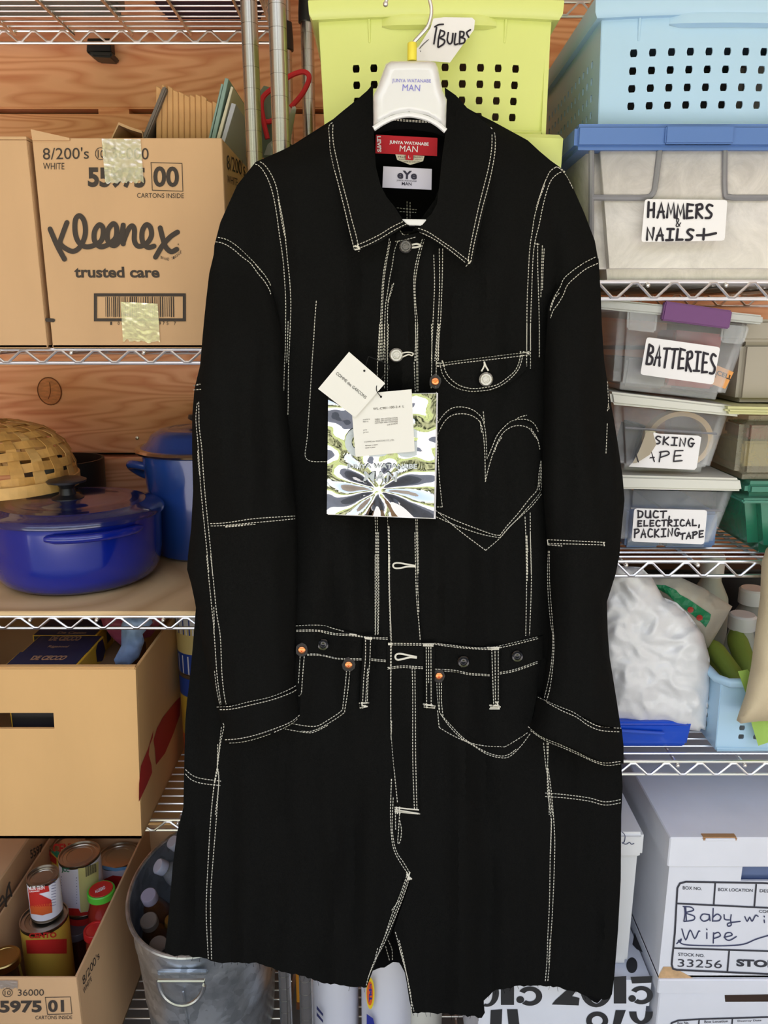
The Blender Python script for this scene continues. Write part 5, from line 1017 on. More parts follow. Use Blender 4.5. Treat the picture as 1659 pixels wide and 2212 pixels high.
def wrap(info, items):
    """print on the curved label: items (fn(bm, surf), material)"""
    t, cx, cy, r, za, zb_ = info
    def surf(x, y):
        d = ray(x, y); ox, oy = -cx, -cy; rr = r+.0006
        A = d.x*d.x+d.y*d.y; B = 2*(d.x*ox+d.y*oy); Cc = ox*ox+oy*oy-rr*rr; q = B*B-4*A*Cc
        q = max(q, 0); s = (-B-math.sqrt(q))/(2*A); return O+d*s
    for f, m in items:
        bm = NB(); f(bm, surf); part('label_print', bm, m, t)
CW = mat('label_pale', (222, 222, 236), .5); CR = mat('label_tomato', (190, 40, 34), .5); CG = mat('label_green', (40, 130, 96), .5); CY_ = mat('label_yellow', (232, 196, 70), .5); CYP = mat('label_pale_yellow', (206, 200, 130), .5); CB = mat('label_sky', (120, 176, 222), .5); TXT = mat('label_small_ink', (80, 80, 130), .6)
zf = z5+.006
i1 = can(146, 1818, 1.60, 72, P(110, 1935, 1.6).z, CY_, 'yellow labelled can with red lettering at the back of the carton')
wrap(i1, [(lambda b, s: lettering(b, 'CENTO', ZC([(412, 152), (640, 150), (640, 222), (415, 226)]), s, .04), CR), (lambda b, s: fillc(b, ZC([(395, 212), (500, 208), (500, 262), (440, 262)]), s), CG), (lambda b, s: fillc(b, ZC([(352, 160), (380, 190), (400, 235), (440, 270), (440, 320), (370, 270)]), s), CR)])
i2 = can(171, 1843, 1.50, 86, P(190, 1979, 1.46).z, CW, 'tallest can, with pale nutrition panel and barcode')
wrap(i2, [(lambda b, s: fillc(b, ZC([(608, 345), (650, 342), (700, 325), (768, 290), (768, 640), (700, 675), (628, 692)]), s), CYP), (lambda b, s: fillc(b, ZC([(485, 652), (612, 660), (628, 690), (690, 682), (760, 655), (760, 700), (640, 715), (530, 712), (490, 690)]), s), CR),
 (lambda b, s: [stroke(b, ZC([(668+x*6, 328-x*1.5), (672+x*6, 412-x*3)]), .9 if x % 3 else 1.6, s, sm=False) for x in range(14)], INK), (lambda b, s: lettering(b, 'JCC', ZC([(478, 335), (538, 345), (540, 385), (480, 380)]), s, .04), CG),
 (lambda b, s: [stroke(b, ZC([(475, 412+j*22), (600, 420+j*22)]), 1.0 if j % 3 else 1.8, s, sm=False) for j in range(10)], TXT)])
i3 = can(256, 1846, 1.60, 86, P(258, 1965, 1.58).z, CW, 'can with light blue band right of the tallest can')
wrap(i3, [(lambda b, s: fillc(b, ZC([(785, 320), (900, 345), (1060, 320), (1060, 345), (900, 370), (785, 348)]), s), CB), (lambda b, s: fillc(b, ZC([(810, 430), (880, 400), (960, 410), (1010, 390), (1010, 520), (830, 500)]), s), CR)])
i5 = can(95, 1979, 1.37, 98, zf, mat('label_mustard', (196, 160, 60), .5), 'wide mustard yellow can underneath the smallest can')
i4 = can(92, 1889, 1.38, 66, i5[5]+.0005, CW, 'smallest can, with red tomato label, left of the tallest can')
wrap(i4, [(lambda b, s: fillc(b, ZC([(218, 500), (300, 495), (378, 480), (385, 525), (300, 545), (400, 590), (405, 640), (235, 650)]), s), CR), (lambda b, s: fillc(b, ZC([(232, 640), (405, 615), (408, 690), (330, 712), (240, 700)]), s), mat('label_orange', (206, 92, 44), .5)),
 (lambda b, s: lettering(b, 'MUIR GLEN', ZC([(222, 488), (345, 478), (347, 508), (224, 518)]), s, .03), PAPER), (lambda b, s: lettering(b, 'ORGANIC', ZC([(228, 522), (308, 516), (308, 528), (228, 534)]), s, .02), PAPER), (lambda b, s: [stroke(b, ZC([(400, 440+j*22), (436, 430+j*22)]), 1.0, s, sm=False) for j in range(10)], TXT)])
wrap(i5, [(lambda b, s: lettering(b, 'CENTO', ZC([(225, 850), (440, 842), (440, 885), (225, 893)]), s, .04), CR), (lambda b, s: fillc(b, ZC([(200, 905), (520, 895), (520, 1010), (210, 1010)]), s), CR)])
JR = mat('sauce_red', (150, 44, 34), .15, coat=1); RL = mat('lid_red', (206, 44, 42), .3)
def jar(*a, **kw): return can(*a, jar=True, **kw)
i6 = jar(218, 1921, 1.44, 58, P(210, 2030, 1.44).z, JR, 'sauce jar with red and green lid leaning highest in the carton', lidm=mat('lid_green', (96, 206, 66), .35))
p = P(218, 1921, 1.44); part('lid_disc', lathe(NB(), [(i6[3]*.86, 0), (i6[3]*.84, .0012), (0, .0012)], p.x, 1.44, p.z+.0002, 28), RL, i6[0], smooth=True)
bm = NB(); lettering(bm, 'ALLEGRO', ZC([(735, 520), (815, 480), (822, 505), (745, 540)]), SP((0, 0, p.z+.0016), (0, 0, 1), .0004), .03); part('lid_text', bm, PAPER, i6[0])
i7 = jar(206, 2006, 1.385, 50, zf, JR, 'jar with a plain translucent red lid against the right wall', lidm=RL)
i8 = jar(165, 2004, 1.45, 50, zf, mat('dark_sauce', (70, 34, 26), .2, coat=1), 'jar with a dark lid between the wide can and red lidded jar', lidm=mat('lid_dark', (92, 86, 90), .35))
i9 = jar(8, 2066, 1.27, 66, zf, mat('dark_preserve', (52, 36, 22), .2, coat=1), 'jar with gold lid at the left edge of the carton', lidm=mat('lid_gold', (176, 148, 92), .3, 1))
for (inf, nm) in ((i1, 'back yellow'), (i2, 'tallest'), (i3, 'blue banded'), (i6, 'green lidded')):
    t, cx, cy, r, za, zb_ = inf; h = za-.001-zf
    t2 = thing('food_can', 'dark shaded can in the lower layer underneath the %s %s' % (nm, 'jar' if inf is i6 else 'can'), 'can', (cx, cy, zf), 'cans in the lower layer')
    part('can_body', lathe(NB(), [(r, 0), (r*.97, .004), (r*.97, h-.004), (r, h), (r*.93, h-.002), (0, h-.002)], cx, cy, zf, 24), TIN, t2, smooth=True); part('paper_label', lathe(NB(), [(r*.985, .006), (r*.985, h-.006)], cx, cy, zf, 24, capb=False, capt=False), CR, t2, smooth=True)
# ------------------------------------------------------------------ galvanised tub with bottles
GALV = bpy.data.materials.new('galvanised_steel'); GALV.use_nodes = True; gt = GALV.node_tree; gb_ = gt.nodes['Principled BSDF']
gb_.inputs['Metallic'].default_value = .85; gb_.inputs['Roughness'].default_value = .36
tc = N(gt, 'ShaderNodeTexCoord'); vo = N(gt, 'ShaderNodeTexVoronoi'); vo.inputs['Scale'].default_value = 60; ns_ = N(gt, 'ShaderNodeTexNoise'); ns_.inputs['Scale'].default_value = 18; ns_.inputs['Detail'].default_value = 6
for n_ in (vo, ns_): gt.links.new(tc.outputs['Object'], n_.inputs['Vector'])
mxx = N(gt, 'ShaderNodeMixRGB'); mxx.inputs[0].default_value = .72; gt.links.new(vo.outputs['Color'], mxx.inputs[1]); gt.links.new(ns_.outputs['Fac'], mxx.inputs[2])
rp = N(gt, 'ShaderNodeValToRGB'); rp.color_ramp.elements[0].color = (.36, .39, .42, 1); rp.color_ramp.elements[1].color = (.60, .64, .68, 1); rp.color_ramp.elements[0].position = .38; rp.color_ramp.elements[1].position = .6
gt.links.new(mxx.outputs[0], rp.inputs[0]); gt.links.new(rp.outputs[0], gb_.inputs['Base Color'])
bpn = N(gt, 'ShaderNodeBump'); bpn.inputs['Strength'].default_value = .35; bpn.inputs['Distance'].default_value = .004; gt.links.new(ns_.outputs['Fac'], bpn.inputs['Height']); gt.links.new(bpn.outputs[0], gb_.inputs['Normal'])
tz = P(440, 2072, 1.19).z; tcx, tcy = -.376, 1.405; hx = .158; hy = .212; th_ = tz-z5
tub = thing('galvanized_tub', 'oval galvanised steel tub with drop handle, full of bottles, under the coat hem', 'tub', (tcx, tcy, z5))
pr = [(.80, 0), (.815, .004), (.86, th_*.38), (.875, th_*.40), (.87, th_*.42), (.93, th_*.78), (.945, th_*.80), (.94, th_*.82), (.97, th_-.006), (.965, th_-.006), (.80, .03), (0, .02)]
part('tub_body', lathe(NB(), [(r, z) for r, z in pr], tcx, tcy, z5, 64, hx, hy, capt=False), GALV, tub, smooth=True)
rim = [(tcx+hx*math.cos(a*math.pi/40)*.985, tcy+hy*math.sin(a*math.pi/40)*.985, tz-.003) for a in range(80)]
part('rolled_rim', tube(NB(), rim, .0045, 8, closed=True), GALV, tub, smooth=True)
yh = lambda z: tcy-hy*(.93+.06*(z-z5-th_*.8)/(th_*.2))-.004
hzc = tz-.040; wH = .047
part('handle_bracket', box(NB(), tcx-.002-wH, tcx-.002+wH, yh(hzc)-.004, yh(hzc)+.004, hzc-.002, hzc+.008, .002, 2), GALV, tub, smooth=True)
hpts = [(tcx-.002+wH*.92*math.cos(a), yh(hzc)-.012+.004*math.sin(a), hzc-.004+.052*math.sin(a)) for a in [math.pi+i*math.pi/16 for i in range(17)]]
part('drop_handle', tube(NB(), hpts+[hpts[0]], .0042, 8), mat('handle_steel', (186, 190, 192), .3, 1), tub, smooth=True)
part('side_seam', tube(NB(), [(tcx-.006, tcy-hy*.945, z5+th_*.75), (tcx-.006, tcy-hy*.885, z5+th_*.4), (tcx-.006, tcy-hy*.83, z5+.01)], .0018, 6), GALV, tub, smooth=True)
CLR = clearplastic('bottle_plastic', (206, 210, 216), .28, .08, .2); AMB = clearplastic('bottle_amber', (92, 56, 30), .75, .15, .2)
CAPL = mat('cap_lilac', (150, 142, 160), .5); CAPB = mat('cap_brown', (104, 92, 82), .6)
def bottle(x, y, D, tilt, m, capm, lab, r=.033, capr=.016):
    p = P(x, y, D); t = thing('drink_bottle', lab, 'bottle', (p.x, D, p.z-.14), 'bottles in the tub')
    L = .20; prof = [(r*.85, -L), (r, -L+.01), (r, -.13), (r*.93, -.12), (r, -.11), (r, -.085), (r*.93, -.08), (r, -.07), (r*.7, -.035), (.013, -.015), (.013, 0)]
    mt = Matrix.Translation(p) @ Matrix.Rotation(tilt[0], 4, 'X') @ Matrix.Rotation(tilt[1], 4, 'Y')
    bm = lathe(NB(), prof, 0, 0, 0, 24); bmesh.ops.transform(bm, matrix=mt, verts=bm.verts[:]); part('bottle_body', bm, m, t, smooth=True)
    bm = lathe(NB(), [(capr, -.012), (capr, .004), (capr*.9, .006), (0, .006)], 0, 0, 0, 24); bmesh.ops.transform(bm, matrix=mt, verts=bm.verts[:]); part('cap', bm, capm, t, smooth=True)
bottle(322, 1936, 1.36, (.35, -.1), AMB, CAPL, 'dark bottle with lilac cap farthest from the handle', .030, .0165)
bottle(322, 1990, 1.32, (.35, -.05), AMB, CAPB, 'dark bottle with brown cap between two capped bottles', .030, .0175)
bottle(342, 2042, 1.27, (.3, 0), AMB, CAPB, 'dark bottle with brown cap nearest the tub front rim', .030, .0175)
bottle(345, 1872, 1.44, (.5, -.7), CLR, mat('cap_pale', (176, 180, 200), .4), 'clear ribbed water bottle lying tilted left in the tub', .034, .016)
bottle(375, 1820, 1.50, (.4, -.5), CLR, M['cap_pale'], 'clear ribbed water bottle partly hidden behind the coat edge', .034, .015)
bottle(370, 1990, 1.36, (.3, .1), CLR, mat('cap_gold', (170, 130, 60), .3, .6), 'clear bottle with gold cap beside the coat edge', .030, .014)
# cardboard behind the tub
yb_ = 1.645
tag(part('cardboard_carton', box(NB(), P(300, 1600, yb_).x, P(520, 1600, yb_).x, yb_, 1.76, z5, P(330, 1610, yb_).z, .003, 1), CARD), 'brown carton standing behind the galvanised tub', 'box')
fz = P(330, 1610, yb_).z+.003
tag(part('cardboard_sheet', box(NB(), P(320, 1700, 1.45).x, P(520, 1700, 1.45).x, 1.34, 1.76, fz, fz+.006, .001, 1), CARD2), 'flat brown cardboard sheet seen through the shelf wires above the tub', 'board')
# orange carton and detergent jugs behind the coat hem
OR = mat('orange_carton', (214, 140, 30), .6)
ob = thing('orange_box', 'small orange yellow carton seen between the two shelf posts', 'box', (P(662, 2150, 1.42).x, 1.46, z5))
part('box_body', box(NB(), P(640, 2150, 1.42).x, P(702, 2150, 1.42).x, 1.42, 1.52, z5, P(660, 2085, 1.42).z, .002, 1), OR, ob)
part('box_band', box(NB(), P(640, 2150, 1.42).x-.0005, P(702, 2150, 1.42).x+.0005, 1.419, 1.52, P(660, 2180, 1.42).z, P(660, 2165, 1.42).z), mat('brown_band', (110, 60, 24), .6), ob)
JUG = mat('jug_white', (226, 226, 236), .3); JUG2 = mat('jug_pale', (222, 218, 206), .4)
def jug(xa, xb, ytop, D, lab, m, capc, prints=()):
    a, b = P(xa, ytop, D), P(xb, ytop, D); zt_ = a.z; cx = (a.x+b.x)/2; hw = (b.x-a.x)/2
    t = thing('detergent_jug', lab, 'bottle', (cx, D+.04, z5), 'white plastic jugs under the coat'); h = zt_-z5
    prof = [(.90, 0), (1, .006), (1, h*.55), (.96, h*.72), (.78, h*.88), (.45, h*.97), (.22, h), (.22, h+.012)]
    bm = lathe(NB(), prof, cx, D+.045, z5, 32, hw, .055, capt=True); part('jug_body', bm, m, t, smooth=True)
    part('cap', lathe(NB(), [(.022, h+.006), (.022, h+.03), (.019, h+.034), (0, h+.034)], cx, D+.045, z5, 20), mat(capc[0], capc[1], .4), t, smooth=True)
    for f, mm in prints: bm = NB(); f(bm); part('label_print', bm, mm, t)
    return t
def ell(cx, cy, D, hw, hd):   # surface of jug front for prints
    def f(x, y):
        d = ray(x, y); sx_, sy_ = 1/hw, 1/hd; o = Vector((-cx*sx_, -cy*sy_)); v = Vector((d.x*sx_, d.y*sy_)); A = v.dot(v); B = 2*o.dot(v); q = max(0, B*B-4*A*(o.dot(o)-1)); return O+d*((-B-math.sqrt(q))/(2*A)*.9995)
    return f
jug(668, 772, 2085, 1.33, 'white plastic jug beside the shelf posts, lower left of the hem slit', JUG, ('cap_white', (220, 220, 226)), [(lambda b: [fill(b, [(684, 2172+i*14), (698, 2190+i*14), (698, 2196+i*14), (684, 2180+i*14)], SY(1.318)) for i in range(2)], mat('navy_print', (40, 44, 90), .5))])
jx = 800
j2 = jug(778, 892, 2040, 1.30, 'white detergent jug with yellow and red round emblem in the hem slit', JUG, ('cap_white', (220, 220, 226)))
sf = SY(1.286)
def ring(b, cx, cy, rx, ry, s): vs = [b.verts.new(s(cx+rx*math.cos(a*math.pi/14), cy+ry*math.sin(a*math.pi/14))) for a in range(28)]; b.faces.new(vs)
sg = [SY(1.2855-.0006*i) for i in range(5)]
bm = NB(); ring(bm, 800, 2146, 9, 34, sg[0]); part('emblem', bm, mat('emblem_yellow', (240, 206, 40), .5), j2)
bm = NB(); ring(bm, 799, 2146, 6.5, 26, sg[1]); part('emblem', bm, mat('emblem_orange', (226, 96, 40), .5), j2)
bm = NB(); lettering(bm, 'Tide', [(797, 2164), (797, 2126), (803, 2126), (803, 2164)], sg[2], .05); part('emblem_text', bm, mat('emblem_blue', (40, 50, 150), .5), j2)
bm = NB(); fill(bm, [(792, 2190), (806, 2200), (812, 2225), (792, 2225)], sg[1]); part('emblem', bm, M['emblem_blue'], j2)
jug(862, 960, 2130, 1.34, 'pale plastic bottle right of the detergent jug below the hem', JUG2, ('cap_white', (220, 220, 226)))
# ------------------------------------------------------------------ perforated lidded bins on the right unit
def perf_bin(x0, x1, yf, yb, zb_, zt_, m, t, rows=4, cols=10, taper=.006, bow=.014, side_rows=6, side_cols=16, lid=True, hole=None):
    """tapered bin, bowed front; front and left wall pierced by real rounded square holes"""
    def fr(u, v):   # v 0 bottom .. 1 top
        tp = taper*(1-v); xx = x0+tp+(x1-x0-2*tp)*u; return Vector((xx, yf+tp+bow*(2*u-1)**2, zb_+(zt_-zb_)*v))
    def sl(u, v):
        tp = taper*(1-v); return Vector((x0+tp, yf+tp+bow+(yb-yf-bow-2*tp)*u, zb_+(zt_-zb_)*v))
    def wall(name, fn, us, vs, holes, inward):
        bm = NB(); cache = {}
        def V(p):
            k = (round(p.x, 5), round(p.y, 5), round(p.z, 5))
            if k not in cache: cache[k] = bm.verts.new(p)
            return cache[k]
        for i in range(len(us)-1):
            for j in range(len(vs)-1):
                u0, u1, v0, v1 = us[i], us[i+1], vs[j], vs[j+1]
                B = [(0, 0), (1/3, 0), (2/3, 0), (1, 0), (1, 1/3), (1, 2/3), (1, 1), (2/3, 1), (1/3, 1), (0, 1), (0, 2/3), (0, 1/3)]
                ob = [V(fn(u0+(u1-u0)*a, v0+(v1-v0)*b)) for a, b in B]
                if holes(i, j):
                    lu = (fn(u1, v0)-fn(u0, v0)).length; lv = (fn(u0, v1)-fn(u0, v0)).length; sa, sb = .0049/lu, .0049/lv; s = 1
                    I = [(-s*.75, -s), (-s*.35, -s), (s*.35, -s), (s*.75, -s*.98), (s, -s*.35), (s, s*.35), (s*.75, s*.98), (s*.35, s), (-s*.35, s), (-s*.75, s*.98), (-s, s*.35), (-s, -s*.35)]
                    ib = [V(fn(u0+(u1-u0)*(.5+a*sa), v0+(v1-v0)*(.5+b*sb))) for a, b in I]
                    for k in range(12): bm.faces.new((ob[k], ob[(k+1) % 12], ib[(k+1) % 12], ib[k]))
                else: bm.faces.new(ob)
        bmesh.ops.recalc_face_normals(bm, faces=bm.faces[:])
        o = part(name, bm, m, t, smooth=False); md = o.modifiers.new('s', 'SOLIDIFY'); md.thickness = .0022; md.offset = 0; return o
    ca, cb = hole[0], hole[1]; us = [0, ca*.5]+[ca+(cb-ca)*i/cols for i in range(cols+1)]+[1-(1-cb)*.5, 1]
    va, vb = hole[2], hole[3]; vs = [0, va]+[va+(vb-va)*j/rows for j in range(1, rows+1)]+[(1+vb)/2, 1]
    wall('front_wall', fr, us, vs, lambda i, j: 2 <= i < 2+cols and 1 <= j < 1+rows, 1)
    us = [0, .08]+[.08+.84*i/side_cols for i in range(1, side_cols+1)]+[1]; 
    wall('side_wall', sl, us, vs, lambda i, j: 1 <= i < 1+side_cols and 1 <= j < 1+rows, 1)
    bm = NB(); addbox(bm, x1-taper-.001, x1-.0005, yf+bow, yb, zb_, zt_); part('side_wall', bm, m, t)
    part('back_wall', box(NB(), x0+taper, x1-taper, yb-.003, yb, zb_, zt_), m, t); part('floor_panel', box(NB(), x0+taper, x1-taper, yf+bow, yb, zb_, zb_+.003), m, t)
    bm = NB(); pts = [fr(i/16, 0)+Vector((0, 0, .003)) for i in range(17)]; tube(bm, pts, .004, 8); part('base_edge', bm, m, t, smooth=True)
    if lid:
        bm = NB(); n = 20; lip = .012; hl = lid
        def out(e, z): 
            f = [Vector((x0-e+(x1-x0+2*e)*i/n, yf-e+bow*(2*i/n-1)**2, z)) for i in range(n+1)]
            return f+[Vector((x1+e, yb+e*.3, z)), Vector((x0-e, yb+e*.3, z))]
        rings = [out(.009, zt_-.002), out(.013, zt_+.004), out(.014, zt_+hl-.006), out(.009, zt_+hl), out(-.004, zt_+hl+.001)]
        RV = [[bm.verts.new(p) for p in r] for r in rings]
        for A, B in zip(RV, RV[1:]):
            for k in range(len(A)): bm.faces.new((A[k], A[(k+1) % len(A)], B[(k+1) % len(B)], B[k]))
        bm.faces.new(RV[-1]); inn = [bm.verts.new(p) for p in out(.001, zt_-.002)]
        for k in range(len(inn)): bm.faces.new((RV[0][(k+1) % len(inn)], RV[0][k], inn[k], inn[(k+1) % len(inn)]))
        bm.faces.new([bm.verts.new(p) for p in out(.001, zt_+.001)][::-1])
        bmesh.ops.recalc_face_normals(bm, faces=bm.faces[:]); part('lid', bm, m, t, smooth=True)
    return fr
LIME = mat('lime_plastic', (220, 228, 136), .38, coat=.2); SKY = mat('sky_blue_plastic', (178, 212, 238), .42, coat=.15)
zl0 = P(1150, 290, 1.205).z; zl1 = P(690, 46, 1.21).z
lx0, lx1 = P(690, 60, 1.21).x, P(1190, 60, 1.21).x
lt = thing('storage_bin', 'lime green perforated bin with a paper tag, behind the white hanger', 'bin', ((lx0+lx1)/2, 1.4, zl0), 'perforated lidded bins')
frL = perf_bin(lx0, lx1, 1.195, 1.61, zl0, zl1, LIME, lt, hole=(.1137, .8955, .082, .648), lid=.026)
def bow_bits(fr, t, m, u0, u1, v, ribs, nm='grip_ledge'):
    bm = NB(); n = 12; pr_ = [(0, .010), (-.008, .010), (-.011, .004), (-.009, -.006), (0, -.009)]; G = []
    for i in range(n+1):
        u = u0+(u1-u0)*i/n; p = fr(u, v); k = math.sin(min(1, min(i, n-i)/1.5)*math.pi/2); G.append([bm.verts.new(p+Vector((0, dy*k-.0012, dz*(.6+.4*k)))) for dy, dz in pr_])
    for a, b in zip(G, G[1:]):
        for j in range(len(pr_)-1): bm.faces.new((a[j], a[j+1], b[j+1], b[j]))
    bm.faces.new(G[0][::-1]); bm.faces.new(G[-1]); bmesh.ops.recalc_face_normals(bm, faces=bm.faces[:]); part(nm, bm, m, t, smooth=True)
    for u in ribs:
        a, b = fr(u, 1), fr(u, .79); bm = NB(); hexa(bm, [a+Vector((-.002, -.004, 0)), a+Vector((.002, -.004, 0)), b+Vector((.0015, -.002, 0)), b+Vector((-.0015, -.002, 0))]+[a+Vector((-.002, .001, 0)), a+Vector((.002, .001, 0)), b+Vector((.0015, .001, 0)), b+Vector((-.0015, .001, 0))], .0008, 1); part('rib', bm, m, t)
bow_bits(frL, lt, LIME, .27, .76, .955, (.215, .80))
# tag with BULBS
bm = NB(); Q = [(898, 135), (880, 122), (905, 100), (930, 60), (936, 40), (960, 37), (1020, 38), (1026, 44), (1024, 64), (990, 110), (972, 135), (930, 132)]
LT = lambda x, y: 1.172-.018*sst(960, 1026, x)*0-.010*sst(60, 130, y)+.012*sst(930, 880, x)
ptag = thing('paper_tag', 'curling white paper tag hand lettered BULBS taped to the lime bin', 'label', P(960, 130, 1.18))
cloth('paper', Q, LT, PAPER, ptag, 10, .0004, layer=False)
sT = lambda x, y: P(x, y, LT(x, y)-.001); bm = NB(); ZT = lambda pts: [(640+x/2.765, y/2.765) for x, y in pts]
for pl in ([(838, 165), (830, 210), (822, 262)], [(828, 160), (850, 148), (878, 145)], [(862, 180), (850, 230), (846, 280)], [(862, 182), (885, 190), (880, 212), (858, 226), (885, 240), (880, 262), (850, 282)], [(908, 195), (902, 240), (915, 262), (930, 250), (936, 200)], [(952, 200), (945, 262), (965, 262)], [(978, 188), (975, 262)], [(978, 188), (1000, 192), (998, 215), (980, 222), (1006, 232), (1002, 255), (975, 262)], [(1040, 178), (1018, 195), (1030, 222)]): stroke(bm, ZT(pl), 3.6, sT)
for pl in ([(735, 290), (760, 262), (790, 235)], [(740, 302), (742, 310)]): stroke(bm, ZT(pl), 1.4, sT)
part('hand_lettering', bm, MARK, ptag)
# lower lime bin
l2 = thing('storage_bin', 'lower lime green bin with only its lid corner showing right of the collar', 'bin', ((lx0+lx1)/2, 1.4, RZ[1]+.003), 'perforated lidded bins')
zt2 = P(1200, 385, 1.18).z; perf_bin(lx0+.006, P(1192, 370, 1.19).x, 1.19, 1.61, RZ[1]+.003, zt2, LIME, l2, hole=(.125, .925, .25, .75), lid=max(.02, zl0-zt2-.003))
# blue bin
zb0 = P(1360, 277, 1.20).z; bx0 = P(1299, 60, 1.21).x
bt = thing('storage_bin', 'sky blue perforated lidded bin on top of the large clear tool bin', 'bin', (bx0+.165, 1.4, zb0), 'perforated lidded bins')
frB = perf_bin(bx0, bx0+.335, 1.195, 1.60, zb0, P(1299, 42, 1.21).z, SKY, bt, hole=(.0945, .8715, .135, .766), cols=10, lid=.028, side_cols=13)
bow_bits(frB, bt, SKY, .27, .76, .955, (.15, .85))
DG = mat('dark_contents', (34, 32, 34), .7); MSH = mat('mesh_grey', (150, 144, 138), .5, .3)
for (a, b, c, d, zz_, m, lab) in ((.02, .20, 1.30, 1.5, .09, DG, 'black packed item seen through the holes of the blue bin'), (.215, .31, 1.30, 1.5, .10, MSH, 'grey mesh item at the right inside the blue bin')):
    bm = box(NB(), bx0+a, bx0+b, c-.06, d, zb0+.004, zb0+zz_, .008, 2); tag(part('packed_item', bm, m), lab, 'item')
for (a, b, c, d, zz_, m, lab) in ((.02, .12, 1.28, 1.5, .11, mat('brown_contents', (60, 34, 22), .7), 'dark brown packed item inside the left of the lime bin'), (.14, .30, 1.26, 1.5, .12, mat('tan_contents', (120, 84, 60), .6), 'brown packed item inside the right of the lime bin')):
    bm = box(NB(), lx0+a, lx0+b, c, d, zl0+.004, zl0+zz_, .008, 2); tag(part('packed_item', bm, m), lab, 'item')
# ------------------------------------------------------------------ clear bins
HAZE = clearplastic('clear_plastic', (238, 232, 226), .80, .14, .35); HAZE2 = clearplastic('clear_plastic_small', (236, 240, 244), .20, .10, .16); HAZEL = clearplastic('frosted_lid', (206, 208, 206), .8, .3, .1)
LIDW = mat('lid_offwhite', (214, 214, 206), .4); LIDB = mat('lid_blue', (86, 122, 186), .35, coat=.2)
def qbin(q, D, depth, zb_, m, t, taper=.01, th=.0022, ribs=()):
    """tapered clear bin from its four front corners; open on top"""
    f = [P(x, y, D) for x, y in q]; f[2].z = max(f[2].z, zb_); f[3].z = max(f[3].z, zb_)
    b = [v+Vector((0, depth, 0)) for v in f]; f[2].y += taper; f[3].y += taper; b[2].y -= taper; b[3].y -= taper
    bm = hexa(NB(), f+b, 0, 1, skip=('top',)); es = [e for e in bm.edges if len(e.link_faces) == 2]
    bmesh.ops.bevel(bm, geom=es, offset=.012, segments=4, affect='EDGES', clamp_overlap=True); bmesh.ops.recalc_face_normals(bm, faces=bm.faces[:])
    o = part('bin_body', bm, m, t, smooth=True); md = o.modifiers.new('s', 'SOLIDIFY'); md.thickness = th; md.offset = -1
    return f, b
def qlid(q, D, depth, m, t, bev=.004, lip=.004, name='lid'):
    c8 = pxhexa(q, D, depth); return part(name, hexa(NB(), c8, bev, 3), m, t, smooth=True)
def sticker(q, D, t, wob=0, name='paper_label'):
    # rounded corners
    pts = []
    for i in range(4):
        p, a, b = Vector(q[i]), Vector(q[i-1]), Vector(q[(i+1) % 4]); r = 6; pa = p+(a-p).normalized()*r; pb = p+(b-p).normalized()*r
        pts += [tuple(pa), tuple(p*.5+pa*.25+pb*.25), tuple(pb)]
    return cloth(name, pts, lambda x, y: D, PAPER, t, 16, .0004, layer=False)
# hammers bin
hx0 = P(1288, 420, 1.19).x; zh0 = RZ[1]+.003; zh1 = P(1360, 330, 1.19).z; hx1 = hx0+.43
ht = thing('storage_bin', 'large scratched clear bin with blue lid lettered HAMMERS & NAILS+', 'bin', ((hx0+hx1)/2, 1.4, zh0))
f = [Vector((P(1272, 335, 1.175).x, 1.175, zh1)), Vector((hx1+.02, 1.175, zh1)), Vector((hx1-.005, 1.195, zh0)), Vector((P(1295, 600, 1.195).x, 1.195, zh0))]
bb = [v+Vector((0, .42-(.02 if v.z < zh0+.01 else 0), 0)) for v in f]
bm = hexa(NB(), f+bb, 0, 1, skip=('top',)); bmesh.ops.bevel(bm, geom=[e for e in bm.edges if len(e.link_faces) == 2], offset=.016, segments=4, affect='EDGES'); o = part('bin_body', bm, HAZE, ht, smooth=True); md = o.modifiers.new('s', 'SOLIDIFY'); md.thickness = .0025
def DHM(x, y): return 1.175+(zh1-P(x, y, 1.18).z)/(zh1-zh0)*.02
lc = [P(1238, 292, 1.162), P(1900, 292, 1.162), P(1900, 330, 1.162), P(1240, 330, 1.162)]; lc[0].z = lc[1].z = zb0-.002; lc[2].z = lc[3].z = zh1-.001; lc[1].x = lc[2].x = hx1+.035
lc[3].x = lc[0].x = P(1242, 310, 1.162).x
part('lid', hexa(NB(), lc+[v+Vector((0, .45, 0)) for v in lc], .006, 3), LIDB, ht, smooth=True)
# latch section of the lid
a, b = P(1436, 300, 1.16), P(1584, 300, 1.16); part('lid_latch', box(NB(), a.x, b.x, 1.1575, 1.172, lc[2].z+.006, zb0-.006, .002, 2), LIDB, ht, smooth=True)
RIB = clearplastic('clear_rib', (140, 140, 146), .75, .2, .1)
ZH = lambda pts: [(1160+x/3.3246, y/3.3246) for x, y in pts]
for pl in ([(385, 1418), (600, 1420), (780, 1418), (830, 1390), (850, 1320), (885, 1040)], [(1350, 1040), (1348, 1370), (1380, 1415), (1500, 1420), (1659, 1420)], [(392, 1040), (390, 1400), (388, 1900)]):
    part('moulded_rib', tube(NB(), [P(x, y, DHM(x, y)-.002) for x, y in smooth_pts(ZH(pl), 4)], .0042, 8), RIB, ht, smooth=True)
sticker(ZH([(775, 1430), (1368, 1436), (1348, 1728), (748, 1738)]), 1.168, ht)
bm = NB(); s_ = SY(1.168, .0008); handword(bm, 'HAMMERS', ZH([(790, 1455), (1275, 1475), (1270, 1570), (790, 1562)]), 5.2, s_); handword(bm, '&', ZH([(985, 1570), (1040, 1570), (1040, 1632), (985, 1630)]), 2.2, s_)
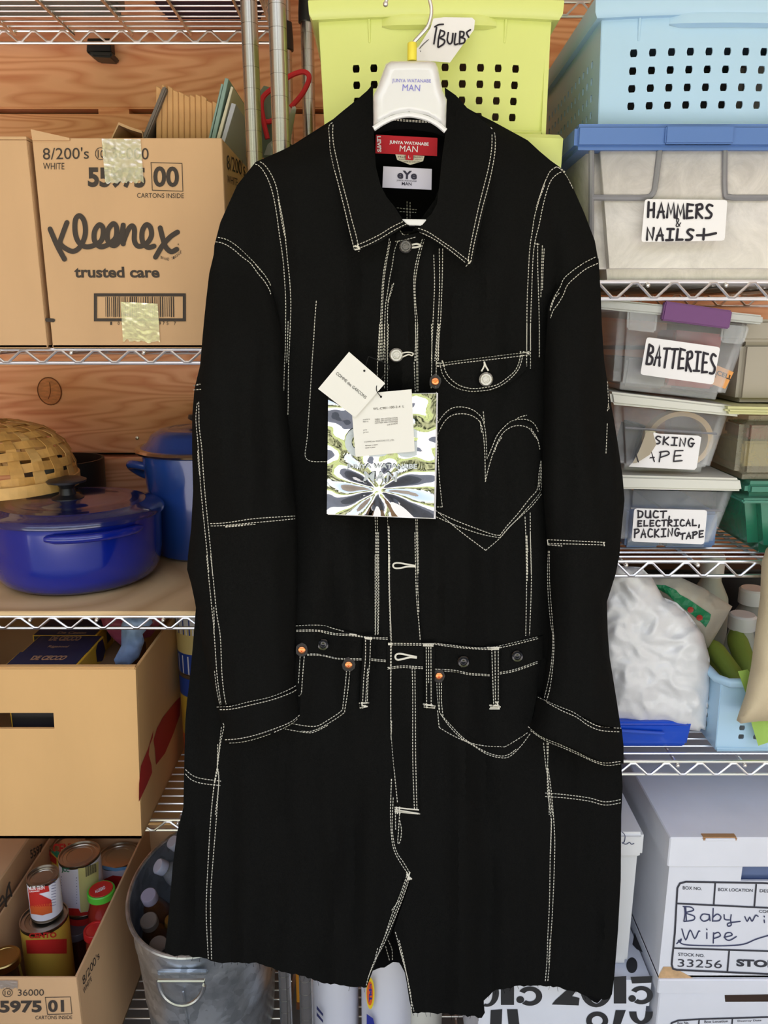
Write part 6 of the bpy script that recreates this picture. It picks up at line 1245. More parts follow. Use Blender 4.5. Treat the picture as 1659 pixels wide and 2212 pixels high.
handword(bm, 'NAILS', ZH([(780, 1635), (1140, 1650), (1130, 1725), (780, 1722)]), 5.2, s_); 
for pl in ([(1150, 1690), (1220, 1688), (1285, 1675)], [(1200, 1645), (1195, 1720)]): stroke(bm, ZH(pl), 5.4, s_)
part('hand_lettering', bm, MARK, ht)
# contents of the tool bin
cm = [mat('tool_grey', (120, 116, 116), .5), mat('tool_dark', (58, 56, 60), .5), mat('tool_blue', (96, 112, 150), .5), mat('tool_brass', (196, 176, 120), .35, .6), mat('tool_brown', (150, 110, 80), .6), mat('tool_red', (170, 60, 66), .5), PAPER]
def blob(name, x0, x1, y0, y1, z0, z1, m, lab, grp, cat='item', rot=0):
    bm = box(NB(), x0, x1, y0, y1, z0, z1, .004, 2)
    if rot: bmesh.ops.transform(bm, matrix=Matrix.Translation((x0, y0, z0)) @ Matrix.Rotation(rot, 4, 'Y') @ Matrix.Translation((-x0, -y0, -z0)), verts=bm.verts[:])
    return tag(part(name, bm, m), lab, cat, grp)
blob('tool_case', hx0+.03, hx0+.19, 1.24, 1.50, zh0+.004, zh0+.12, cm[0], 'grey case dimly seen through the left of the tool bin', None, 'case'); blob('tool_case', hx0+.20, hx0+.40, 1.23, 1.50, zh0+.004, zh0+.10, cm[2], 'blue grey case dimly seen behind the tool bin label', None, 'case')
blob('tool_pack', hx0+.02, hx0+.10, 1.22, 1.30, zh0+.122, zh0+.165, cm[6], 'white packet dimly seen high in the left of the tool bin', None, 'packet'); blob('tool_pack', hx0+.11, hx0+.18, 1.22, 1.30, zh0+.122, zh0+.155, cm[5], 'red packet dimly seen beneath the tool bin lid', None, 'packet')
for i in range(9):
    p = P(1505+i*7.5, 557-i*1.6, 1.212); tag(part('brass_nail_head', ball(NB(), p, .0022, 8), cm[3]), 'tiny brass nail head in the row at the bottom of the tool bin', 'nail', 'nail heads in the tool bin')
tag(part('metal_rod', tube(NB(), [P(1300, 566, 1.215), P(1440, 548, 1.215), P(1640, 525, 1.215)], .002, 8), cm[3]), 'long thin rod slanting across the bottom of the tool bin', 'rod')
# small bins stack on the second shelf
zr3 = RZ[2]+.003
def DY(q): return None
dt = thing('storage_bin', 'small clear bin lettered DUCT, ELECTRICAL, PACKING TAPE, lowest of its stack', 'bin', P(1450, 1192, 1.25), 'small labelled clear bins')
qbin([(1352, 1058), (1590, 1064), (1546, 1190), (1348, 1186)], 1.232, .30, zr3, HAZE2, dt); qlid([(1336, 1027), (1600, 1034), (1605, 1062), (1340, 1057)], 1.222, .33, LIDW, dt)
mt_ = thing('storage_bin', 'small clear bin with peeling label ending in SKING TAPE, middle of its stack', 'bin', P(1440, 1026, 1.23), 'small labelled clear bins')
qbin([(1330, 876), (1578, 900), (1540, 1027), (1342, 1021)], 1.228, .30, 0, HAZE2, mt_); qlid([(1318, 846), (1594, 878), (1601, 901), (1322, 874)], 1.218, .33, LIDW, mt_)
ba = thing('storage_bin', 'small clear bin with purple latch lettered BATTERIES, topmost of its stack', 'bin', P(1440, 860, 1.22), 'small labelled clear bins')
qbin([(1340, 672), (1627, 703), (1574, 868), (1331, 842)], 1.215, .31, 0, HAZE2, ba); qlid([(1290, 643), (1650, 681), (1649, 701), (1290, 667)], 1.205, .34, HAZEL, ba, .003)
part('latch', hexa(NB(), pxhexa([(1438, 650), (1583, 671), (1576, 711), (1430, 692)], 1.196, .012), .002, 2), mat('purple_plastic', (110, 62, 120), .35), ba, smooth=True)
for q in ([(1357, 666), (1424, 670), (1418, 719), (1355, 712)], [(1562, 700), (1622, 706), (1608, 744), (1558, 740)]): part('corner_boss', hexa(NB(), pxhexa(q, 1.207, .008), .003, 2), HAZE2, ba, smooth=True)
for D, t_, q in ((1.226, dt, [(1362, 1098), (1560, 1103)]), (1.221, mt_, [(1350, 924), (1548, 937)])): part('moulded_step', tube(NB(), [P(*q[0], D), P(*q[1], D)], .0018, 6), RIB, t_)
sticker([(1397, 728), (1556, 750), (1541, 831), (1383, 809)], 1.205, ba); bm = NB(); handword(bm, 'BATTERIES', [(1400, 744), (1550, 768), (1548, 810), (1394, 786)], 5.0, SY(1.205, .0008)); part('hand_lettering', bm, MARK, ba)
sticker([(1370, 1098), (1528, 1102), (1521, 1176), (1364, 1170)], 1.222, dt); bm = NB(); s_ = SY(1.222, .0008)
handword(bm, 'DUCT,', [(1376, 1103), (1458, 1104), (1458, 1118), (1376, 1118)], 3.4, s_); handword(bm, 'ELECTRICAL,', [(1376, 1125), (1520, 1122), (1520, 1136), (1376, 1137)], 3.3, s_, .02); handword(bm, 'PACKING', [(1369, 1144), (1470, 1142), (1470, 1158), (1369, 1162)], 3.3, s_); handword(bm, 'TAPE', [(1468, 1154), (1522, 1146), (1522, 1160), (1468, 1166)], 3.3, s_)
part('hand_lettering', bm, MARK, dt)
pl = cloth('paper_label', [(1412, 934), (1425, 937), (1508, 941), (1515, 945), (1505, 1010), (1500, 1015), (1440, 1012), (1358, 1008), (1372, 994), (1392, 980), (1406, 962)], lambda x, y: 1.216-.012*sst(1420, 1370, x)*sst(1015, 960, y), PAPER, mt_, 10, .0004, layer=False)
cloth('peeled_corner', [(1410, 934), (1418, 960), (1404, 982), (1375, 1000), (1366, 1001), (1380, 975), (1388, 955), (1396, 933)], lambda x, y: 1.214-.01*sst(1420, 1380, x), mat('label_backing', (168, 158, 140), .5), mt_, 9, .0004, layer=False)
bm = NB(); s_ = SY(1.2155, .0008); handword(bm, 'SKING', [(1414, 942), (1502, 948), (1502, 966), (1412, 958)], 3.2, s_); handword(bm, 'APE', [(1392, 978), (1482, 972), (1480, 996), (1390, 998)], 2.8, s_); stroke(bm, [(1374, 982), (1379, 998)], 2.6, SY(1.204), sm=False); part('hand_lettering', bm, MARK, mt_)
bm = NB(); fill(bm, [(1394, 930), (1416, 932), (1414, 958), (1402, 966), (1386, 962), (1391, 950)], SY(1.2185)); part('label_scrap', bm, mat('scrap_cream', (206, 200, 172), .7), mt_)
bm = NB(); lettering(bm, 'Ele', [(1395, 937), (1413, 939), (1412, 949), (1394, 947)], SY(1.2185, .0008), .03); lettering(bm, 'Tr', [(1393, 952), (1403, 953), (1402, 961), (1392, 960)], SY(1.2185, .0008), .03); part('hand_lettering', bm, MARK, mt_)
# contents: masking tape ring, tapes, battery packs
c = P(1450, 957, 1.30); rr_ = 70/kpx(1470, 958, 1.30)
bm = NB(); n = 48; prf = [(rr_, -.012), (rr_, .012), (rr_*.84, .012), (rr_*.84, -.012)]; RG = [[bm.verts.new((c.x+r*math.cos(2*math.pi*k_/n), 1.275+y, c.z+.01+r*.86*math.sin(2*math.pi*k_/n))) for r, y in prf] for k_ in range(n)]
for k_ in range(n):
    A, B = RG[k_], RG[(k_+1) % n]
    for j in range(4): bm.faces.new((A[j], A[(j+1) % 4], B[(j+1) % 4], B[j]))
bmesh.ops.recalc_face_normals(bm, faces=bm.faces[:]); tag(part('masking_tape_roll', bm, mat('masking_tape', (214, 180, 130), .6), smooth=True), 'beige masking tape roll seen through the middle small bin', 'tape')
blob('tape_box', P(1360, 1000, 1.29).x, P(1400, 1000, 1.29).x, 1.29, 1.40, P(1400, 1018, 1.26).z, P(1400, 925, 1.26).z, cm[1], 'dark grey packet at the left inside the middle small bin', None, 'packet', .2)
blob('tape_pack', P(1350, 1100, 1.27).x, P(1425, 1100, 1.27).x, 1.255, 1.45, zr3+.004, P(1400, 1095, 1.27).z, mat('tape_blue', (104, 132, 180), .5), 'blue tape roll pack in the lowest small bin, left', 'tapes', 'tape'); blob('tape_pack', P(1435, 1100, 1.27).x, P(1545, 1100, 1.27).x, 1.255, 1.45, zr3+.004, P(1400, 1102, 1.27).z, M['tape_blue'], 'blue tape roll pack in the lowest small bin, right', 'tapes', 'tape')
zbb = P(1400, 852, 1.225).z+.012
blob('battery_pack', P(1440, 800, 1.26).x, P(1545, 800, 1.26).x, 1.26, 1.34, zbb, P(1500, 712, 1.26).z, cm[5], 'red battery packet behind the BATTERIES label', None, 'battery pack', .09)
bq = [(1546, 788), (1585, 804), (1567, 840), (1532, 828)]
t = thing('battery_card', 'orange battery card showing at the right of the topmost small bin', 'battery pack', P(1560, 838, 1.232)); part('card', hexa(NB(), pxhexa(bq, 1.232, .004)), mat('card_orange', (232, 160, 84), .5), t)
bm = NB(); lettering(bm, 'DURACELL', [(1510, 784), (1583, 812), (1580, 822), (1507, 794)], SY(1.232), .03); lettering(bm, '32', [(1541, 806), (1549, 809), (1547, 816), (1539, 813)], SY(1.232), .02); part('card_text', bm, INK, t)
blob('battery_pack', P(1346, 800, 1.25).x, P(1436, 800, 1.25).x, 1.245, 1.40, zbb, P(1390, 772, 1.25).z, cm[0], 'grey battery packet at the left inside the topmost small bin', None, 'battery pack', .08)
# bins at the right edge
TEALP = clearplastic('teal_plastic', (40, 128, 100), .86, .25, .1); TEALL = clearplastic('teal_lid', (70, 150, 128), .7, .25, .1)
te = thing('storage_bin', 'translucent teal bin at the right edge beside the small labelled bins', 'bin', P(1640, 1204, 1.22))
bx_ = P(1617, 1100, 1.215).x; zt_ = P(1640, 1085, 1.215).z; f = [Vector((bx_, 1.215, zt_)), Vector((bx_+.26, 1.215, zt_)), Vector((bx_+.25, 1.225, zr3)), Vector((P(1630, 1200, 1.22).x, 1.225, zr3))]
bm = hexa(NB(), f+[v+Vector((0, .36, 0)) for v in f], 0, 1, skip=('top',)); bmesh.ops.bevel(bm, geom=[e for e in bm.edges if len(e.link_faces) == 2], offset=.018, segments=4, affect='EDGES'); part('bin_body', bm, TEALP, te, smooth=True)
part('rim', box(NB(), bx_-.016, bx_+.27, 1.205, 1.60, zt_, zt_+.008, .003, 2), TEALL, te, smooth=True); zlt = P(1640, 1040, 1.225).z
part('lid', box(NB(), bx_-.004, bx_+.262, 1.22, 1.58, zt_+.008, zlt, .008, 3), TEALL, te, smooth=True)
ye = thing('storage_bin', 'clear bin with pale yellow lid stacked on the teal bin', 'bin', P(1620, 1034, 1.24)); yx = P(1602, 950, 1.225).x
zy1 = P(1640, 900, 1.225).z; bm = box(NB(), yx, yx+.26, 1.225, 1.58, zlt+.001, zy1, 0, 1); bmesh.ops.bevel(bm, geom=bm.edges[:], offset=.014, segments=3, affect='EDGES'); part('bin_body', bm, clearplastic('clear_plastic_yellow', (150, 146, 128), .6, .2, .15), ye, smooth=True)
lq = [Vector((P(1572, 872, 1.20).x, 1.205, zy1+.018)), Vector((yx+.28, 1.205, zy1+.012)), Vector((yx+.28, 1.205, zy1)), Vector((P(1574, 890, 1.20).x, 1.205, zy1+.006))]
part('lid', hexa(NB(), lq+[v+Vector((0, .39, 0)) for v in lq], .005, 3), mat('lid_pale_yellow', (206, 204, 150), .45), ye, smooth=True)
blob('packed_item', yx+.02, yx+.10, 1.26, 1.36, zlt+.018, zlt+.06, cm[3], 'yellow item inside the bin with the pale yellow lid', None); blob('packed_item', yx+.03, yx+.12, 1.27, 1.36, zlt+.062, zlt+.085, cm[5], 'red item inside the bin with the pale yellow lid', None)
gx = P(1592, 760, 1.26).x
gt_ = thing('storage_box', 'plain beige grey lidded box at the right edge above the yellow lid', 'box', (gx+.12, 1.4, zy1+.02)); BG = mat('beige_box', (168, 160, 146), .55); zg0 = zy1+.019; zg1 = P(1640, 738, 1.25).z; 
part('box_body', box(NB(), gx+.006, gx+.24, 1.255, 1.58, zg0, zg1, .008, 3), BG, gt_, smooth=True); part('lid', box(NB(), gx, gx+.25, 1.248, 1.59, zg1, P(1640, 690, 1.25).z, .005, 3), BG, gt_, smooth=True)
# ------------------------------------------------------------------ third shelf right
z6 = RZ[3]+.003
bb_ = thing('flat_box', 'bright blue flat plastic case lying under the white carrier bag', 'box', P(1400, 1606, 1.25)); 
xa, xb = P(1240, 1600, 1.235).x, P(1493, 1600, 1.235).x; zc0 = z6; zc1 = P(1420, 1562, 1.235).z
bm = hexa(NB(), [Vector((xa, 1.235, zc1)), Vector((xb, 1.235, zc1)), Vector((xb-.004, 1.24, zc0)), Vector((xa, 1.24, zc0))]+[Vector((xa, 1.5, zc1)), Vector((xb, 1.5, zc1)), Vector((xb-.004, 1.5, zc0)), Vector((xa, 1.5, zc0))], .006, 3); part('case', bm, mat('case_blue', (16, 74, 196), .3, coat=.4), bb_, smooth=True)
part('case_rib', tube(NB(), [P(1300, 1576, 1.232), P(1434, 1584, 1.232)], .003, 8), M['case_blue'], bb_, smooth=True)
# white carrier bag
WB = [(1296, 1560), (1280, 1400), (1290, 1300), (1305, 1255), (1330, 1222), (1385, 1225), (1410, 1250), (1432, 1290), (1462, 1302), (1490, 1330), (1520, 1372), (1533, 1420), (1534, 1480), (1528, 1540), (1524, 1578), (1514, 1574), (1512, 1580), (1480, 1576), (1430, 1570), (1380, 1566)]
def DW(x, y):
    e = edge_dist(x, y, WB); b = 1.268-.045*math.sqrt(max(0, 1-(1-min(1, e/70))**2))
    v = Vector((x/55+.7*y/90, y/48-.6*x/80, 2.2)); r = 1-abs(noise.noise(v))*2; r2 = 1-abs(noise.noise(Vector((x/26-y/60, y/22+x/70, 7))))*2
    n1 = noise.noise(Vector(((x+y*.55)/62, (y-x*.55)/110, 4)))
    return b+.016*abs(noise.noise(v))+.007*abs(noise.noise(Vector((x/30-y/50, y/24+x/60, 7))))+.010*n1
bm = pillow(NB(), WB, DW, lambda x, y: 1.275+.05*min(1, edge_dist(x, y, WB)/60), 5.5)
WBM = mat('carrier_bag', (226, 226, 228), .32, bump=.35, bs=70); tag(part('carrier_bag', bm, WBM, smooth=2), 'crumpled white plastic carrier bag on the blue case right of the coat', 'bag')
PK = clearplastic('packet_film', (196, 190, 170), .75, .12, .15); pk = thing('bread_packet', 'clear film packet with green stripe and red flowers behind the carrier bag', 'packet', P(1500, 1330, 1.36))
PQ = [(1392, 1248), (1470, 1247), (1520, 1270), (1582, 1310), (1560, 1350), (1530, 1400), (1500, 1380), (1440, 1320)]
DP = lambda x, y: 1.335-.02*min(1, edge_dist(x, y, PQ)/25)+.004*noise.noise(Vector((x/14, y/14, 1)))
part('film', pillow(NB(), PQ, DP, lambda x, y: 1.38, 9), mat('packet_white', (196, 190, 176), .3, bump=.5, bs=60), pk, smooth=2)
sP = lambda x, y: P(x, y, DP(x, y)-.0022)
ZQ = lambda pts: [(1260+x/3.95, 1140+y/3.95) for x, y in pts]
bm = NB(); fill(bm, ZQ([(600, 485), (700, 490), (790, 530), (825, 570), (900, 610), (1090, 740), (1080, 790), (1045, 850), (1000, 800), (900, 720), (800, 650), (720, 570), (650, 530)]), sP, 6); part('stripe', bm, mat('packet_green', (34, 140, 92), .4), pk)
bm = NB()
for x, y in ((915, 700), (992, 768)): fill(bm, [(1260+(x+28*math.cos(a))/3.95, 1140+(y+26*math.sin(a))/3.95) for a in [i*math.pi/5 for i in range(10)]], lambda x, y: P(x, y, DP(x, y)-.0030), 4)
part('flower_print', bm, mat('packet_red', (196, 70, 60), .4), pk)
wbm = mat('bottle_cream', (196, 200, 184), .4)
def sbottle(x, ytop, D, r, h, lab, m, capm=None, neck=.5):
    p = P(x, ytop, D); z0_ = p.z-h; t = thing('spray_bottle' if capm is None else 'plastic_bottle', lab, 'bottle', (p.x, D, z0_)); 
    part('bottle_body', lathe(NB(), [(r*.9, 0), (r, .006), (r, h*.55), (r*.9, h*.68), (r*neck, h*.8), (r*neck*.9, h*.86)], p.x, D, z0_, 28), m, t, smooth=True)
    part('cap', lathe(NB(), [(r*neck*1.15, h*.84), (r*neck*1.15, h*.98), (r*neck, h), (0, h)], p.x, D, z0_, 24), capm or WHITE, t, smooth=True); return t
z6b = z6
sbottle(1542, 1196, 1.50, .040, P(1542, 1196, 1.50).z-z6b, 'pale cream bottle with tapered neck behind the film packet', wbm, WHITE, .5)
sbottle(1605, 1326, 1.42, .030, P(1605, 1326, 1.42).z-z6b, 'pale bottle with white cap standing behind the green rolls', wbm, WHITE, .75)
sbottle(1628, 1270, 1.52, .040, P(1628, 1270, 1.52).z-z6b, 'grey white rounded bottle behind the beige cushion', mat('bottle_grey', (150, 148, 138), .4), WHITE, .6)
# blue basket with green rolls
kx0 = P(1556, 1500, 1.225).x; zk1 = P(1570, 1474, 1.22).z
kt = thing('storage_basket', 'light blue open basket with square holes holding green rolls, lower right', 'basket', (kx0+.15, 1.4, z6))
perf_bin(kx0, kx0+.30, 1.222, 1.60, z6+.001, zk1, SKY, kt, hole=(.10, .90, .14, .66), cols=9, rows=4, lid=None, side_cols=10, bow=.004)
bm = NB(); pts = [(kx0-.004, 1.60, zk1), (kx0-.004, 1.235, zk1), (kx0+.01, 1.218, zk1), (kx0+.304, 1.218, zk1)]; tube(bm, pts, .008, 10); part('rolled_rim', bm, SKY, kt, smooth=True)
GRN = mat('green_cloth', (128, 150, 56), .7, bump=.3, bs=150); LG = mat('lime_cloth', (160, 196, 92), .7)
def roll(p0, p1, r, lab): bm = NB(); a, b = Vector(p0), Vector(p1); pts = [a.lerp(b, i/8) for i in range(9)]; tube(bm, pts, [r*.4, r*.85, r]+[r]*3+[r, r*.9, r*.5], 14); tag(part('green_roll', bm, GRN, smooth=True), lab, 'roll', 'green rolls in the blue basket')
roll(P(1532, 1385, 1.36), P(1600, 1478, 1.27), .017, 'olive green rolled cloth leaning from the basket left corner'); roll(P(1585, 1362, 1.42), P(1620, 1460, 1.33), .019, 'olive green rolled cloth standing upright in the basket'); roll(P(1530, 1415, 1.42), P(1562, 1478, 1.33), .014, 'darker green rolled cloth half hidden in the basket left side')
bm = NB(); GF = [(1594, 1450), (1615, 1446), (1640, 1480), (1650, 1550), (1672, 1550), (1672, 1600), (1638, 1611), (1624, 1565), (1612, 1500)]
pillow(bm, GF, lambda x, y: 1.205-.003*math.sin(x/9), lambda x, y: 1.212, 10); tag(part('green_cloth', bm, LG, smooth=True), 'lime green cloth strip hanging over the blue basket front', 'cloth')
PL = [(1668, 1175), (1655, 1185), (1645, 1215), (1642, 1290), (1632, 1360), (1622, 1440), (1610, 1500), (1596, 1540), (1591, 1556), (1600, 1563), (1640, 1558), (1700, 1556), (1760, 1540), (1770, 1300), (1740, 1180)]
DPL = lambda x, y: 1.185-.045*math.sqrt(max(0, 1-(1-min(1, edge_dist(x, y, PL)/60))**2))+.006*noise.noise(Vector((x/40, y/60, 3)))
bm = pillow(NB(), PL, DPL, lambda x, y: 1.186+.03*min(1, edge_dist(x, y, PL)/60)*0+.004, 14); tag(part('cushion', bm, mat('beige_fabric', (206, 190, 158), .8, bump=.3, bs=300), smooth=2), 'beige fabric cushion hanging in front of the basket at the right edge', 'cushion')
# ------------------------------------------------------------------ file boxes, bottom right
FB = mat('file_box_white', (226, 228, 236), .7, var=.03, vs=12); TORN = mat('torn_brown', (200, 164, 122), .85, var=.2, vs=60); EDGE = mat('worn_edge', (170, 130, 90), .85)
D7 = 1.15
za, zb1 = P(1500, 1805, D7).z, P(1500, 2111, D7).z
xl = P(1447, 1860, D7).x; xr = xl+.40
def filebox(z0_, z1_, xl, lab, lidh, ydep=.40):
    t = thing('file_box', lab, 'box', ((xl+xr)/2, D7+.2, z0_), 'white cardboard file boxes')
    return t
fb1 = filebox(zb1, za, xl, 'white cardboard file box hand lettered Baby wipe, on top of its stack', .04)
hq = P(1600, 1880, D7), P(1600, 1902, D7)
a_ = P(1604, 1872, D7); b_ = P(1604, 1903, D7); zlb = P(1500, 1866, D7).z
bm = NB(); hx_ = a_.x
for (u0, u1, w0, w1) in ((xl, hx_, zb1, zlb+.005), (hx_, hx_+.10, zb1, b_.z), (hx_, hx_+.10, a_.z, zlb+.005), (hx_+.10, xr, zb1, zlb+.005)): addbox(bm, u0, u1, D7, D7+.004, w0, w1)
bmesh.ops.remove_doubles(bm, verts=bm.verts[:], dist=1e-5); part('front_wall', bm, FB, fb1)
part('side_wall', box(NB(), xl, xl+.004, D7+.004, D7+.39, zb1, zlb+.005), FB, fb1); part('side_wall', box(NB(), xr-.004, xr, D7+.004, D7+.39, zb1, zlb+.005), FB, fb1); part('floor_panel', box(NB(), xl, xr, D7, D7+.39, zb1-.0005, zb1+.004), FB, fb1); part('back_wall', box(NB(), xl, xr, D7+.386, D7+.39, zb1, zlb+.005), FB, fb1)
part('lid', box(NB(), xl-.006, xr+.006, D7-.006, D7+.40, zlb, za, .002, 1, skip=('bottom',)), FB, fb1)
p, q = P(1514, 1803, D7), P(1590, 1806, D7); part('lid_slot', box(NB(), p.x, q.x, D7-.0075, D7+.006, za-.006, za+.0012, .002, 2), EDGE, fb1, label='worn brown hand slot in the lid edge')
part('lid_slot_tab', box(NB(), p.x+.005, q.x-.004, D7-.0085, D7+.004, za-.005, za-.0005, .001, 1), FB, fb1)
blob('blue_item', hx_-.01, hx_+.13, D7+.012, D7+.10, zb1+.15, zlb, cm[2], 'blue item seen through the hand hole of the lettered file box', None)
ZF = lambda pts: [(1260+x/3.614, 1600+y/3.614) for x, y in pts]
s_ = SY(D7, .0008); FI = mat('form_ink', (56, 56, 64), .7); bm = NB()
stroke(bm, ZF([(1700, 1130), (1400, 1112), (800, 1102), (755, 1115), (735, 1150), (715, 1500), (690, 1745), (700, 1780), (730, 1790), (1000, 1802), (1700, 1835)]), 4, s_, sm=False)
for pl in ([(738, 1272), (1700, 1318)], [(1030, 1115), (1018, 1285)], [(1350, 1125), (1335, 1300)], [(715, 1620), (1700, 1652)], [(1140, 1632), (1125, 1806)]): stroke(bm, ZF(pl), 3.6, s_, sm=False)
for w_, q in (('BOX NO.', [(777, 1135), (925, 1145), (925, 1168), (777, 1162)]), ('BOX LOCATION', [(1053, 1150), (1325, 1158), (1322, 1182), (1053, 1174)]), ('DESTROY', [(1378, 1160), (1560, 1166), (1560, 1188), (1378, 1184)]), ('CONTENTS', [(1372, 1322), (1580, 1330), (1580, 1352), (1372, 1344)]), ('STOCK NO.', [(742, 1655), (948, 1668), (946, 1690), (742, 1680)])): lettering(bm, w_, ZF(q), s_, .01)
lettering(bm, '33256', ZF([(738, 1705), (1088, 1715), (1080, 1778), (736, 1765)]), s_, .0); lettering(bm, 'STORAGE', ZF([(1195, 1705), (1760, 1725), (1760, 1785), (1195, 1762)]), s_, .05)
part('printed_form', bm, FI, fb1)
bm = NB(); HB = mat('pen_ink', (56, 60, 92), .7); 
for pl in ([(790, 1300), (795, 1350), (785, 1410)], [(780, 1295), (840, 1300), (860, 1325), (800, 1345), (865, 1370), (860, 1400), (790, 1412)], [(800, 1300), (805, 1405)], [(985, 1360), (935, 1355), (915, 1385), (940, 1410), (980, 1395), (985, 1362), (990, 1405)], [(1015, 1310), (1010, 1410)], [(1012, 1380), (1045, 1355), (1075, 1375), (1060, 1405), (1012, 1408)], [(1100, 1360), (1105, 1395), (1140, 1400)], [(1155, 1360), (1150, 1400), (1155, 1440), (1130, 1448), (1135, 1425), (1225, 1412)], [(1262, 1375), (1280, 1410), (1300, 1380), (1318, 1410), (1345, 1365), (1365, 1372)], [(1412, 1400), (1415, 1420)], [(1412, 1370), (1414, 1376)],
    [(770, 1470), (800, 1555), (835, 1480), (870, 1545), (900, 1490), (910, 1488)], [(965, 1500), (965, 1545)], [(963, 1470), (966, 1476)], [(1018, 1500), (1015, 1580)], [(1018, 1510), (1055, 1498), (1070, 1525), (1020, 1545)], [(1100, 1535), (1160, 1520), (1150, 1500), (1115, 1505), (1105, 1540), (1140, 1560), (1195, 1530)], [(730, 1585), (765, 1550), (755, 1575), (745, 1560), (780, 1590), (900, 1600), (1100, 1602), (1250, 1590), (1350, 1550), (1450, 1520)]): stroke(bm, ZF(pl), 2.6, s_)
part('hand_lettering', bm, HB, fb1)
bm = NB(); fill(bm, ZF([(590, 1830), (625, 1765), (680, 1765), (760, 1800), (850, 1850), (920, 1872), (790, 1866), (585, 1868)]), s_); part('torn_patch', bm, TORN, fb1)
xl2 = P(1421, 2120, D7).x; zb2 = z5
fb2 = filebox(zb2, zb1-.001, xl2, 'white cardboard file box underneath the lettered file box', .04)
part('box_body', box(NB(), xl2+.005, xr, D7, D7+.39, zb2, zb1-.03, .002, 1), FB, fb2); part('lid', box(NB(), xl2-.001, xr+.006, D7-.005, D7+.40, P(1500, 2142, D7).z, zb1-.001, .002, 1), FB, fb2)
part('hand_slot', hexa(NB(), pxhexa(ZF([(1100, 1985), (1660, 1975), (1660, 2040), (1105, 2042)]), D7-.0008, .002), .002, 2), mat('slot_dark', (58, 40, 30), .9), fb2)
bm = NB(); stroke(bm, ZF([(1700, 2150), (900, 2175), (740, 2185), (690, 2205), (680, 2230)]), 3.6, s_, sm=False); stroke(bm, ZF([(905, 2180), (900, 2230)]), 3, s_, sm=False); stroke(bm, ZF([(1165, 2170), (1160, 2230)]), 3, s_, sm=False)
lettering(bm, 'Box No.', ZF([(735, 2195), (825, 2190), (825, 2212), (735, 2218)]), s_, .01); lettering(bm, 'Box Location', ZF([(945, 2185), (1130, 2180), (1130, 2198), (945, 2205)]), s_, .01); lettering(bm, 'Destroy Date', ZF([(1205, 2182), (1390, 2176), (1390, 2194), (1205, 2200)]), s_, .01)
part('printed_form', bm, FI, fb2)
# numerals box under the coat hem
D8 = 1.17; zn = P(1380, 2112, D8).z; xn0, xn1 = P(1030, 2150, D8).x, xl2-.005
nb = thing('numeral_box', 'white lidded box printed with large black numerals below the coat hem', 'box', ((xn0+xn1)/2, 1.35, z5))
zs = P(1300, 2174, D8-.006).z
part('box_body', box(NB(), xn0+.004, xn1-.003, D8, 1.55, z5, zs+.004, .001, 1), FB, nb); part('lid', box(NB(), xn0, xn1, D8-.006, 1.56, zs, zn, .001, 1), FB, nb)
NI = mat('numeral_black', (44, 44, 46), .6); s_ = SY(D8-.006, .0008); bm = NB()
def disc(b, x, y, rx, ry, s): vs = [b.verts.new(s(x+rx*math.cos(i*math.pi/14), y+ry*math.sin(i*math.pi/14))) for i in range(28)]; b.faces.new(vs)
def annulus(b, x, y, rx, ry, ix, iy, s, a0=0, a1=360):
    n = 24; vs = []
    for i in range(n+1):
        a = math.radians(a0+(a1-a0)*i/n); vs.append((b.verts.new(s(x+rx*math.cos(a), y+ry*math.sin(a))), b.verts.new(s(x+ix*math.cos(a), y+iy*math.sin(a)))))
    for A, B in zip(vs, vs[1:]): b.faces.new((A[0], B[0], B[1], A[1]))
def num15(b, x, y, k, s, five=True):
    fill(b, [(x, y-2*k), (x+30*k, y-4*k), (x+30*k, y+62*k), (x, y+62*k)], s)
    annulus(b, x+66*k, y+42*k, 28*k, 22*k, 14*k, 12*k, s, -150, 130); disc(b, x+44*k, y+50*k, 9*k, 8*k, s); fill(b, [(x+40*k, y-2*k), (x+92*k, y-4*k), (x+90*k, y+12*k), (x+44*k, y+14*k)], s)
num15(bm, 1082, 2112, .95, s_); part('numeral', bm, NI, nb); bm = NB(); num15(bm, 1326, 2112, .9, s_); part('numeral', bm, NI, nb); bm = NB()
annulus(bm, 1052, 2145, 26, 30, 12, 24, s_, -20, 110)
part('numeral', bm, NI, nb); bm = NB(); fill(bm, [(1192, 2170), (1200, 2160), (1245, 2120), (1262, 2118), (1236, 2152), (1252, 2156), (1250, 2172)], s_); annulus(bm, 1232, 2120, 26, 24, 12, 16, s_, -170, 20)
part('numeral', bm, NI, nb); bm = NB(); annulus(bm, 1288, 2140, 34, 36, 16, 28, s_); 
part('numeral_print', bm, NI, nb)
bm = NB(); s_ = SY(D8, .0008)
fill(bm, [(1060, 2182), (1085, 2180), (1083, 2230), (1058, 2230)], s_); fill(bm, [(1095, 2180), (1118, 2180), (1124, 2230), (1100, 2230)], s_); annulus(bm, 1290, 2205, 24, 20, 12, 10, s_); fill(bm, [(1330, 2182), (1352, 2182), (1340, 2215), (1335, 2230), (1320, 2230)], s_); annulus(bm, 1385, 2185, 26, 28, 10, 20, s_, 0, 180)
part('numeral_print', bm, NI, nb)
sl_ = SP((0, 0, zn), (0, 0, 1), .0008); bm = NB(); disc(bm, 1365, 2085, 12, 17, sl_); fill(bm, [(1372, 2010), (1388, 2028), (1398, 2062), (1375, 2050), (1366, 2040)], sl_)
stroke(bm, [(1378, 1935), (1402, 1985), (1398, 2030), (1376, 1985), (1378, 1935)], 2, sl_); part('numeral_print', bm, NI, nb)
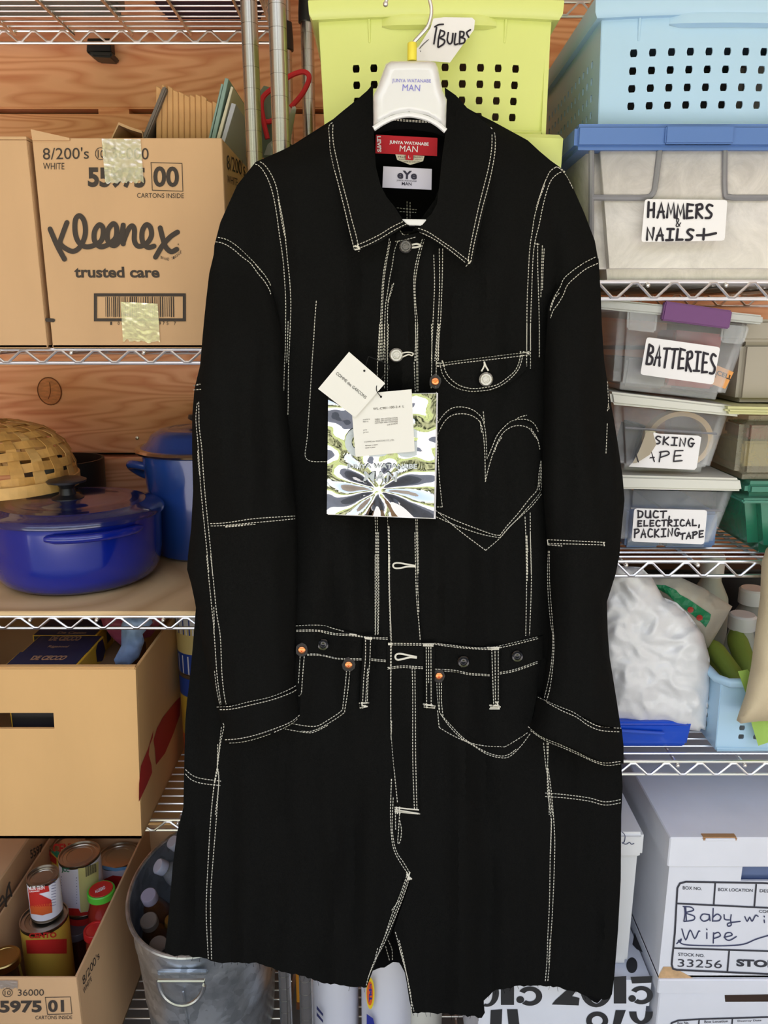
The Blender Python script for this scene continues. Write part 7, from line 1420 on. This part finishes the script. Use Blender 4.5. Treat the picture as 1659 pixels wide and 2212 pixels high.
# slim lidded white bin on the numerals box
D9 = 1.185; zt9 = P(1370, 1792, D9).z
wbn = thing('storage_bin', 'slim white lidded plastic bin standing between the coat and the file boxes', 'bin', (P(1300, 2115, D9).x, 1.3, zn+.001)); xq0 = P(1210, 1900, D9).x; xq1 = P(1380, 1850, D9).x; xq2 = P(1359, 2115, D9).x; zlb9 = P(1370, 1844, D9).z
bm = hexa(NB(), [Vector((xq0, D9, zlb9+.004)), Vector((xq1, D9, zlb9+.004)), Vector((xq2, D9+.01, zn+.001)), Vector((xq0+.01, D9+.01, zn+.001))]+[Vector((xq0, 1.50, zlb9+.004)), Vector((xq1, 1.50, zlb9+.004)), Vector((xq2, 1.49, zn+.001)), Vector((xq0+.01, 1.49, zn+.001))], .008, 3); part('bin_body', bm, GLOSSW, wbn, smooth=True)
part('lid', box(NB(), xq0-.01, P(1391, 1820, D9-.01).x, D9-.012, 1.53, zlb9, zt9, .006, 3), GLOSSW, wbn, smooth=True)
bm = NB(); s_ = SY(D9-.012, .0009)
for pl in ([(1344, 1797), (1350, 1805), (1349, 1818), (1344, 1822)], [(1344, 1820), (1352, 1824), (1360, 1820), (1364, 1824), (1370, 1822)]): stroke(bm, pl, 1.6, s_)
part('hand_lettering', bm, HB, wbn)
# ------------------------------------------------------------------ stores on the top shelves and wall bracket
PLUM = mat('plum_fabric', (74, 48, 66), .8); 
zt1 = LZ[0]+.004
tag(part('case_or_shade_slab', box(NB(), P(300, 60, 1.5).x, LX1-.03, 1.36, 1.68, zt1, zt1+.22, .01, 3), PLUM), 'dark plum case on the top left wire shelf', 'case')
tag(part('storage_tray', box(NB(), LX0+.1, P(215, 40, 1.5).x, 1.34, 1.66, zt1, zt1+.10, .008, 3), mat('grey_tray', (136, 140, 134), .4)), 'grey tray on the top left wire shelf at the frame edge', 'tray')
wbk = thing('wall_bracket', 'black metal bracket on the wall boards under the top left shelf', 'bracket', P(214, 125, 1.76))
part('bracket_plate', hexa(NB(), pxhexa([(188, 82), (238, 82), (240, 112), (186, 112)], 1.755, .026), .002, 1), mat('bracket_black', (28, 28, 32), .4), wbk); part('bracket_foot', hexa(NB(), pxhexa([(184, 110), (243, 112), (240, 124), (200, 122)], 1.735, .045), .003, 2), M['bracket_black'], wbk)

cs = box(NB(), P(1300, 1400, 1.56).x, P(1900, 1400, 1.56).x, 1.59, 1.655, z6, P(1500, 1232, 1.59).z, .006, 2)  # dark slab added to stand for the shade at the shelf back
tag(part('case_or_shade_slab', cs, mat('shelf_back_shade', (26, 24, 26), .6)), 'added dark slab standing in for shade at the shelf back behind the bread packet', 'case')
